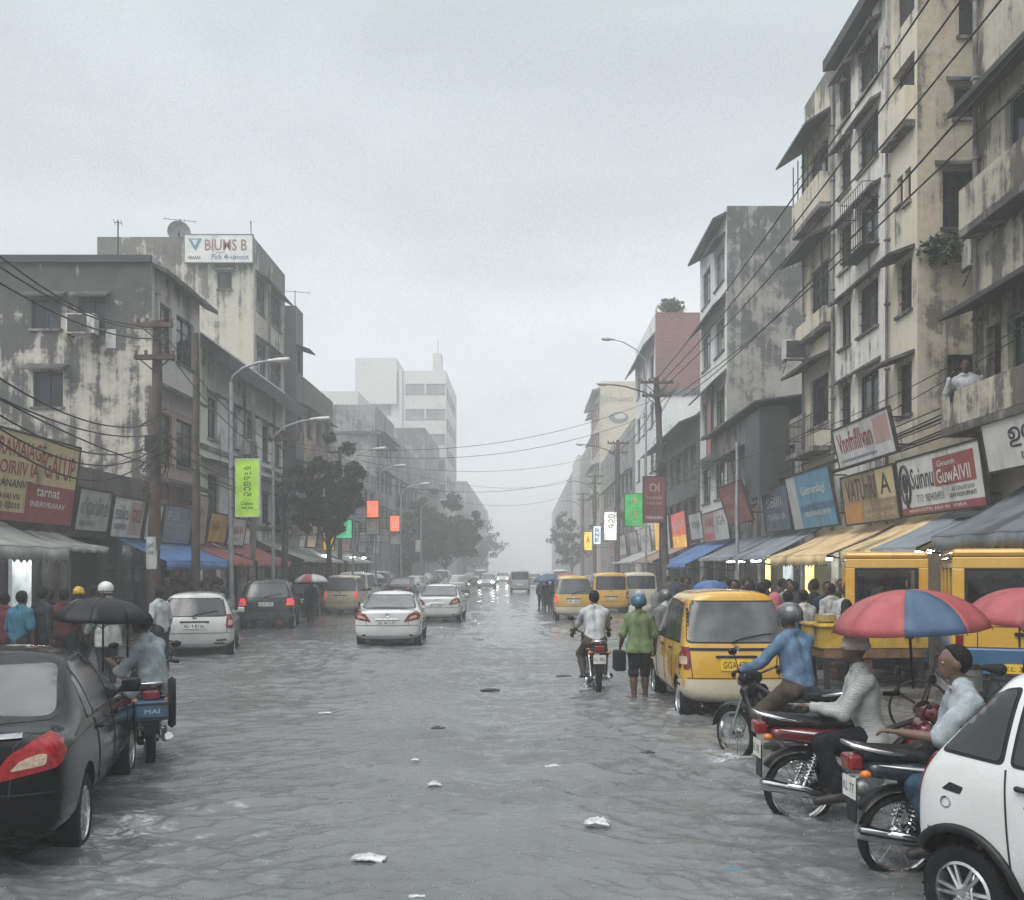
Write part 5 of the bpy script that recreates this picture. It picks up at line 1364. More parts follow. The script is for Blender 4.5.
# ================================================================== RIGHT SIDE
RX = 8.5
W_R0 = wallmat('wall_old_cream', (.46, .42, .34), (.05, .047, .042), .52, .95, 21.0, rust=.3)
W_R1 = wallmat('wall_white_right', (.66, .64, .58), (.07, .068, .062), .38, 1.2, 23.0, topz=16.2, topamt=.22, topd=2.0, ybands=((20, 22.35, (.60, .54, .43)), (26.35, 30, (.58, .53, .42))))
W_R1C = wallmat('wall_tan_end', (.50, .44, .345), (.06, .056, .05), .40, 1.0, 25.0, topz=19.0, topamt=.28, topd=8.0)
W_R1B = wallmat('wall_mixed_low', (.34, .33, .30), (.05, .05, .05), .5, .9, 27.0)
W_R2S = wallmat('wall_white_narrow', (.66, .67, .66), (.14, .14, .14), .3, .8, 29.0)
W_R2C = wallmat('wall_bare_cement', (.29, .285, .265), (.04, .042, .042), .50, .7, 31.0, topz=17.2, topamt=.10, topd=9.0, base2=(.31, .30, .27))
W_R4 = wallmat('wall_cream_far', (.50, .45, .34), (.16, .15, .13), .34, .7, 33.0)
TIN = corrmat('rusty_tin', (.07, .075, .08), .08, .5)

R0 = Bld('apartment_building', 'streaked cream building with balconies and blue-grey sliding windows at the right edge', RX, 1, 6, 18.1, 9, 20.5, W_R0,
         street=rows([(15.1, 17.0), (11.2, 13.4)], [9.25], 1.0, 'w3', 0, opts={'frame': FRAME_G}) + rows([(15.5, 16.9), (11.2, 13.4)], [5.25], 1.15, 'w2', 0, opts={'frame': FRAME_G}) + rows([(15.1, 17.0)], [13.0, 16.6], 1.2, 'w3', 0, opts={'frame': FRAME_G}) + [(17.15, 17.7, 4.7, 6.4, 'd')] + shops(9, 18, 2.8, 11))
for z in (4.55, 8.25): R0.balcony(8, 17.9, z, .75 if z < 5 else .42, .62 if z < 5 else .75, mat=W_R0)
R0.eave(8, 18.08, 6.95, .75, .10, .25, name='sunshade'); R0.eave(8, 18.0, 10.75, .6, .12, .25, name='sunshade'); R0.eave(8, 18.0, 14.6, .6, .12, .25, name='sunshade'); R0.eave(8, 18.05, 3.05, .5, .1, .05)
R0.pipe(17.95, 3, 19)
R1 = Bld('apartment_building', 'tall white and cream apartment block with many barred windows, right', RX, 1, 20.8, 29.2, 10, 16.0, W_R1, cammat=W_R1C,
         street=rows([(25.05, 25.95), (23.1, 24.5)], [13.85, 11.95, 9.9, 7.85, 5.65], 1.2, ('g2', 'g3', 'w2'), .28) + rows([(21.1, 21.9)], [7.7, 5.4], 1.15, 'g2', .62, opts={'hood': HOODM})
         + [(21.15, 21.5, 10.1, 10.85, 'w1', 0), (21.6, 21.95, 10.2, 10.85, 'w1', 0), (20.95, 22.2, 11.8, 13.3, 'd', 0), (20.95, 22.2, 14.2, 15.6, 'd', 0)]
         + rows([(26.9, 28.6)], [12.75, 9.3, 6.1], 1.4, ('g4', 'w3'), 0) + shops(20.8, 29.2, 2.8, 12),
         cams=[(9.3, 9.82, 11.72, 12.42, 'w2', .28), (9.05, 9.95, 9.35, 10.6, 'g2', .4), (9.15, 10.2, 5.5, 6.6, 'g2', 0), (9.4, 10.1, 13.5, 14.5, 'w2', .28)], parapet=.7)
R1.eave(22.4, 26.3, 15.9, .35, .3, .05)
R1.eave(26.38, 29.5, 14.75, .8, .08, .5, mat=TIN); R1.balcony(26.4, 29.15, 12.05, .40, .85, mat=W_R1)
R1.eave(26.38, 29.3, 11.45, .75, .1, .3); R1.balcony(26.4, 29.15, 8.75, .30, .45, mat=W_R1); R1.eave(26.38, 29.3, 8.05, .7, .1, .3)
R1.balcony(26.4, 29.15, 5.35, .6, .8, rail=True); R1.balcony(20.9, 22.3, 11.75, .25, .75, mat=W_R1, rail=False)
for y in (22.37, 26.34, 29.1): R1.pipe(y, 3, 15.4, .04)
for y0, z, hh in ((23.0, 9.75, 1.5),):    # caged window boxes
    m = MB(); x = RX - .42
    for q in np.arange(0, hh + .01, hh / 4): m.tube([(RX, y0, z + q), (x, y0, z + q), (x, y0 + 1.6, z + q), (RX, y0 + 1.6, z + q)], .012, 4)
    for k in range(11): m.tube([(x, y0 + .16 * k, z), (x, y0 + .16 * k, z + hh)], .009, 4)
    m.box(x, RX - .003, y0, y0 + 1.6, z - .03, z - .01); R1.part('window_cage', m, IRON)
m = MB()
for k in range(6): m.tube([(RX - .37, 26.6 + .5 * k, 12.9), (RX - .37, 26.6 + .5 * k, 14.1)], .018, 5)
m.tube([(RX - .37, 26.5, 13.5), (RX - .37, 29.1, 13.5)], .014, 5); R1.part('railing', m, IRON)
R1b = Bld('shop_building', 'two storey patched building with tin shed and balcony between two taller blocks', RX, 1, 29.4, 40.2, 8, 6.7, W_R1B, street=rows([(30.2, 31.6), (32.6, 33.8), (35.2, 36.4), (37.8, 39.2)], [4.4], 1.5, ('pw2', 'w2'), 0) + shops(29.4, 40.2, 2.7, 13))
R1b.balcony(32.6, 39.8, 6.5, .75, .75, mat=SLAB)
m = MB(); n = 26
for i in range(n): m.box(7.55 + 1.0 * i / n, 7.55 + 1.0 * (i + .55) / n, 30.9, 30.93, 4.3, 7.2)
m.box(7.55, 8.49, 30.92, 30.96, 4.3, 7.2); m.box(7.56, 7.6, 30.94, 33, 4.3, 7.1); R1b.part('tin_wall', m, TIN)
m = MB(); m.prism([(7.3, 30.6, 7.25), (16, 30.6, 8.5), (16, 30.6, 8.56), (7.3, 30.6, 7.31)], (0, 9.4, 0)); R1b.part('tin_roof', m, TIN)
m = MB(); m.box(9.0, 15, 31.2, 39.8, 6.7, 7.6); R1b.part('rooftop_shed', m, TIN)
R2 = Bld('apartment_building', 'narrow white fronted block with bare grey cement end wall and big sunshades, right', RX, 1, 40.4, 46.6, 9, 17.2, W_R2S, cammat=W_R2C,
         street=rows([(40.9, 43.0), (44.0, 46.0)], [14.3, 11.3, 8.2, 5.0], 1.6, ('w3', 'pw3'), .0, opts={'hood': HOODD}) + shops(40.4, 46.6, 2.7, 14), parapet=.5)
R2.eave(40.42, 46.6, 17.0, .6, .14, .3)
for z in (13.6, 10.4, 7.2): R2.eave(40.5, 46.4, z, .6, .1, .55)
R2.eave(40.7, 43.2, 16.25, .5, .08, .3)
R2b = Bld('shop_building', 'dark grimy low building with tin upper floor left of the cement end wall', RX, 1, 46.8, 62.4, 9, 9.6, W_DARK, street=rows([(47.8 + 2.4 * i, 49 + 2.4 * i) for i in range(6)], [6.6, 4.0], 1.4, ('w2', 'pw2'), .5) + shops(46.8, 62.4, 2.8, 15))
R2b.eave(46.85, 62.3, 9.5, 1.0, .1, .4, mat=TIN)
R3 = Bld('apartment_building', 'building with bare red brick end wall and a small bush on its roof', RX, 1, 62.6, 74.0, 9, 18.6, W_R2S, cammat=brickmat('red_brick', (.22, .075, .06)), street=rows([(63.4, 65.4), (67, 69), (70.8, 72.8)], [14.6, 11.4, 8.4, 5.4], 1.6, 'w3', 0))
R3.eave(62.7, 74, 17.4, .8, .12, .9)
m = MB(); m.box(RX - .02, 17.4, 62.5, 62.597, 7, 13.2); R3.part('whitewashed_band', m, W_R2S)
m = MB(); m.box(RX - .15, 17.4, 62.38, 62.5, 13.2, 13.6); R3.part('ledge', m, HOODM)
R3b = Bld('shop_building', 'grey mid-height block in the haze past the brick wall', RX, 1, 74.3, 108, 9, 13.6, W_GREY, street=rows([(76 + 3.2 * i, 77.8 + 3.2 * i) for i in range(9)], [8.2, 5.0], 1.5, 'w2', .6))
R4 = Bld('apartment_building', 'tall cream block with a painted oval emblem on its end wall, in the haze', RX, 1, 108.6, 124, 6.2, 23.0, W_R4, street=rows([(110 + 3.2 * i, 112 + 3.2 * i) for i in range(4)], [19, 15.6, 12.2, 8.8], 1.6, 'w2', .9), parapet=.6)
R4.eave(108.7, 124, 22.3, .9, .3, .2, mat=HOODM)
R5 = Bld('apartment_building', 'faint flat block beyond the cream tower', RX, 1, 124.4, 149, 9, 18.5, W_GREY)
R6 = Bld('apartment_building', 'pale ghostly tower near the far end of the right side', 8.2, 1, 150, 166, 6, 19.5, W_PALE, cams=[(9, 13, 13.5, 16, 'w4', 0)])
R7 = Bld('apartment_building', 'last barely visible block on the right of the street', 8.4, 1, 166.5, 300, 9, 19, W_GREY)
# emblem on R4
m = MB(); m.lathe([(0, 0), (.9, 0), (.9, -.04)], 28, (0, 0, 0), 'y')
E = MB()
E.add([(10.6 + 1.25 * q[0], 108.57 + q[1] * .0, 18.9 + .72 * q[2]) for q in m.v], m.f)
ob = R4.part('emblem', E, M('emblem_grey', (.16, .17, .19), .7))
E = MB(); E.add([(10.75 + .7 * q[0], 108.55, 19.05 + .35 * q[2]) for q in m.v], m.f); E.build('emblem_centre', W_PALE, ob, world=True)
E = MB(); put_text(E, 'CONANO', (9.2, 108.55, 20.7), (1, 0, 0), (0, 0, 1), 3.0, .5); E.build('lettering', M('emblem_grey', (.16, .17, .19), .7), ob, world=True)

# cables, vents and clutter on the facades
ac_unit('boxy white air conditioner under the right window of the mouldy end wall', (-12.85, 28.0, 8.75), 'y')
ac_unit('air conditioner hanging from the stained cream balcony, above the street', (RX - .35, 28.9, 8.2), 'y')
ac_unit('air conditioner on the tan end wall of the white apartment block', (9.75, 20.5, 8.35), 'y')
ac_unit('air conditioner low on the white left building beside a drain pipe', (LX + .3, 37.0, 6.3), 'x', 1)

# ------------------------------------------------------------------ signs, left
def ink(n, c): return M('lettering_' + n, c, .5, 0, .08, 8)
BLK = ink('black', (.03, .03, .035)); REDI = ink('red', (.26, .035, .03)); WHT = ink('white', (.62, .62, .60)); BLUI = ink('blue', (.04, .10, .22)); GRYI = ink('grey', (.16, .17, .18)); YEL = ink('yellow', (.6, .42, .06)); MAR = ink('maroon', (.16, .03, .035))
def face(n, c, d=.28): return M('sign_' + n, c, .42, 0, .1, 2.2, 0, 40, 0, 0, .5, d, [q * .45 for q in c])
F_WHT = face('white', (.55, .56, .54)); F_YEL = face('buff', (.52, .42, .24)); F_GRY = face('grey', (.40, .41, .40)); F_BLU = face('slate', (.13, .19, .25)); F_TAN = face('tan', (.34, .29, .22)); F_RED = face('red', (.26, .06, .055)); F_CYAN = face('cyan', (.09, .26, .38)); F_NAVY = face('navy', (.06, .09, .14)); F_BRN = face('brown', (.28, .20, .12)); F_ORG = face('orange', (.45, .22, .05)); F_GRN = face('green', (.05, .24, .11)); F_PINK = face('pinkish', (.42, .28, .26))
SX = LX + .45
sign('large buff and red billboard with a portrait panel at the left edge', -1, SX, 17.2, 22.3, 2.95, 4.75, F_YEL, [('MIRRAVIAIAGE', .22, .72, .70, .92, REDI), ('TARIOIRIIV IA', .20, .52, .66, .68, REDI), ('GAI UP', .70, .55, .97, .86, REDI), ('INRRIVRANANVIT', .18, .38, .62, .47, BLK), ('MORASS TIAR', .03, .25, .17, .32, BLK), ('IAVA CIIIIAVAI VIV', .2, .24, .54, .31, BLK), ('VIV  90010 02010', .2, .14, .54, .21, BLK), ('tarnat', .66, .32, .86, .42, WHT), ('INRRIVRARAV', .62, .19, .92, .26, WHT)],
     bands=[(0.0, .10, .16, 1.0, F_WHT), (0.0, .0, 1.0, .1, F_RED), (.58, .1, 1.0, .46, F_RED)], name='billboard', cat='billboard', lean=.22)
bt, pt, nr = sign('grey and white shop sign with big curly script right of the billboard', -1, SX, 22.45, 24.2, 2.88, 3.85, F_GRY, [('ഗ്യവ്രമ', .1, .38, .92, .85, GRYI), ('INRVIA NRAIV', .1, .12, .6, .24, GRYI)])
sign('white shop sign with a pinkish panel left of the wooden pole', -1, SX, 24.35, 26.3, 2.78, 3.80, F_WHT, [('ടയിവ', .08, .45, .5, .8, GRYI), ('GNIIIPAV', .08, .2, .5, .34, GRYI), ('നവ', .62, .4, .9, .75, MAR)], bands=[(.54, .08, .97, .92, F_PINK)])
sign('small white shop sign partly behind the wooden pole', -1, SX, 26.5, 27.6, 2.75, 3.75, F_WHT, [('FINA', .2, .5, .8, .75, GRYI), ('30201', .2, .25, .8, .38, GRYI)])
sign('slate blue shop sign over the blue awning', -1, SX, 27.8, 30.1, 2.72, 3.80, F_BLU, [('Fill', .12, .62, .5, .85, F_GRY), ('TONAVIAIT', .12, .42, .8, .54, F_GRY), ('VAIANOIA INA', .12, .2, .8, .32, F_GRY)])
sign('tall tan shop sign left of the steel lamp pole', -1, SX, 30.3, 31.6, 2.75, 4.3, F_TAN, [('VIN', .2, .55, .8, .75, GRYI), ('TAIAV', .2, .3, .8, .42, GRYI)])
sign('yellow and orange shop sign behind the steel lamp pole', -1, SX, 31.8, 33.7, 2.85, 3.80, face('amber', (.5, .32, .04)), [('RAVIA', .1, .4, .55, .75, MAR)], bands=[(.6, 0, 1, 1, F_ORG)])
sign('white shop sign over the end of the red awning', -1, SX, 33.9, 35.9, 2.8, 3.75, F_WHT, [('AVNIA VA', .1, .4, .85, .7, REDI), ('NOVA 204', .1, .15, .6, .28, GRYI)])
for i, (a, b_, z0, z1, fm, tx, lb) in enumerate([(42.0, 44.6, 2.9, 4.1, F_GRY, 'TAVIRA', 'grey shop sign half behind the tree trunk'), (46, 48.4, 2.9, 4.3, F_WHT, 'NAIRO', 'white shop sign beneath the tree crown'), (49, 51, 3.0, 4.4, F_YEL, 'VIO', 'buff shop sign under the street tree'), (53.5, 56, 3, 4.2, F_WHT, 'ALAVA', 'white sign board past the tree on the left row'), (58, 61, 3, 4.2, F_PINK, 'GATI', 'pink sign board past the tree on the left row'), (64, 67, 3, 4.4, F_GRY, 'RIVAI', 'dim grey sign board deep in the left row'), (70, 73, 3, 4.4, F_WHT, 'TOVA', 'dim white sign board deep in the left row')]):
    sign(lb, -1, SX - (.6 if a > 43 else 0), a, b_, z0, z1, fm, [(tx, .12, .3, .88, .75, GRYI)])
LG = M('lit_green_sign', (.31, .52, .05), .4, 0, .25, 1.5, 0, 40, .16)
DGR = ink('dark_green', (.03, .07, .02))
hang_sign('bright yellow-green lit hanging sign on the steel lamp pole, left', GX(248, 30.4), 30.4, ZP(516, 30.4), ZP(460, 30.4), .70, LG, [(list('ഷചരമറവ'), .34, .34, .66, .9, DGR), ('Coavor', .2, .19, .8, .26, DGR), ('INR VIA', .24, .12, .76, .165, DGR)], arm_to=-9.3, border=M('pale_sign_edge', (.55, .58, .5), .5))
ROOFSIGN = hang_sign('white rooftop sign with a blue V emblem on the tan tower', (-15.6 - 12.45) / 2, 44.0, 15.95, 17.2, 3.1, F_WHT, [('BIUMS B', .30, .42, .92, .84, ink('rust', (.22, .11, .08))), ('pickn', .46, .30, .60, .40, GRYI), ('HBAAAA', .05, .10, .24, .24, BLK), ('Pick 4i-uanout', .40, .10, .95, .30, BLUI)], border=FRAME_G, thick=.14)
E = MB(); E.prism([(-1.4, -.076, 1.08), (-.76, -.076, 1.08), (-1.06, -.076, .52)], (0, -.012, 0)); E.build('emblem', ink('steelblue', (.10, .22, .30)), ROOFSIGN)
E = MB(); E.prism([(-1.22, -.0885, 1.02), (-.94, -.0885, 1.02), (-1.07, -.0885, .74)], (0, -.006, 0)); E.build('emblem_centre', F_WHT, ROOFSIGN)
def lit(n, c, e): return M('lit_' + n, c, .4, 0, .3, 2.0, 0, 40, e)
for (px, py0, py1, wpx, Y, fm, tx, lb) in [
    (344, 520, 538, 16, 44.5, lit('mint', (.10, .48, .26), .45), 'W', 'small lit mint green hanging sign beneath the tree'),
    (329, 531, 550, 10, 45.5, lit('amber', (.75, .42, .05), .4), 'AI', 'small amber hanging sign beneath the tree, left of the mint one'),
    (373, 501, 517, 11, 55, lit('red', (.85, .13, .06), .75), 'IT', 'lit red hanging sign right of the tree crown'),
    (373, 519, 534, 13, 55.5, F_GRY, 'OV', 'grey panel hanging below the lit red sign'),
    (395, 516, 531, 9, 64, lit('red', (.85, .13, .06), .75), 'AI', 'lit red hanging sign deeper down the left row'),
    (396, 534, 544, 10, 64.5, F_GRY, 'NO', 'grey panel hanging below the deeper red sign'),
    (418, 540, 552, 5, 84, F_WHT, 'I', 'narrow white hanging sign in the haze on the left'),
    (434, 543, 556, 5, 100, lit('amber', (.75, .42, .05), .4), 'I', 'narrow amber hanging sign faint in the haze on the left')]:
    hang_sign(lb, GX(px, Y), Y, ZP(py1, Y), ZP(py0, Y), wpx * Y / F, fm, [(tx, .25, .2, .75, .8, WHT)], arm_to=-11.2)

# ------------------------------------------------------------------ signs, right
SR = RX - .45
wt = ink('dirty_white', (.55, .55, .53))
sign('plain white sign with black curly script at the far right edge', 1, SR - .1, 12.6, 16.45, 3.62, 4.52, F_WHT, [('ഉഡ്ര', .22, .35, .62, .82, BLK), ('ISA BA 2041', .3, .12, .7, .25, BLK)])
T_, pt, nr = sign('white sign with red script panel and black ornament above the grey awning', 1, SR, 16.7, 20.4, 3.08, 4.22, F_WHT, [('Suinnu', .17, .44, .46, .82, BLK), ('GuwAIVII', .50, .46, .88, .70, wt), ('Gvunn', .52, .74, .72, .84, wt), ('T17: 9894/0493', .22, .20, .55, .34, GRYI), ('IN IGNUPI VAVI', .66, .30, .90, .37, GRYI), ('204VVI/2VUPNNT', .62, .20, .92, .27, BLK), ('MNIAVOTRI ARA IN  VNRA', .1, .04, .8, .10, wt)],
     bands=[(0, 0, 1, .13, F_RED), (.47, .42, .93, .90, F_RED)])
E = MB(); o = pt(.09, .55, .012); e1 = pt(1, 0) - pt(0, 0); e1.normalize(); e2 = pt(0, 1) - pt(0, 0); e2.normalize()
E.tube([o + e1 * .24 * math.cos(a) + e2 * .40 * math.sin(a) for a in np.linspace(0, 2 * PI, 25)], .03, 6, False); E.tube([o + e1 * .12 * math.cos(a) * (1 - a / 14) + e2 * .24 * math.sin(a) * (1 - a / 14) for a in np.linspace(0, 4 * PI, 30)], .028, 6); E.tube([o - e2 * .2, o - e2 * .48, o - e2 * .5 + e1 * .1], .03, 6)
E.build('ornament', BLK, T_)
sign('brown and tan sign with dark painted script over the tan awning', 1, SR, 20.6, 24.0, 3.05, 4.2, F_BRN, [('VATUnRI', .08, .45, .66, .92, ink('umber', (.06, .045, .035))), ('NA TIANAVIA', .42, .24, .95, .36, F_YEL), ('INRVIOA 2040', .42, .08, .95, .18, F_YEL), ('A', .74, .5, .92, .9, ink('umber', (.06, .045, .035)))], bands=[(0, 0, .36, .4, F_ORG), (.68, .42, 1, 1, F_YEL)])
sign('white sign with red and blue script jutting above the brown sign', 1, RX - .75, 20.0, 23.6, 4.42, 5.32, F_WHT, [('Vnnfnflllvan', .06, .34, .68, .86, REDI), ('UVNNIIIVANAI VANRANIRVANIUA', .06, .10, .72, .18, BLUI)], bands=[(.72, .3, .96, .92, F_PINK)], lean=.2)
sign('sky blue sign with white script and a mountain picture', 1, SR, 24.6, 28.6, 3.1, 4.62, F_CYAN, [('Gatnenlagi', .32, .56, .86, .76, wt), ('MAVANIA IAVA', .35, .2, .9, .3, wt)], bands=[(0, 0, .22, 1, F_GRY), (.24, .30, .98, .42, face('deepblue', (.05, .13, .22)))], lean=.3)
sign('navy sign with pale script left of the sky blue sign', 1, SR, 29.0, 32.0, 3.15, 4.5, F_NAVY, [('SoIIIi', .15, .55, .75, .8, F_GRY), ('TAVIANA', .15, .25, .85, .4, F_GRY)])
sign('dull maroon tilted sign under the narrow white block', 1, SR - .3, 32.6, 36.4, 3.6, 4.95, F_RED, [('VANAIVA', .12, .5, .88, .75, F_PINK), ('NIIAV', .2, .2, .7, .36, F_PINK)], lean=.45)
sign('brown and white two-panel sign over the dark awnings', 1, SR - .1, 37.2, 42.4, 3.1, 4.3, F_PINK, [('VARI', .1, .5, .45, .8, REDI), ('IGA', .6, .5, .9, .8, GRYI)], bands=[(.5, 0, 1, 1, F_WHT), (.02, .05, .42, .3, face('pink', (.5, .10, .12)))])
sign('small white sign on the dark low building', 1, SR, 43.2, 46.4, 3.3, 4.5, F_WHT, [('VONA', .15, .4, .85, .7, GRYI)])
sign('lit red and yellow sign behind the dark utility pole', 1, SR, 47.5, 52.0, 3.0, 4.8, lit('crimson', (.5, .09, .07), .3), [('RAVA', .1, .5, .9, .8, wt)], bands=[(0, 0, 1, .35, lit('gold', (.65, .36, .08), .3))])
sign('white and orange sign left of the dark utility pole', 1, SR, 53, 59, 3.0, 4.9, F_WHT, [('NAVI', .4, .4, .9, .7, GRYI)], bands=[(0, 0, .35, 1, lit('gold', (.65, .36, .08), .3))])
for (a, b_, fm, lb) in [(61, 66, F_WHT, 'dim white sign board on the right row past the green sign'), (68, 73, F_GRY, 'dim grey sign board on the right row past the green sign'), (76, 82, F_WHT, 'fading white sign board deep in the right row'), (86, 92, F_PINK, 'fading pink sign board deep in the right row')]:
    sign(lb, 1, SR, a, b_, 3.0, 4.6, fm, [('VAIRA', .12, .35, .88, .7, GRYI)])
sign('vertical red poster board on the white block wall', 1, RX - .12, 43.2, 44.2, 7.0, 10.2, face('poster', (.40, .12, .10)), [('VAI', .2, .6, .8, .8, F_PINK), ('NRA', .2, .3, .8, .5, F_PINK)], lean=.0, depth_legs=False)
hang_sign('maroon hanging sign with pale lettering on the dark utility pole, right', GX(654, 43.4), 43.4, ZP(522, 43.4), ZP(477, 43.4), .95, face('maroon', (.16, .045, .045)), [('OI', .25, .66, .75, .86, F_PINK), ('TAVIANA', .12, .5, .88, .57, F_PINK), ('NRA VAI', .15, .38, .85, .45, F_PINK), ('VNINAIRA', .1, .06, .9, .13, wt)], arm_to=6.5)
hang_sign('green hanging sign with pale yellow flower emblem, right', GX(634, 55), 55, ZP(526, 55), ZP(494, 55), 1.05, lit('leafgreen', (.03, .30, .07), .35), [('✿', .3, .6, .8, .9, F_YEL), ('LIL', .3, .28, .75, .5, F_YEL), ('NRA', .4, .1, .7, .18, F_YEL)], arm_to=6.5)
hang_sign('white and red hanging sign left of the green one, right', GX(611, 67), 67, ZP(540, 67), ZP(512, 67), .95, lit('white', (.75, .75, .72), .45), [(list('മവര'), .3, .4, .75, .95, BLK)], arm_to=6.8, border=F_RED)
hang_sign('pale blue lit hanging sign with dark lettering, right', GX(597, 74), 74, ZP(544, 74), ZP(526, 74), .55, lit('paleblue', (.55, .65, .75), .5), [(list('BNE'), .2, .1, .8, .9, BLUI)], arm_to=7)
hang_sign('amber lit hanging sign in the haze, right', GX(588, 80), 80, ZP(550, 80), ZP(532, 80), .65, lit('gold2', (.9, .50, .08), .5), [('A', .3, .4, .7, .8, REDI)], arm_to=7)

# ------------------------------------------------------------------ awnings
def clothm(n, c): return M('awning_' + n, c, .75, 0, .2, 1.6, .15, 30, 0, 0, .3, .35, [q * .4 + .01 for q in c])
A_GRY = clothm('grey', (.30, .31, .29)); A_BLU = clothm('blue', (.08, .17, .36)); A_RED = clothm('red', (.30, .10, .09)); A_TAN = clothm('tan', (.58, .43, .24)); A_SLT = clothm('slate', (.19, .22, .25)); A_DRK = clothm('dark', (.12, .135, .15)); A_PAL = clothm('pale', (.36, .37, .36))
awning('grey scalloped cloth awning under the big billboard', -1, LX, 14.5, 19.8, 2.38, 3.05, 1.6, [A_GRY], .30)
awning('small pale flat awning right of the grey scalloped awning', -1, LX, 20.3, 22.6, 2.45, 2.8, 1.2, [A_PAL], .12)
awning('bright blue cloth awning behind the wooden pole', -1, LX, 25.2, 30.6, 2.15, 2.9, 1.6, [A_BLU], .26)
awning('red cloth awning left of the steel lamp pole', -1, LX, 30.8, 33.6, 2.2, 2.85, 1.5, [A_RED], .24)
awning('red cloth awning right of the steel lamp pole', -1, LX, 33.8, 38.6, 2.2, 2.9, 1.6, [A_RED], .26)
awning('grey sheet awning near the tree trunk', -1, LX, 39.2, 45, 2.3, 3.1, 2.0, [A_GRY], .1, scallop=False)
awning('pale sheet awning past the tree trunk', -1, LX - .8, 46, 52, 2.3, 3.1, 2.0, [A_PAL], .1, scallop=False)
awning('dim grey awning deep in the left row', -1, LX - .8, 53, 62, 2.3, 3.1, 2.0, [A_GRY], .1, scallop=False)
awning('dark corrugated-looking canopy above the nearest yellow van', 1, RX, 11.0, 16.3, 2.50, 3.4, 1.6, [A_DRK], .26)
awning('half tan, half slate cloth awning under the white and red sign', 1, RX, 17.0, 21.0, 2.34, 3.12, 1.6, [A_TAN, A_SLT], .34, split=.55)
awning('small tan cloth awning under the brown sign', 1, RX, 22.0, 27.0, 2.28, 3.0, 1.6, [A_TAN], .28)
awning('dark slate sheet awning with a pale edge, nearer one', 1, RX, 27.4, 32.0, 2.3, 3.15, 1.6, [A_SLT], .1, scallop=False)
awning('dark slate sheet awning farther one, left of its twin', 1, RX, 32.4, 38.2, 2.3, 3.1, 1.6, [A_SLT], .1, scallop=False)
awning('blue cloth awning right of the dark utility pole', 1, RX, 38.4, 46, 2.1, 3.2, 2.1, [A_BLU], .2)
awning('pale reddish awning left of the dark utility pole', 1, RX, 47.5, 56, 2.3, 3.2, 2.2, [clothm('dustyred', (.3, .2, .17))], .14)
awning('hazy grey awning far down the right row', 1, RX, 57, 70, 2.3, 3.2, 2.2, [A_PAL], .1, scallop=False)
# strip lights and lit shop interiors (real lamps in the shops)
def strip(label, x, y, z, L=1.4, warm=False, group='fluorescent strip lights in the shops', ax='y'):
    T = thing('strip_light', label, 'light', (x, y, z), 0, group)
    b = MB(); b.tube([(0, -L / 2, 0), (0, L / 2, 0)] if ax == 'y' else [(-L / 2, 0, 0), (L / 2, 0, 0)], .028, 8); b.build('tube', WARM if warm else TUBE, T, True)
    b = MB(); (b.box(-.04, .04, -L / 2 - .05, L / 2 + .05, .032, .09) if ax == 'y' else b.box(-L / 2 - .05, L / 2 + .05, -.04, .04, .032, .09)); b.build('housing', FRAME_W, T)
for i, (x, y, z, ax) in enumerate([(7.6, 24.4, 2.2, 'y'), (7.7, 29.2, 2.25, 'y'), (7.5, 31.2, 2.2, 'y'), (7.9, 19.2, 2.3, 'y'), (7.5, 35, 2.2, 'y'), (7.6, 26.2, 2.2, 'y'), (7.5, 33.4, 2.2, 'y'), (7.5, 52, 2.6, 'y'), (7.5, 57, 2.6, 'y'), (-10.3, 27.6, 2.5, 'y'), (-10.4, 33.5, 2.5, 'y'), (-10.4, 50, 2.6, 'y'), (-10.4, 58, 2.6, 'y'), (-10.4, 62, 2.6, 'y')]):
    strip('white fluorescent strip light under a shop awning on the %s side' % ('right' if x > 0 else 'left'), x, y, z, 1.2, ax=ax)
m = MB(); m.box(RX - .06, RX - .005, 28.2, 28.9, .3, 2.5); R1.part('lit_panel', m, WARM)
m = MB(); m.box(RX - .06, RX - .005, 21.2, 21.7, .3, 2.55); R1.part('lit_panel', m, COOL)
m = MB(); m.box(RX - .06, RX - .005, 30.4, 31.4, .3, 2.4); R1b.part('lit_panel', m, COOL)
m = MB(); m.box(RX - .06, RX - .005, 33.2, 33.7, .3, 2.4); R1b.part('lit_panel', m, WARM)
# ================================================================== poles, lamps, cables
WOOD = M('pole_wood', (.075, .06, .05), .8, 0, .35, 3, .4, 30, dirt=.3)
CONC = M('pole_concrete', (.15, .145, .14), .75, 0, .25, 3, .3, 40, dirt=.4)
GALV = M('galvanised_steel', (.30, .32, .33), .45, .4, .15, 5, dirt=.25)
CERAM = M('insulator', (.12, .07, .05), .3)
CAB = M('cable_black', (.012, .012, .013), .6)
PAPER = M('paper_notice', (.55, .56, .55), .7, 0, .15, 4, dirt=.35)

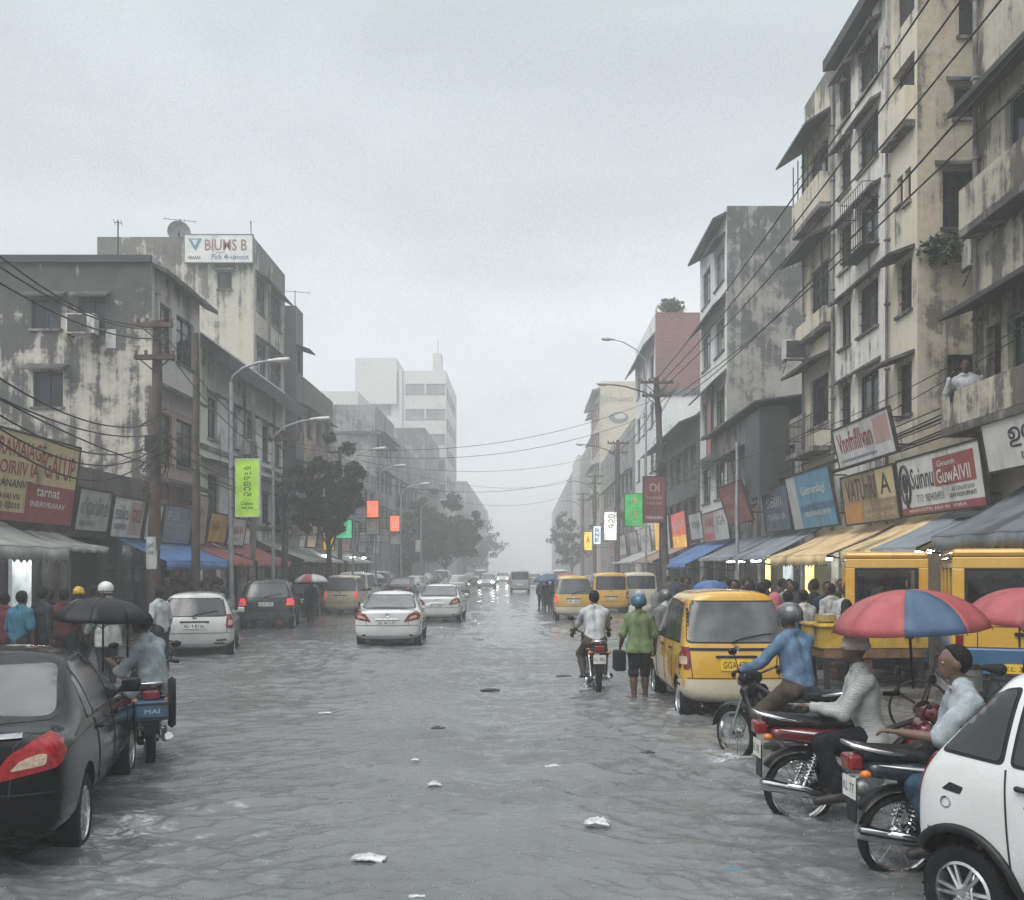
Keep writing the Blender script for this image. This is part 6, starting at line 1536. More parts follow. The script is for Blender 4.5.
def utility_pole(label, x, y, h, r=.15, mat=WOOD, arms=((-.25, 1.5),), lean=0.0, notice=None, tangle=True, group=None, transformer=False):
    T = thing('utility_pole', label, 'utility pole', (x, y, ROAD), 0, group)
    h = h - ROAD
    b = MB(); n = 10
    b.tube([(lean * (i / n) ** 1.2 + .012 * math.sin(i * 1.7), .01 * math.cos(i * 2.3), h * i / n) for i in range(n + 1)], [r * (1 - .35 * i / n) for i in range(n + 1)], 12); b.build('pole', mat, T, 50)
    for dz, L in arms:
        z = h + dz; b = MB(); b.box(lean - L / 2, lean + L / 2, -r - .09, -r + .02, z - .06, z + .06); ca = b.build('crossarm', mat, T, bevel=.01)
        for q in (-.46, -.22, .22, .46):
            b = MB(); b.lathe([(.015, 0), (.045, .02), (.03, .05), (.05, .08), (.03, .12), (0, .13)], 10, (lean + q * L, -r - .03, z + .06)); b.build('insulator', CERAM, ca, True)
        b = MB()
        for sg in (-1, 1): b.tube([(lean + sg * L * .36, -r - .04, z - .05), (lean, -r - .01, z - L * .36)], .018, 5)
        b.build('brace', IRON, T)
    if tangle:
        rr = random.Random(int(x * 100 + y)); b = MB()
        for k in range(9):
            z0 = h * rr.uniform(.50, .78); pts = []
            for i in range(9):
                a = i * .9 + k; pts.append((lean * .7 + (r + .03 + .22 * rr.random()) * math.cos(a), (r + .03 + .12 * rr.random()) * math.sin(a), z0 + .18 * math.sin(i * 1.3 + k) - .05 * i))
            b.tube(pts, .012, 5)
        b.box(lean * .6 - .14, lean * .6 + .14, -r - .2, -r - .02, h * .60, h * .60 + .4); b.build('cable_tangle', CAB, T)
    if notice:
        z0, z1 = notice; b = MB(); b.lathe([(r * .96, z0 - ROAD), (r * .96, z1 - ROAD)], 10, (0, 0, 0), 'z', PI * 1.18, PI * 1.82); nb = b.build('notice', PAPER, T, fix=False)
        b = MB(); put_text(b, 'GAMT', (-.085, -r * .96 - .012, z1 - ROAD - .28), (1, 0, 0), (0, 0, 1), .17, .12); put_text(b, 'SAIR', (-.085, -r * .96 - .012, z1 - ROAD - .44), (1, 0, 0), (0, 0, 1), .17, .11); b.build('lettering', BLUI, nb)
    return T

def street_lamp(label, x, y, h, arm, rise=.5, mat=GALV, r=.085, group='street lamps', thin=False):
    T = thing('street_lamp', label, 'street lamp', (x, y, ROAD), 0, group)
    h = h - ROAD; b = MB(); b.tube([(0, 0, 0), (0, 0, 1.2), (0, 0, 1.21), (0, 0, h - .25)], [r * 1.35, r * 1.3, r, r * .75], 12); b.build('pole', mat, T, 50)
    b = MB(); s = math.copysign(1, arm); L = abs(arm)
    b.tube([(0, 0, h - .28), (s * .04, 0, h - .05), (s * L * .3, 0, h + rise * .5), (s * L * .7, 0, h + rise * .88), (s * L, 0, h + rise)], r * .5, 8); b.build('arm', mat, T, True)
    b = MB(); b.add(*sdf([('c', (s * (L - .05), 0, h + rise), (s * (L + .55), 0, h + rise + .05), .055, .075), ('e', (s * (L + .35), 0, h + rise + .02), (.28, .11, .07))], .025, .04)); hd = b.build('lamp_head', M('lamp_head', (.42, .43, .43), .4, .2), T, True, fix=False)
    b = MB(); b.ball((s * (L + .33), 0, h + rise - .035), (.2, .085, .045), 10); b.build('lens', CLEAR_LENS, hd, True)
    return T

def cable(p, q, sag=.5, r=.012, n=18, label='black overhead cable sagging between the poles', group='overhead cables', name='overhead_cable'):
    p, q = Vector(p), Vector(q); m = MB(); o = p
    m.tube([p.lerp(q, i / n) - o - Vector((0, 0, sag * 4 * (i / n) * (1 - i / n))) for i in range(n + 1)], r, 5)
    ob = m.build(name, CAB, None, True); ob.location = o
    return tag(ob, label, 'cable', group)

PX = -9.3
utility_pole('tall dark wooden pole wrapped in a tangle of cables with a paper notice, left front', GX(153, 24), 24, 8.15, .17, WOOD, ((-.15, .9), (-.95, 1.0)), .12, notice=(1.95, 2.75))
utility_pole('thinner brown wooden pole between the mouldy building and the white building', GX(196, 27.1), 27.1, 8.6, .13, WOOD, (), .0, tangle=False)
street_lamp('steel street lamp carrying the yellow-green sign', GX(231, 30.5), 30.5, 8.1, 1.25, .45)
utility_pole('slim grey concrete pole behind the steel lamp', GX(253, 34), 34, 8.2, .11, CONC, (), tangle=False)
street_lamp('second steel street lamp on the left, beyond the yellow-green sign', GX(270, 32.8), 33.2, 6.6, 1.35, .5, r=.06)
utility_pole('dark utility pole just left of the tree', GX(285, 37), 37, 7.2, .14, WOOD, ((-.3, 1.2),))
for Y, px, tipx, py in ((48.5, 353, 384, 449), (56, 376, 404, 466), (68, 401, 428, 484), (82, 421, 446, 500)):
    street_lamp({48.5: 'steel street lamp arching out right of the tree crown', 56: 'steel street lamp second beyond the tree', 68: 'hazy street lamp third beyond the tree', 82: 'faint street lamp fourth beyond the tree'}[Y], GX(px, Y), Y, ZP(py, Y) - .55, (tipx - px) * Y / F - .5, .55, r=.07)
utility_pole('hazy utility pole under the lamps past the tree', GX(340, 52), 52, 8.5, .14, WOOD, ((-.3, 1.2),))
RP = (GX(667, 43.6), 43.6)
utility_pole('dark leaning utility pole with crossarms on the right', RP[0], RP[1], 10.6, .19, WOOD, ((-.25, 1.5), (-.85, 1.3)), -.5, notice=(1.2, 1.9))
street_lamp('dark street lamp reaching out from the leaning utility pole', RP[0] - .25, 43.9, 9.6, -2.3, .75, DARKMET, .07)
street_lamp('tall thin pale street lamp in front of the brick wall building', GX(646, 50), 50, 12.8, -1.7, 1.05, GALV, .06)
for Y, px, py, lb in ((67, 618, 440, 'second utility pole down the right side'), (89, 595, 474, 'third utility pole down the right side, hazy'), (108, 583, 492, 'fourth utility pole down the right side, very faint')):
    utility_pole(lb, GX(px, Y), Y, ZP(py, Y), .17, WOOD, ((-.25, 1.5), (-.9, 1.3)))
    street_lamp('street lamp beside the ' + lb, GX(px, Y) - .1, Y + .4, ZP(py + 14, Y), -(2.2 if Y < 80 else 1.9), .7, DARKMET, .07)
utility_pole('slim pale pole by the maroon tilted sign, right', GX(737, 33), 33, 6.3, .08, GALV, (), tangle=False)

# cables: from the left pole out of frame to the left, along the street, and across
P1 = Vector((GX(157, 24), 24, 0))
for k, (px, py, z, sg) in enumerate([(0, 220, 8.0, .35), (0, 238, 7.9, .35), (0, 258, 7.7, .4), (0, 342, 5.6, .5), (0, 372, 5.3, .35), (0, 380, 5.1, .6), (0, 392, 5.0, .7), (0, 398, 4.9, .9), (0, 372, 4.5, .15)]):
    Y = 11.5; a = P1 + Vector((.1 if z < 7 else (-.4, 0, .35)[k % 3], -.2, z)); bq = PT(px - 60, py - (14 if z > 7 else 6), Y)
    cable(a, bq, sg, .015)
for k, (z, z2, x2, sg) in enumerate([(5.4, 5.5, 0, .4), (5.2, 5.3, 0, .5), (5.0, 5.0, .05, .6), (4.9, 4.8, .1, .35), (7.9, 6.6, 0, .5), (7.6, 6.2, 0, .6)]):
    cable(P1 + Vector((.1, .1, z)), (GX(285, 37) + x2, 37, z2), sg, .015)
for k, (zx, dx) in enumerate([(5.2, .9), (5.0, 1.8), (4.8, 3.2), (4.7, 4.2)]):
    cable(P1 + Vector((0, .1, zx)), (LX + .02, 28.2 + (k - 2) * .8, 4.6 + .25 * k) if k > 1 else (-13 + k * 1.2, 28.25, 4.8 + k * .3), .15, .009, label='thin black service cable from the tangled pole to the shop fronts', group='service cables on the left')
for a, bq, sg in [((GX(285, 37), 37, 6.8), (RP[0] - .3, 43.5, 9.7), 1.1), ((GX(285, 37), 37, 6.7), (RP[0] - .3, 43.5, 9.1), 1.2), ((GX(285, 37), 37, 6.0), (GX(618, 67), 67, 9.4), 1.6), ((GX(353, 48.5), 48.5, 7.4), (GX(618, 67), 67, 10.2), 1.0), ((GX(340, 52), 52, 8.2), (GX(595, 89), 89, 10.6), 1.6), ((GX(340, 52), 52, 7.6), (GX(595, 89), 89, 9.8), 2.2)]:
    cable(a, bq, sg, .010, label='thin cable strung across the street', group='cables across the street')
for k, (x, z, zz, sg) in enumerate([(6.9, 11.75, 10.5, .45), (7.25, 11.5, 10.45, .55), (7.6, 11.0, 10.4, .5), (7.7, 9.2, 9.8, .5), (6.6, 8.9, 9.7, .6)]):
    cable((x, 8, z + .3), (RP[0] - .5 + .3 * k, 43.5, zz), sg, .019, 26)
cable((8.2, 12, 6.15), (RP[0], 43.5, 6.4), .8, .011); cable((8.3, 12, 4.5 + 1.7), (8.3, 40, 5.6), .5, .011)
for k in range(9):
    cable((7.75 + .04 * (k % 3), 11, 4.62 + .07 * k + .1 * (k % 2)), (8.25, 29 + k, 4.55 + .06 * k), .12 + .06 * (k % 4), .014 + .004 * (k % 2), 22, label='black service cable bundled along the right shop fronts', group='service cables on the right')
for k, (x2, z2) in enumerate([(RX - .1, 4.9), (RX - .1, 4.3), (7.8, 4.2)]):
    cable((RP[0], 43.4, 6.2 + .5 * k), (x2, 36 - 3 * k, z2), .3, .010, label='black service cable bundled along the right shop fronts', group='service cables on the right')
for k in range(5):
    cable((RP[0] - .5 + .25 * k, 43.6, 10.3 - .3 * (k % 2)), (GX(618, 67) - .4 + .2 * k, 67, 10.5 - .3 * (k % 2)), .7, .013)
    cable((GX(618, 67) - .4 + .2 * k, 67, 10.5), (GX(595, 89) - .4 + .2 * k, 89, 10.4), .7, .014)

# roof antennas and dish
def antenna(label, x, y, z, h, bars=4, w=.9):
    T = thing('antenna', label, 'antenna', (x, y, z), .3, 'roof antennas'); b = MB(); b.tube([(0, 0, 0), (0, 0, h)], .022, 6); b.build('mast', IRON, T)
    b = MB(); b.tube([(-w, 0, h - .08), (w, 0, h - .08)], .014, 5)
    for i in range(bars): q = -w * .9 + 1.8 * w * i / max(1, bars - 1); b.tube([(q, -.28, h - .08), (q, .28, h - .08)], .009, 4)
    b.build('bars', IRON, T)
antenna('mast antenna standing on the mouldy building roof', GX(118, 31), 31, 11.2, 2.0, 3, .12)
antenna('wide roof antenna behind the dish on the tan tower', GX(180, 46), 46, 16.4, 2.3, 4, .75)
antenna('thin straight rod antenna on the tan tower corner', GX(251, 45.5), 45.5, 16.4, 2.0, 1, .03)
antenna('roof antenna on the narrow dark tower', GX(295, 51), 51, 15.7, 1.0, 3, .8)
antenna('small antenna on the cement block roof', GX(783, 43), 43, 17.1, .8, 2, .15)
T = thing('satellite_dish', 'round satellite dish on the tan tower roof', 'satellite dish', (GX(179, 44.6), 44.6, 17.2), .4)
b = MB(); b.lathe([(0, .12), (.2, .1), (.42, .02), (.52, -.06), (.42, .04), (.2, .12)], 22, (0, 0, .35), 'y'); b.build('dish', M('dish_grey', (.2, .21, .22), .5), T, 60)
b = MB(); b.tube([(0, .1, -.85), (0, .12, .35)], .04, 8); b.tube([(0, .1, .1), (0, -.4, .35)], .015, 5); b.build('mount', IRON, T)

# ================================================================== trees and plants
def tree(label, x, y, h, crown_r, trunk_h, n=5200, seed=1, cz=.62, leafs=.16, squash=1.15, col=((.022, .034, .018), (.013, .021, .012), (.034, .047, .023))):
    r = np.random.default_rng(seed); T = thing('street_tree', label, 'tree', (x, y, ROAD))
    b = MB(); b.tube([(0, 0, 0), (.05, 0, trunk_h * .5), (-.03, .03, trunk_h), (.05, 0, h * .75)], [.17, .13, .11, .04], 10)
    ends = []
    for k in range(11):
        a = k * 2.4; z0 = trunk_h * (.85 + .25 * r.random()); L = crown_r * (.55 + .4 * r.random()); e = Vector((L * math.cos(a), L * math.sin(a), z0 + (h - z0) * (.25 + .6 * r.random())))
        m = Vector((L * .45 * math.cos(a), L * .45 * math.sin(a), z0 + (e.z - z0) * .4)); b.tube([(0, 0, z0), m, e], [.06, .04, .015], 6); ends += [m.lerp(e, t) for t in (.3, .7, 1)]
    b.build('trunk', M('bark', (.06, .05, .04), .85, 0, .3, 6, .5, 30), T, 50)
    cen = []
    for k in range(46):
        u = r.normal(size=3); u /= np.linalg.norm(u); q = r.random() ** .4
        cen.append(np.array([u[0] * crown_r * q, u[1] * crown_r * q, trunk_h + (h - trunk_h) * .5 + u[2] * (h - trunk_h) * .5 * q]))
    cen = np.array(cen + [np.array(e) for e in ends]); rad = r.uniform(.22, .52, len(cen)) * crown_r * .42
    ci = r.integers(0, len(cen), n); u = r.normal(size=(n, 3)); u /= np.linalg.norm(u, axis=1)[:, None]
    P = cen[ci] + u * (rad[ci] * r.random(n) ** .35)[:, None] * np.array([1, 1, .8])
    V = []; Fq = []; mi = []
    for i in range(n):
        a = r.normal(size=3); a /= np.linalg.norm(a); c = np.cross(a, r.normal(size=3)); c /= np.linalg.norm(c); s = leafs * r.uniform(.5, 1.1)
        d = np.array([0, 0, -.35 * s]); o = len(V)
        V += [tuple(P[i] - a * s * .5), tuple(P[i] + c * s * .28 + d * .3), tuple(P[i] + a * s * .6 + d), tuple(P[i] - c * s * .28 + d * .3)]; Fq.append((o, o + 1, o + 2, o + 3)); mi.append(int(ci[i] % 3))
    b = MB(); b.v = V; b.f = Fq; b.m = mi
    b.build('crown', [M('leaf_%d_%s' % (q, label[:4]), col[q], .5, 0, .3, 2) for q in range(3)], T, fix=False)
    return T
tree('dark leafy street tree between the lamps on the left', GX(329, 43.2), 43.2, 8.1, 1.75, 3.0, 13000, 3, leafs=.24)
tree('hazy full tree deep on the left side of the street', GX(446, 98), 98, 10.2, 3.7, 2.0, 9000, 5, leafs=.5)
tree('misty tree behind the two lit red hanging signs, left', GX(410, 92), 92, 9.2, 3.2, 2.0, 8000, 15, leafs=.5)
tree('very faint tree closing the road on the left', GX(474, 185), 185, 12.0, 6, 2.0, 3000, 8, leafs=.6)
tree('faint tree far down on the right side', GX(572, 120), 120, 9.0, 3.0, 2.0, 2500, 7, leafs=.45)
def bush(label, p, R, n=500, seed=3):
    r = np.random.default_rng(seed); b = MB(); T = thing('wall_plant', label, 'plant', p)
    for k in range(7): a = k * .9; b.tube([(0, 0, 0), (R * .4 * math.cos(a), R * .3 * math.sin(a), R * .5), (R * math.cos(a), R * .5 * math.sin(a), R * (.5 + .4 * r.random()))], [.02, .014, .006], 5)
    b.build('stem', M('bark', (.06, .05, .04)), T)
    b = MB()
    for i in range(n):
        u = r.normal(size=3); u /= np.linalg.norm(u); q = u * R * r.random() ** .5; q[2] = q[2] * .7 + R * .5; a = r.normal(size=3) * R * .09; c = r.normal(size=3) * R * .06
        b.quad(q - a, q + c, q + a, q - c)
    b.build('foliage', M('bush_leaf', (.035, .055, .028), .5, 0, .4, 6), T, fix=False)
bush('small bush growing on the brick building roof corner', (9.6, 63.2, 18.5), 1.0, 500, 2)
bush('dry trailing plant on the tan end wall of the white block', (9.0, 20.7, 8.55), .55, 420, 4)

# ================================================================== vehicles
P_BLK = paint('black', (.005, .0047, .005), .10, 0, 0, .22); P_SIL = paint('silver', (.50, .51, .50), .25, .8, .2); P_DKG = paint('dark_green', (.018, .023, .023), .25, .3, .2, .4); P_WHT = paint('white', (.60, .61, .605), .2, 1, .15)
P_BEI = paint('beige', (.48, .42, .28)); P_YEL = paint('yellow', (.58, .33, .035), .25, .8, .15); P_GLD = paint('gold', (.46, .30, .06)); P_GRY = paint('grey', (.3, .31, .31)); P_CRM = paint('cream', (.56, .50, .38), .3, .5, .3); P_BLU = paint('blue', (.03, .10, .20), .35, .4, .3)
P_RED = paint('maroon', (.13, .012, .018), .2, 1, .15); P_NBK = paint('gloss_black', (.012, .012, .014), .25, .2, .2, .25); P_TEAL = paint('petrol', (.015, .03, .04), .25, .8, .2)
KINDS['tallbox']['W'] = 1.44
KINDS['tempo'] = dict(KINDS['van']); KINDS['tempo'].update(H=2.34, W=1.64, belt=1.32, side=[[(.22, 1.42), (.95, 1.42), (.95, 2.02), (.26, 2.02)], [(1.06, 1.42), (1.85, 1.42), (1.85, 2.04), (1.06, 2.04)], [(1.92, 1.42), (2.95, 1.40), (2.5, 2.0), (1.92, 2.04)]],
    rear=[(-.62, 1.44), (.62, 1.44), (.60, 2.08), (-.60, 2.08)], front=[(-.62, 1.45), (.62, 1.45), (.58, 2.0), (-.58, 2.0)], tail=[(.66, .85), (.80, .85), (.80, 1.05), (.66, 1.05)], bump=1.12, plate=(.80, .46, .12))
KINDS['hatch']['wheels'] = (.40, 2.78)

SED = car('black sedan with a big red and clear tail lamp, wading at the left front', 'sedan', P_BLK, (.85, .92), (-3.20, 7.05), .262, glass=GLASS, tailmat=M('sedan_tail_lens', (.22, .014, .016), .12, 0, .35, 30, 0, 40, .12), ptext='KL 07 AB 4431', rear_glass=GLASS_PALE)
B = SED[1]; T = SED[0]
B.patch('boot_lid_reflection_strip', [(-.58, .985), (.58, .985), (.56, 1.005), (-.56, 1.005)], CHROME, 'y-', .012, .004, .06)
car('silver wagon with pale number plate wading beside the tangled pole', 'wagon', P_SIL, (0, .72), (-7.55, 22.1), .25, ptext='KL 4 8126')
car('dark green-black off-roader just behind the silver wagon', 'suv', P_DKG, (0, .75), (-8.45, 31.6), .16, lit=True, ptext='KL 8 331', rear_glass=GLASS_PALE, bumper=paint('dark_grey', (.05, .05, .05)))
car('black saloon half hidden by the person with the red and white umbrella', 'sedan', P_NBK, (0, .92), (-9.3, 39.6), .12, ptext='KL 71 22', rear_glass=GLASS_PALE, lit=True)
car('beige taxi van with glowing red tail lamps on the left', 'tallbox', P_BEI, (0, .52), (-7.75, 40.8), -.03, lit=True, bumper=P_BEI, ptext='KL 5 10', rear_glass=GLASS_PALE)
car('white microbus behind the beige taxi van', 'van', P_WHT, (0, .65), (-8.7, 49), -.03, detail=False, rear_glass=GLASS_PALE)
car('pale grey microbus beneath the far white umbrella, left', 'van', P_GRY, (0, .65), (-9.3, 61), 0, detail=False, rear_glass=GLASS_PALE)
car('larger white sedan in the middle of the road', 'sedan', P_WHT, (0, .92), (-3.50, 24.9), .06, ptext='KL 94 1172', glass=GLASS, rear_glass=GLASS_PALE)
car('smaller white sedan farther up on the right of the first', 'sedan', P_WHT, (0, .92), (-3.18, 35.6), .0, ptext='KL 2 907', glass=GLASS, rear_glass=GLASS_PALE)
car('little pale hatchback beyond the two white sedans', 'hatch', P_GRY, (0, .45), (-4.9, 70), 0, detail=False, rear_glass=GLASS_PALE)
car('oncoming car with two bright headlights in the haze', 'wagon', P_GRY, (0, .72), (-3.6, 92), PI, detail=False, headlit=True)
car('grey minibus alone in the hazy middle of the road', 'van', P_GRY, (0, .65), (-.4, 76), 0, detail=False, rear_glass=GLASS)
car('far oncoming white car barely visible in the haze', 'sedan', P_WHT, (0, .92), (-2.8, 122), PI, detail=False, headlit=True)
car('oncoming grey van with lit headlights behind the first oncoming car', 'van', P_GRY, (0, .65), (-5.0, 108), PI, detail=False, headlit=True)
car('grey saloon with red lamps far ahead of the grey minibus', 'sedan', P_GRY, (0, .92), (.9, 100), 0, detail=False, lit=True)
car('dark wagon with red lamps in the hazy right lane', 'wagon', P_DKG, (0, .72), (2.1, 83), 0, detail=False, lit=True)
for i, (x, y, k, m_, lb) in enumerate([(-7.6, 58, 'sedan', P_DKG, 'dark parked saloon in the hazy left row, nearest of four'), (-7.6, 67, 'wagon', P_GRY, 'grey parked wagon in the hazy left row'), (-7.7, 78, 'suv', P_DKG, 'dark parked off-roader deep in the hazy left row'), (-7.8, 90, 'van', P_WHT, 'white parked van deepest in the hazy left row'), (-6.2, 104, 'sedan', P_GRY, 'faint grey saloon in the far lane')]):
    car(lb, k, m_, (0, .7), (x, y), 0, detail=False, group='cars parked in the left row', rear_glass=GLASS_PALE)
TX = car('yellow taxi wagon with cream bumper and wiper, stopped on the right', 'tallbox', P_YEL, (0, .52), (2.80, 13.25), .01, cat='taxi', name='taxi', bumper=P_CRM, plate=PLATE_Y, ptext='GGA 4701', rear_glass=M('taxi_rear_glass', (.10, .11, .115), .1, 0, .5, 1.6, .05, 120, 0, 0, .7), lit=False)
TX[1].patch('roof_cap', [(-.42, .62), (.42, .62), (.44, 1.9), (-.44, 1.9)], P_CRM, 'z+', .004, .1, .1)
TX[1].patch('trim_band', [(-.62, .985), (.62, .985), (.62, 1.02), (-.62, 1.02)], TRIM, 'y-', .012, .01, .06)
car('gold taxi wagon ahead in the lane with red lamps', 'tallbox', P_GLD, (0, .52), (1.82, 36.5), 0, cat='taxi', name='taxi', bumper=P_CRM, ptext='KL 90', rear_glass=GLASS_PALE, lit=True)
car('yellow van taxi with dark rear window ahead of the yellow wagon', 'van', P_YEL, (0, .65), (3.75, 42.5), 0, cat='taxi', name='taxi', bumper=P_YEL, ptext='KL 12', rear_glass=GLASS)
car('dull cream van half hidden by the people in rain capes', 'van', P_CRM, (0, .65), (5.3, 44.5), 0, detail=False)
for i, (x, y, k, m_, lb) in enumerate([(2.6, 58, 'wagon', P_GRY, 'grey wagon in the hazy right lane'), (3.2, 72, 'sedan', P_DKG, 'dark saloon in the hazy right lane'), (4.9, 64, 'suv', P_DKG, 'dark off-roader parked in the right haze'), (3.4, 92, 'van', P_WHT, 'white van far up the right lane')]):
    car(lb, k, m_, (0, .7), (x, y), 0, detail=False, group='cars in the right haze', rear_glass=GLASS_PALE)
HB = car('white hatchback with flame decal and black wheel-arch trims at the right front corner', 'hatch', P_WHT, (.76, .40), (2.42, 5.36), -math.radians(151), arch_trim=TRIM, spokes=6, ptext='KL 6 5012')
B = HB[1]
dec = M('decal_red', (.45, .06, .03), .3, 0, .3, 12); decb = M('decal_black', (.02, .02, .025), .3)
B.patch('decal', [(.78, .84), (.96, .77), (1.34, .79), (.99, .74), (.88, .75)], decb, 'x+', .004, 0, .05); B.patch('decal', [(.84, .75), (1.0, .715), (1.34, .75), (1.0, .68), (.92, .71)], dec, 'x+', .004, 0, .05)
B.patch('decal', [(.86, .665), (1.04, .655), (1.34, .67), (1.04, .635)], dec, 'x+', .004, 0, .05); B.patch('sticker', [(.28, .84), (.40, .83), (.42, .87), (.33, .885)], decb, 'x+', .004, .01, .04)
m = MB(); p = B.at((.31, .77), 'x+'); m.lathe([(.03, 0), (.034, .005), (.026, .006)], 14, (p.x, .31, .77), 'x'); m.build('badge', CHROME, HB[0], 40)
m = MB(); m.tube([(p.x - .1, .47, .62), (p.x - .03, .45, .30), (p.x + .02, .5, .2)], .012, 6); m.build('mud_stay', ALLOY, HB[0], True)
CABIN = M('dark_cabin', (.02, .02, .022), .7)
def box_van(label, x, y, rz, W=1.62, L=3.4, z0=.32, zb=.97, zt=2.30, ptext='KL 3 61'):
    """slab sided little goods van: open-framed rear window, blue lower body"""
    T = thing('delivery_van', label, 'van', (x, y, ROAD), rz); h = W / 2; wz0, wz1 = 1.42, 2.08; wx = h - .16
    b = MB(); t = .05
    b.box(-h, h, 0, t, zb, wz0); b.box(-h, h, 0, t, wz1, zt - .06); b.box(-h, -wx, 0, t, wz0, wz1); b.box(wx, h, 0, t, wz0, wz1)
    for sg in (-1, 1):
        x0, x1 = sg * (h - t), sg * h
        b.box(x0, x1, t, L, zb, wz0); b.box(x0, x1, t, L, wz1, zt - .06)
        for a, c in ((t, .16), (1.0, 1.1), (1.95, 2.05), (2.9, L)): b.box(x0, x1, a, c, wz0, wz1)
    b.box(-h + t, h - t, L - t, L, zb, zt - .06); b.build('upper_body', P_YEL, T, bevel=.012)
    b = MB(); b.box(-h - .004, h + .004, -.006, L + .006, zt - .058, zt + .06); b.build('roof', P_YEL, T, bevel=.055)
    b = MB(); b.box(-h - .012, h + .012, -.014, L + .02, z0, zb - .003); b.build('lower_body', P_BLU, T, bevel=.03)
    b = MB(); b.box(-h + .1, h - .1, .9, 1.0, zb + .002, 1.5); b.box(-h + .1, h - .1, L - .6, L - .5, zb, 1.9); b.build('bench', CABIN, T, bevel=.02)
    fr = MB()
    for q in ((-wx, wx, wz0, wz0 + .035), (-wx, wx, wz1 - .035, wz1), (-wx, -wx + .035, wz0 + .035, wz1 - .035), (wx - .035, wx, wz0 + .035, wz1 - .035)): fr.box(q[0], q[1], -.012, .03, q[2], q[3])
    fw = fr.build('rear_window', TRIM, T)
    gm, tt, bb = newmat('van_glass'); bb.inputs['Base Color'].default_value = (.55, .6, .6, 1); bb.inputs['Roughness'].default_value = .05; bb.inputs['Transmission Weight'].default_value = 1; bb.inputs['IOR'].default_value = 1.3
    g = MB(); g.box(-wx + .03, wx - .03, .012, .018, wz0 + .03, wz1 - .03); g.build('pane', gm, fw)
    for sg in (-1, 1):
        b = MB(); b.box(sg * (h - .14), sg * (h - .04), -.03, -.002, .82 + zb - .8, 1.0 + zb - .82); b.build('tail_light', RED_LENS, T, bevel=.01)
        b = MB(); b.box(sg * (h - .14), sg * (h - .04), -.03, -.015, 1.0 + zb - .815, 1.06 + zb - .815); b.build('indicator', AMBER, T)
        for yy in (.62, 2.65): wheel(T, (sg * (h - .1), yy, .29), sg, .29, .18, 6, 'steel')
    b = MB()
    for q in (-.62, .62): b.box(q * h - .006, q * h + .006, -.004, .002, zb + .01, wz0 - .02)
    b.box(-h + .03, h - .03, -.004, .002, wz0 - .16, wz0 - .148); b.build('panel_lines', INK, T); b = MB(); b.box(-.06, .06, -.04, -.002, 1.14, 1.19); b.box(-.012, .012, -.012, -.002, zb + .02, wz0 - .01); b.build('door_handle', TRIM, T)
    b = MB(); b.box(-h * .96, h * .96, -.09, -.016, .34, .48); b.build('bumper', TRIM, T, bevel=.015)
    b = MB(); b.box(-.24, .24, -.028, -.016, .62, .75); pl = b.build('number_plate', PLATE_Y, T); b = MB(); put_text(b, ptext, (-.19, -.0295, .65), (1, 0, 0), (0, 0, 1), .38, .065); b.build('lettering', INK, pl)
    b = MB()
    for sg in (-1, 1): b.tube([(sg * (h - .02), .2, zt - .08), (sg * (h + .012), .2, zt - .09), (sg * (h + .012), L - .2, zt - .09)], .012, 6)
    b.build('rain_gutter', TRIM, T)
    return T
box_van('big yellow van with blue lower body at the right edge behind the umbrellas', 6.85, 13.3, -.36, W=1.7)
box_van('yellow van farther along, behind the food cart and the big umbrella', 6.25, 16.6, -.30, W=1.35, ptext='KL 90')


# ---------------------------------------------------------------- motorcycles and riders (seat positions in bike space)
def on_bike(bx, by, rz, y, x=0.0):
    c, s = math.cos(rz), math.sin(rz); return (bx + x * c - y * s, by + x * s + y * c, ROAD)
CL = dict(white=cloth('white', (.40, .42, .43)), offw=cloth('off_white', (.36, .36, .35)), blue=cloth('blue', (.10, .165, .25)), teal=cloth('teal', (.05, .15, .22)), green=cloth('green', (.13, .18, .085)), red=cloth('red', (.17, .045, .055)), maroon=cloth('maroon', (.085, .025, .025)),
          black=cloth('black', (.014, .014, .016)), dark=cloth('dark', (.03, .032, .035)), grey=cloth('grey', (.18, .19, .19)), pale=cloth('pale_blue', (.30, .34, .365)), jeans=cloth('jeans', (.03, .06, .095)), brown=cloth('brown', (.07, .055, .045)), pink=cloth('pink', (.42, .13, .16)), navy=cloth('navy', (.02, .03, .055)), khaki=cloth('khaki', (.16, .14, .09)))
m, t, bs = newmat('cloth_checked'); tc = t.node('ShaderNodeTexCoord').outputs['Object']
wv = t.node('ShaderNodeTexBrick'); t.put(wv.inputs['Vector'], t.mapping(tc, (1, 1, 1))); wv.inputs['Scale'].default_value = 14; wv.inputs['Color1'].default_value = (.36, .37, .36, 1); wv.inputs['Color2'].default_value = (.28, .29, .29, 1); wv.inputs['Mortar'].default_value = (.12, .13, .13, 1)
rt = t.node('ShaderNodeMapping'); t.put(rt.inputs[0], tc); rt.inputs['Rotation'].default_value = (PI / 2, 0, .3); t.put(wv.inputs['Vector'], rt.outputs[0])
t.put(bs.inputs['Base Color'], t.mix(t.ramp(t.noise(tc, 7, 5), .35, .65), wv.outputs[0], (.33, .33, .32))); bs.inputs['Roughness'].default_value = .7; CL['checked'] = m
HELM = dict(grey=M('helmet_grey', (.10, .105, .11), .25, .3, .12, 5, 0, 40, 0, .8), teal=M('helmet_teal', (.03, .10, .15), .3, 0, .2, 10, 0, 40, 0, .6), white=M('helmet_white', (.6, .6, .58), .4, 0, .1, 10), yellow=M('helmet_yellow', (.55, .33, .03), .4, 0, .1, 10))
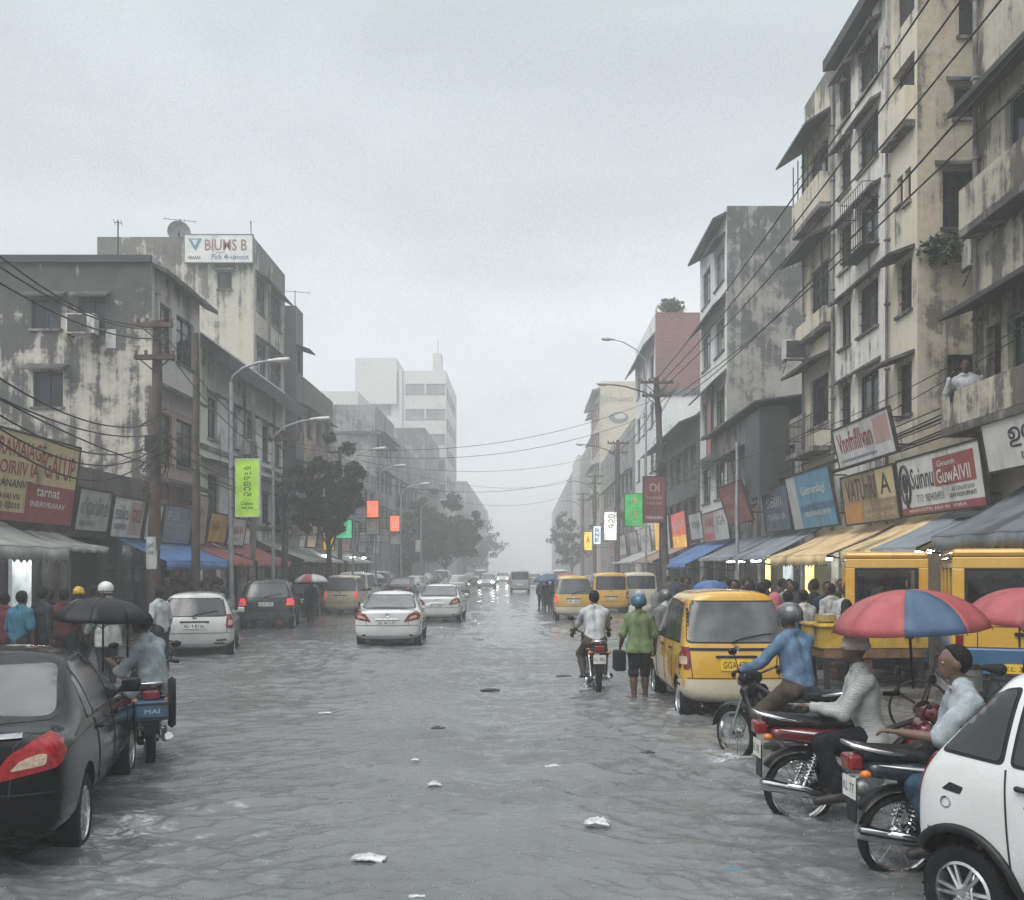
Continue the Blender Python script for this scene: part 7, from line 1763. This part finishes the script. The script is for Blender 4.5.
SHOE = M('dark_shoe', (.03, .027, .025), .5, 0, .2, 20)

for q, (xx, yy) in enumerate(((6.95, 14.4), (7.45, 14.5), (6.6, 17.6))):
    person(('person in dark shirt sitting inside the big yellow van, left one', 'person in reddish shirt sitting inside the big yellow van', 'person in pale shirt sitting inside the farther yellow van')[q], (xx, yy, ROAD + .25), -.4, ride(.82, ((-.2, .4, 1.05), (.2, .4, 1.05))), CL[('dark', 'maroon', 'offw')[q]], CL['dark'], res=.022)
# the man in the white shirt riding away
bx, by, rz = 1.17, 15.6, .05
motorcycle('black motorcycle seen from behind under the man in the white shirt', (bx, by, ROAD), rz, P_NBK, plate_text='KL 882')
person('man in white shirt riding a motorcycle away up the flooded road', on_bike(bx, by, rz, .22), rz, ride(.80, ((-.30, .60, 1.0), (.30, .60, 1.0)), lean=.10), CL['white'], CL['brown'], sleeve=.62, shoes=SHOE)
# the pedestrian in green
def bag(T, j):
    b = MB(); w_ = j['wrL']; b.add(*sdf([('b', (w_.x - .02, w_.y, w_.z - .22), (.05, .09, .12), .04)], .012, .02)); hb = b.build('bag', CL['black'], T, True, fix=False)
    b = MB(); b.tube([(w_.x - .02, w_.y - .07, w_.z - .1), (w_.x, w_.y, w_.z - .05), (w_.x - .02, w_.y + .07, w_.z - .1)], .008, 6); b.build('handle', CL['black'], hb, True)
person('man in green shirt, black shorts and teal helmet wading beside the yellow taxi', (1.76, 14.75, ROAD), .08, stand(arms=((.06, .10), (.05, .02)), step=.05, h=1.62), CL['green'], CL['black'], sleeve=.55, leg=.52, hem=.06, head='helmet', headmat=HELM['teal'], extra=bag)
# blue rider on the black step-through
bx, by, rz = 2.92, 9.34, .52
motorcycle('black step-through motorbike under the rider in blue', (bx, by, ROAD), rz, P_NBK, scooterish=True, plate_text='KL 411')
person('man in blue long-sleeved shirt and grey helmet on the black step-through', on_bike(bx, by, rz, .34), rz, ride(.80, ((-.31, .50, 1.04), (.31, .50, 1.04)), lean=.08, feet=((-.17, .10, .33), (.17, .10, .33)), knees=((-.22, .36, .60), (.22, .36, .60)), face=(-.15, 1, 0)), CL['blue'], CL['brown'], head='helmet', headmat=HELM['grey'], shoes=SHOE, leg=.8)
# the maroon step-through and the man in the pale cap
bx, by, rz = 2.24, 7.84, -1.55
motorcycle('maroon step-through motorbike with a long chrome exhaust, parked under the big umbrella', (bx, by, ROAD), rz, P_RED, scooterish=True, plate_text='KL 505')
p_ = on_bike(bx, by, rz, .56)
person('man in checked jacket and pale knitted cap sitting on the maroon motorbike', p_, 1.38, ride(.64, ((-.20, .46, .97), (.16, .36, .92)), lean=.05, feet=((-.33, .27, .30), (-.14, .34, .30)), knees=((-.29, .39, .70), (-.08, .42, .72)), face=(-.1, 1, 0)), CL['checked'], CL['black'], head='cap', headmat=cloth('knit', (.46, .38, .35)), shoes=SHOE, curl=.45, loose=1.25, hem=.04)
# the third bike and the man in jeans
bx, by, rz = 2.52, 6.46, -1.50
motorcycle('dark petrol motorbike with chrome grab rail, right beside the white hatchback', (bx, by, ROAD), rz, P_TEAL, scooterish=True, plate_text='KL 77')
p_ = on_bike(bx, by, rz, .52)
person('bareheaded man in pale shirt and jeans reaching out from the petrol motorbike', p_, 1.36, ride(.66, ((-.16, .50, .99), (.20, .32, .92)), lean=.07, feet=((-.33, .30, .28), (-.12, .36, .30)), knees=((-.29, .42, .66), (-.08, .44, .70)), face=(-.1, 1, 0)), CL['pale'], CL['jeans'], sleeve=.5, head='hair', shoes=SHOE, curl=.5, skin=1, loose=1.2, hem=.03)
u_red = M('umbrella_red', (.34, .085, .09), .5, 0, .12, 5, .1, 60); u_blu = M('umbrella_slate', (.055, .10, .16), .5, 0, .15, 5, .1, 60)
umbrella('large umbrella of red and slate-blue panels over the parked motorbikes', (GX(907, 7.7), 7.7, ZP(589, 7.7)), (-.02, -.06), .605, .33, [u_blu, u_red, u_blu, u_red, u_red, u_blu, u_red, u_blu], 8, .80, .35)
umbrella('pinkish red umbrella cut off by the right edge', (GX(1034, 8.4), 8.4, ZP(588, 8.4)), (.05, .1), .55, .34, [u_red], 8, .8, .2)
# the vendor on the left
bx, by, rz = -3.93, 10.05, .42
BOXB = M('painted_blue_box', (.03, .12, .22), .4, 0, .2, 6, .1, 40, 0, .2, .5, .5)
def rear_box(T):
    b = MB(); b.box(-.16, .16, -.48, -.18, .56, .75); bo = b.build('carrier_box', BOXB, T, bevel=.02)
    b = MB()
    for z in (.585, .725): b.box(-.164, .164, -.484, -.176, z - .012, z + .012)
    b.build('rim', FRAME_D, bo); b = MB(); put_text(b, 'MAI', (-.07, -.4845, .63), (1, 0, 0), (0, 0, 1), .14, .045); b.build('lettering', wt, bo)
motorcycle('black motorbike with a blue carrier box behind, left of the open water', (bx, by, ROAD), rz, P_NBK, rear_box=rear_box, plate_text='KL 19')
person('man in pale shirt sitting on the motorbike with the blue carrier box', on_bike(bx, by, rz, .0, .06), 1.36, ride(.72, ((-.12, .44, 1.10), (.16, .42, 1.10)), lean=.10, feet=((-.30, .30, .30), (-.1, .36, .34)), knees=((-.28, .40, .64), (-.08, .42, .66)), face=(-.1, 1, 0)), CL['pale'], CL['grey'], sleeve=.62, hem=.05, head='hair', shoes=SHOE, curl=.6, loose=1.15)
T = thing('spare_tyre', 'spare tyre hanging on a hoop beside the blue carrier box', 'tyre', (-3.66, 9.95, .60), .35)
b = MB(); b.lathe([(.20, -.03), (.235, -.04), (.265, 0), (.235, .04), (.20, .03), (.19, 0), (.20, -.03)], 30, (0, 0, 0), 'x'); b.build('tyre', RUB, T, 50)
b = MB(); b.lathe([(.19, -.028), (.175, 0), (.19, .028)], 30, (0, 0, 0), 'x'); b.tube([(0, -.18, 0), (-.10, -.05, .08), (-.24, -.1, .08)], .012, 6); b.tube([(0, .17, .02), (-.12, .1, .06), (-.26, .02, .04)], .012, 6); b.build('rim', CHROME, T, 50)
umbrella('wide black umbrella held over the vendor by the black sedan', (GX(103, 9.7), 9.7, ZP(597, 9.7)), (.0, .04), .47, .24, None, 8, .70, .2, shaft_to=[(.0, 0, -.75), (.23, .02, -.62)])

# ---------------------------------------------------------------- people on foot
def ped(label, px, Y, top_py, col, leg='dark', rz=0.0, group=None, head='hair', headmat=None, skin=0, far=True, pose=None, **kw):
    h = EYE + (HZ - top_py) * Y / F - ROAD
    h = min(max(h, 1.45), 1.84)
    return person(label, (GX(px, Y), Y, ROAD), rz, pose or stand(step=random.uniform(-.2, .2), h=h - .02, arms=((.03, random.uniform(-.05, .15)), (.03, random.uniform(-.05, .15)))), CL[col], CL[leg], group=group, head=head, headmat=headmat, skin=skin, res=kw.pop('res', .022), shoes=None, **kw)
ped('person in bright red top at the left edge of the picture', 4, 16.3, 594, 'red', rz=.4, res=.016)
ped('person in sky blue shirt seen from behind, left, over the sedan roof', 19, 15.8, 592, 'teal', rz=-.2, res=.016, sleeve=.5)
ped('person in dark red top beside the yellow cap', 64, 16.8, 590, 'maroon', rz=.3, res=.018)
ped('person with a yellow cap under the grey awning', 79, 17.2, 588, 'grey', rz=.5, res=.018, head='cap', headmat=HELM['yellow'])
ped('man with white helmet in a white rain cape behind the black umbrella', 108, 16.5, 584, 'offw', rz=.9, res=.018, head='helmet', headmat=HELM['white'], loose=1.5, hem=.2)
ped('man in white shirt beside the tangled pole, facing left', 161, 18.5, 588, 'white', rz=1.2, res=.02)
for px, Y, py, c in ((40, 16, 588, 'dark'), (52, 17, 590, 'black'), (92, 19, 586, 'dark')):
    ped('person in dark clothes standing in the gloom under the grey awning', px, Y, py, c, rz=random.uniform(0, 6), group='people in the gloom under the grey awning')
for i in range(14):
    ped('person in dark clothes in the crowd under the blue awning', 166 + 4.3 * i, 25.5 + (i % 4) * 1.3, 577 + (i % 3) * 2, ('dark', 'black', 'navy')[i % 3], rz=random.uniform(0, 6), group='crowd under the blue awning', res=.03)
ped('person in black holding the red and white umbrella', 311, 35.2, 580, 'black', rz=.1, leg='black', res=.028)
umbrella('red and white umbrella over the person in black', (GX(311, 35.1), 35.1, ZP(574, 35.1)), (0, .03), .62, .30, [u_red, M('umbrella_white', (.5, .5, .5), .5), M('umbrella_white', (.5, .5, .5), .5)], 9, .7, 2.2)
umbrella('pale umbrella in the haze above the grey microbus', (GX(374, 57), 57, ZP(573, 57)), (0, 0), .65, .32, [M('umbrella_white', (.5, .5, .5), .5)], 8, .7)
ped('person under the pale umbrella by the grey microbus', 374, 57.1, 580, 'grey', res=.035)
# people in the right lane haze with umbrellas
for px, Y, py, um, c, lb, ulb in ((547, 45, 583, u_blu, 'black', 'person in black under the blue umbrella in the lane', 'blue umbrella in the hazy lane'), (569, 47, 582, u_red, 'dark', 'person in dark clothes under the red umbrella behind the gold taxi', 'red umbrella behind the gold taxi'), (588, 46, 584, M('umbrella_grey', (.2, .2, .21), .5), 'grey', 'person in grey under the grey umbrella right of the gold taxi', 'grey umbrella right of the gold taxi')):
    ped(lb, px, Y, py, c, res=.03, leg='black')
    umbrella(ulb, (GX(px, Y), Y, ZP(py - 9, Y)), (0, random.uniform(-.1, .1)), .68, .34, [um], 8, .6)
ped('second person in black beside the blue umbrella', 553, 46, 584, 'black', res=.03, leg='black')
ped('person in dark clothes left of the blue umbrella', 541, 48, 584, 'dark', res=.03, leg='black')
# rain capes behind the taxi
ped('person in pale plastic rain cape left of the yellow taxi', 641, 19, 592, 'offw', rz=.2, head='hood', headmat=CL['offw'], loose=1.9, hem=.2, res=.02)
ped('person in grey rain cape just over the green shirt', 655, 19.6, 594, 'grey', rz=-.4, head='hood', headmat=CL['grey'], loose=1.7, hem=.2, res=.02)
ped('person in dim white shirt between the rain capes and the taxi', 668, 20.5, 592, 'white', rz=.7, head='helmet', headmat=HELM['grey'], res=.02)
umbrella('small blue umbrella just over the yellow taxi roof', (GX(711, 19), 19, ZP(580, 19)), (0, 0), .38, .18, [M('umbrella_blue', (.06, .12, .27), .5)], 8, .6)
ped('person under the small blue umbrella behind the taxi', 711, 19.1, 588, 'dark', res=.025)
ped('person in a pink headscarf between the taxi and the grey helmet', 776, 15.5, 595, 'grey', rz=.2, head='hood', headmat=CL['pink'], res=.018)
ped('person in light blue shirt behind the pink headscarf', 789, 16.4, 592, 'blue', rz=.1, res=.018)
ped('man in white shirt standing at the end of the yellow food cart', 806, 16.8, 591, 'white', rz=.5, res=.018, skin=2)
ped('person in white shirt behind the food cart, nearest the yellow van', 846, 17.6, 586, 'white', rz=-.5, res=.018)
ped('person in grey shirt behind the middle of the food cart', 833, 18.2, 584, 'offw', rz=.2, res=.018)
for px, Y, py, c in ((737, 19, 580, 'dark'), (752, 20, 580, 'black'), (763, 18, 583, 'dark'), (797, 18.6, 582, 'dark'), (817, 19, 579, 'black'), (826, 18.4, 582, 'navy'), (779, 21, 578, 'dark'), (743, 23, 577, 'black'), (723, 24, 577, 'dark'), (858, 18.9, 581, 'dark'), (731, 21, 579, 'navy'), (748, 17.2, 584, 'brown'), (770, 19.5, 580, 'black'), (788, 20, 578, 'grey'), (811, 20.5, 577, 'brown'), (840, 20, 578, 'dark'), (852, 16.9, 583, 'black'), (868, 18, 581, 'navy'), (716, 22, 579, 'dark'), (704, 26, 577, 'grey')):
    ped('person in dark clothes in the crowd before the right shops', px, Y, py, c, rz=random.uniform(0, 6), group='crowd before the right shops', res=.025)
for i in range(10):
    ped('dim person in dark clothes walking past the far right shops', 690 - 7.5 * i, 28 + 4.0 * i, 578 - .6 * i, ('dark', 'black', 'navy', 'brown')[i % 4], rz=random.uniform(0, 6), group='far walkers on the right pavement', res=.035)
for i in range(8):
    ped('dim person in dark clothes walking past the far left shops', CX - 10.7 * F / (40 + 5 * i), 40 + 5 * i, 578, ('dark', 'black', 'navy', 'brown')[i % 4], rz=random.uniform(0, 6), group='far walkers on the left pavement', res=.035)
# the person on the balcony
person('person in white shirt leaning at the end of the cream balcony', (8.12, 17.62, 4.72), 2.6, ride(.15, ((-.25, .34, .72), (.25, .34, .72)), lean=.16, feet=((-.17, .2, .08), (.17, .2, .08)), knees=((-.2, .36, .42), (.2, .36, .42))), CL['white'], CL['dark'], res=.02)

# ---------------------------------------------------------------- food cart, bins, clutter on the right
T = thing('food_cart', 'yellow wooden food cart with a maroon leg panel on the wet pavement', 'food cart', (5.35, 15.9, .03), .06)
cy_ = M('cart_yellow', (.50, .32, .04), .55, 0, .2, 5, .2, 20, 0, 0, .5, .45); cr_ = M('cart_maroon', (.16, .03, .03), .6, 0, .25, 5, dirt=.4)
b = MB(); b.box(-.62, 1.15, -.45, -.41, .66, 1.0); b.box(-.62, -.58, -.41, .5, .66, 1.0); b.box(1.11, 1.15, -.41, .5, .66, 1.0); b.box(-.58, 1.11, .46, .5, .66, 1.0); b.build('side_boards', cy_, T, bevel=.008)
b = MB(); b.box(-.66, 1.19, -.5, .55, 1.002, 1.04); b.build('counter_top', cy_, T, bevel=.008)
b = MB(); b.box(-.58, 1.12, -.44, .48, .50, .655); b.build('shelf_skirt', M('cart_brown', (.18, .10, .05), .6, 0, .3, 6, dirt=.4), T, bevel=.008)
b = MB(); b.box(-.12, .24, -.40, -.36, .0, .5); b.build('leg_panel', cr_, T)
for x in (-.5, 1.05):
    for y in (-.38, .42):
        b = MB(); b.box(x - .04, x + .04, y - .04, y + .04, 0, .5); b.build('leg', FRAME_D, T, bevel=.005)
r_ = random.Random(4)
for i, (mm, lb, x, y) in enumerate([(M('aluminium', (.5, .5, .5), .3, .8), 'round aluminium pot on the food cart', -.35, .1), (M('basket', (.3, .2, .09), .8), 'shallow cane basket on the food cart', .2, 0.0), (M('green_tub', (.06, .16, .08), .4), 'small green tub on the food cart', .75, .1)]):
    T2 = thing('pot' if i == 0 else ('basket' if i == 1 else 'tub'), lb, 'container', (5.35 + x, 15.9 + y, 1.075))
    b = MB(); b.lathe([(0, 0), (.13, 0), (.17, .04), (.18, .13), (.19, .14), (.17, .13), (.15, .03), (0, .02)], 18); b.build('bowl', mm, T2, 50); b = MB(); b.tube([(-.18, 0, .1), (-.23, 0, .12), (-.2, 0, .13)], .01, 5); b.tube([(.18, 0, .1), (.23, 0, .12), (.2, 0, .13)], .01, 5); b.build('handle', mm, T2)
def drum(label, x, y, h, r, m, group=None):
    T = thing('barrel', label, 'barrel', (x, y, .03), 0.3, group); b = MB()
    b.lathe([(0, 0), (r, 0), (r * 1.0, h * .3), (r * 1.04, h * .33), (r, h * .36), (r, h * .64), (r * 1.04, h * .67), (r, h * .7), (r, h), (r * .94, h), (r * .93, h * .9), (0, h * .88)], 20); b.build('drum', m, T, 40)
    b = MB(); b.lathe([(r * .97, h), (r * 1.04, h + .005), (r * 1.04, h + .03), (r * .97, h + .035), (r * .95, h + .01)], 20); b.build('rim', DARKMET, T, 40)
drum('grey metal barrel on the pavement behind the big umbrella', 5.15, 11.4, .78, .26, M('drum_grey', (.2, .2, .19), .5, .3, .3, 4, dirt=.5))
drum('shorter dark barrel right of the grey barrel', 5.75, 11.6, .62, .24, M('drum_dark', (.06, .065, .07), .5, .3, .3, 4, dirt=.5))
def crate(label, x, y, z, rz, m, group=None, w=.5, d=.36, h=.3):
    T = thing('crate', label, 'crate', (x, y, z), rz, group); b = MB()
    for k in range(3):
        z0 = h * k / 3 + .012; z1 = h * (k + 1) / 3 - .012
        b.box(-w / 2, w / 2, -d / 2, -d / 2 + .018, z0, z1); b.box(-w / 2, w / 2, d / 2 - .018, d / 2, z0, z1); b.box(-w / 2, -w / 2 + .018, -d / 2 + .018, d / 2 - .018, z0, z1); b.box(w / 2 - .018, w / 2, -d / 2 + .018, d / 2 - .018, z0, z1)
    b.build('slats', m, T, bevel=.004); b = MB(); b.box(-w / 2 + .02, w / 2 - .02, -d / 2 + .02, d / 2 - .02, 0, .02)
    for sx in (-1, 1):
        for sy in (-1, 1): b.box(sx * (w / 2 - .045), sx * (w / 2 - .02), sy * (d / 2 - .045), sy * (d / 2 - .02), .02, h)
    b.build('base', m, T)
WC = M('crate_wood', (.17, .12, .07), .8, 0, .3, 8, .3, 40, dirt=.4); PC = M('crate_plastic', (.09, .10, .11), .5, 0, .2, 8)
crate('wooden crate on the pavement left of the food cart', 4.72 + .95, 17.0, .03, .2, WC)
crate('dark plastic crate under the half tan awning', 6.2, 19.5, .03, .5, PC); crate('dark plastic crate stacked on top of the lower one under the half tan awning', 6.2, 19.5, .335, .3, PC)
T = thing('parked_bicycle', 'dark bicycle leaning by the barrels behind the big umbrella', 'bicycle', (5.5, 10.7, .03), 1.2)
for y in (0, 1.02):
    b = MB(); b.lathe([(.32, -.018), (.34, 0), (.32, .018), (.31, 0), (.32, -.018)], 30, (0, y, .34), 'x'); wq = b.build('wheel', RUB, T, 50)
    b = MB()
    for k in range(14): a = k * 2 * PI / 14; b.tube([(0, y, .34), (0, y + .31 * math.cos(a), .34 + .31 * math.sin(a))], .002, 4)
    b.build('spokes', CHROME, wq)
b = MB(); b.tube([(0, 0, .34), (0, .38, .32), (0, .28, .78), (0, 0, .34)], .016, 7); b.tube([(0, .38, .32), (0, .86, .78), (0, .28, .70)], .016, 7); b.tube([(0, 1.02, .34), (0, .86, .82), (0, .85, .95)], .015, 7); b.build('frame', DARKMET, T, 50)
b = MB(); b.tube([(-.25, .74, .98), (0, .85, .97), (.25, .74, .98)], .012, 6); b.build('handlebar', CHROME, T); b = MB(); b.add(*sdf([('c', (0, .18, .82), (0, .36, .84), .07, .03)], .012, .01)); b.build('saddle', RUB, T, True, fix=False)

# ---------------------------------------------------------------- litter floating on the flood
def litter(label, px, py, w_, d_, h_, m, seed, name='paper_scrap', cat='litter'):
    y = YG(py); r = np.random.default_rng(seed); n = 9
    X, Y = np.meshgrid(np.linspace(-1, 1, n), np.linspace(-1, 1, n), indexing='ij')
    Z = h_ * (.25 + .75 * fbm(X * 1.7 + seed, Y * 1.7, seed) * 1.6 * np.clip(1.25 - np.hypot(X, Y), .1, 1)) 
    X = X + (r.random(X.shape) - .5) * .22; Y = Y + (r.random(X.shape) - .5) * .22
    b = MB(); k = n * n; V = [(x * w_ / 2, yy * d_ / 2, z) for x, yy, z in zip(X.ravel(), Y.ravel(), Z.ravel())]
    Fq = [(i * n + j, (i + 1) * n + j, (i + 1) * n + j + 1, i * n + j + 1) for i in range(n - 1) for j in range(n - 1)]; b.v = V; b.f = Fq; b.m = [0] * len(Fq)
    o = b.build(name, m, None, fix=False); o.location = (GX(px, y), y, -.004); o.rotation_euler = (0, 0, r.random() * .6 - .3); s_ = o.modifiers.new('t', 'SOLIDIFY'); s_.thickness = .012
    tag(o, label, cat)
LW = M('wet_paper', (.46, .47, .47), .5, 0, .3, 14, .3, 40); LD = M('wet_leaf_litter', (.05, .05, .045), .6); LB = M('blue_plastic', (.05, .22, .30), .35)
litter('flat pale carton with dark edge floating low in the middle left', 369, 859, .22, .12, .05, LW, 2, 'carton'); litter('crumpled white plastic bag floating right of centre, largest', 597, 825, .19, .13, .09, LW, 3, 'plastic_bag')
litter('folded white paper floating near the middle', 434, 785, .12, .09, .05, LW, 4); litter('small white scrap floating at the upper right of the open water', 553, 767, .15, .09, .04, LW, 5); litter('blue plastic scrap floating at the bottom right', 735, 870, .16, .07, .02, LB, 6)
litter('tiny white scrap floating left of centre', 325, 713, .16, .09, .03, LW, 7); litter('dark clump floating in the centre of the road', 438, 728, .16, .08, .03, LD, 8); litter('tiny white scrap at the bottom edge', 416, 896, .10, .05, .02, LW, 9)
litter('dark leafy clump floating by the middle distance', 490, 690, .3, .12, .04, LD, 10); litter('small dark scrap floating ahead of the motorcycle', 565, 676, .3, .12, .03, LD, 11); litter('tiny dark scrap floating left of the motorcycle', 479, 640, .5, .15, .03, LD, 12); litter('small pale scrap floating in front of the white bag', 415, 760, .08, .06, .03, LW, 13); litter('dark speck floating right of centre', 648, 753, .14, .08, .04, LD, 14)

for x, y, a, wl, rc in ((-3.15, 7.6, .006, .4, 1.0), (-3.2, 7.05, .012, .32, .8), (-3.8, 9.4, .010, .34, .7), (-3.95, 10.0, .010, .3, .6), (2.07, 13.2, .012, .34, .8), (2.07, 15.4, .008, .34, .6), (1.17, 15.6, .012, .36, .7), (1.76, 14.75, .008, .26, .5), (-4.2, 24.6, .012, .5, 1.0), (-2.8, 24.6, .012, .5, 1.0), (-8.1, 22, .008, .4, .8), (-6.7, 22, .01, .4, .9), (-2.5, 35.6, .012, .6, 1.1), (2.2, 7.8, .009, .3, .6), (2.5, 6.4, .009, .3, .6), (2.3, 10.2, .010, .3, .7), (2.42, 5.3, .01, .3, .6)):
    WAKES.append((x, y, a, wl, rc))
# rain hitting the flood: tiny thrown droplets
def splashes():
    r = np.random.default_rng(12); n = 2600
    Y = 4.6 * (45 / 4.6) ** r.random(n); X = (r.random(n) * 1.3 - .68) * Y; X = np.clip(X, -9.8, 5.3)
    Z = .008 + .05 * r.random(n) ** 2.5; S = .0022 + .003 * r.random(n) * np.clip(Y / 9, .5, 2.2)
    base = np.array([(1, 0, 0), (-1, 0, 0), (0, 1, 0), (0, -1, 0), (0, 0, 1.25), (0, 0, -1.25)]); fb = [(0, 2, 4), (2, 1, 4), (1, 3, 4), (3, 0, 4), (2, 0, 5), (1, 2, 5), (3, 1, 5), (0, 3, 5)]
    V = (base[None] * S[:, None, None] + np.stack([X, Y, Z], 1)[:, None]).reshape(-1, 3)
    b = MB(); b.v = V.tolist(); b.f = [tuple(6 * i + q for q in f) for i in range(n) for f in fb]; b.m = [0] * len(b.f)
    o = b.build('rain_splashes', M('splash_water', (.5, .52, .53), .15, 0, .05), None, True, fix=False); struct(o, 'stuff', 'tiny rain splashes jumping off the flood water')
splashes()
build_water()
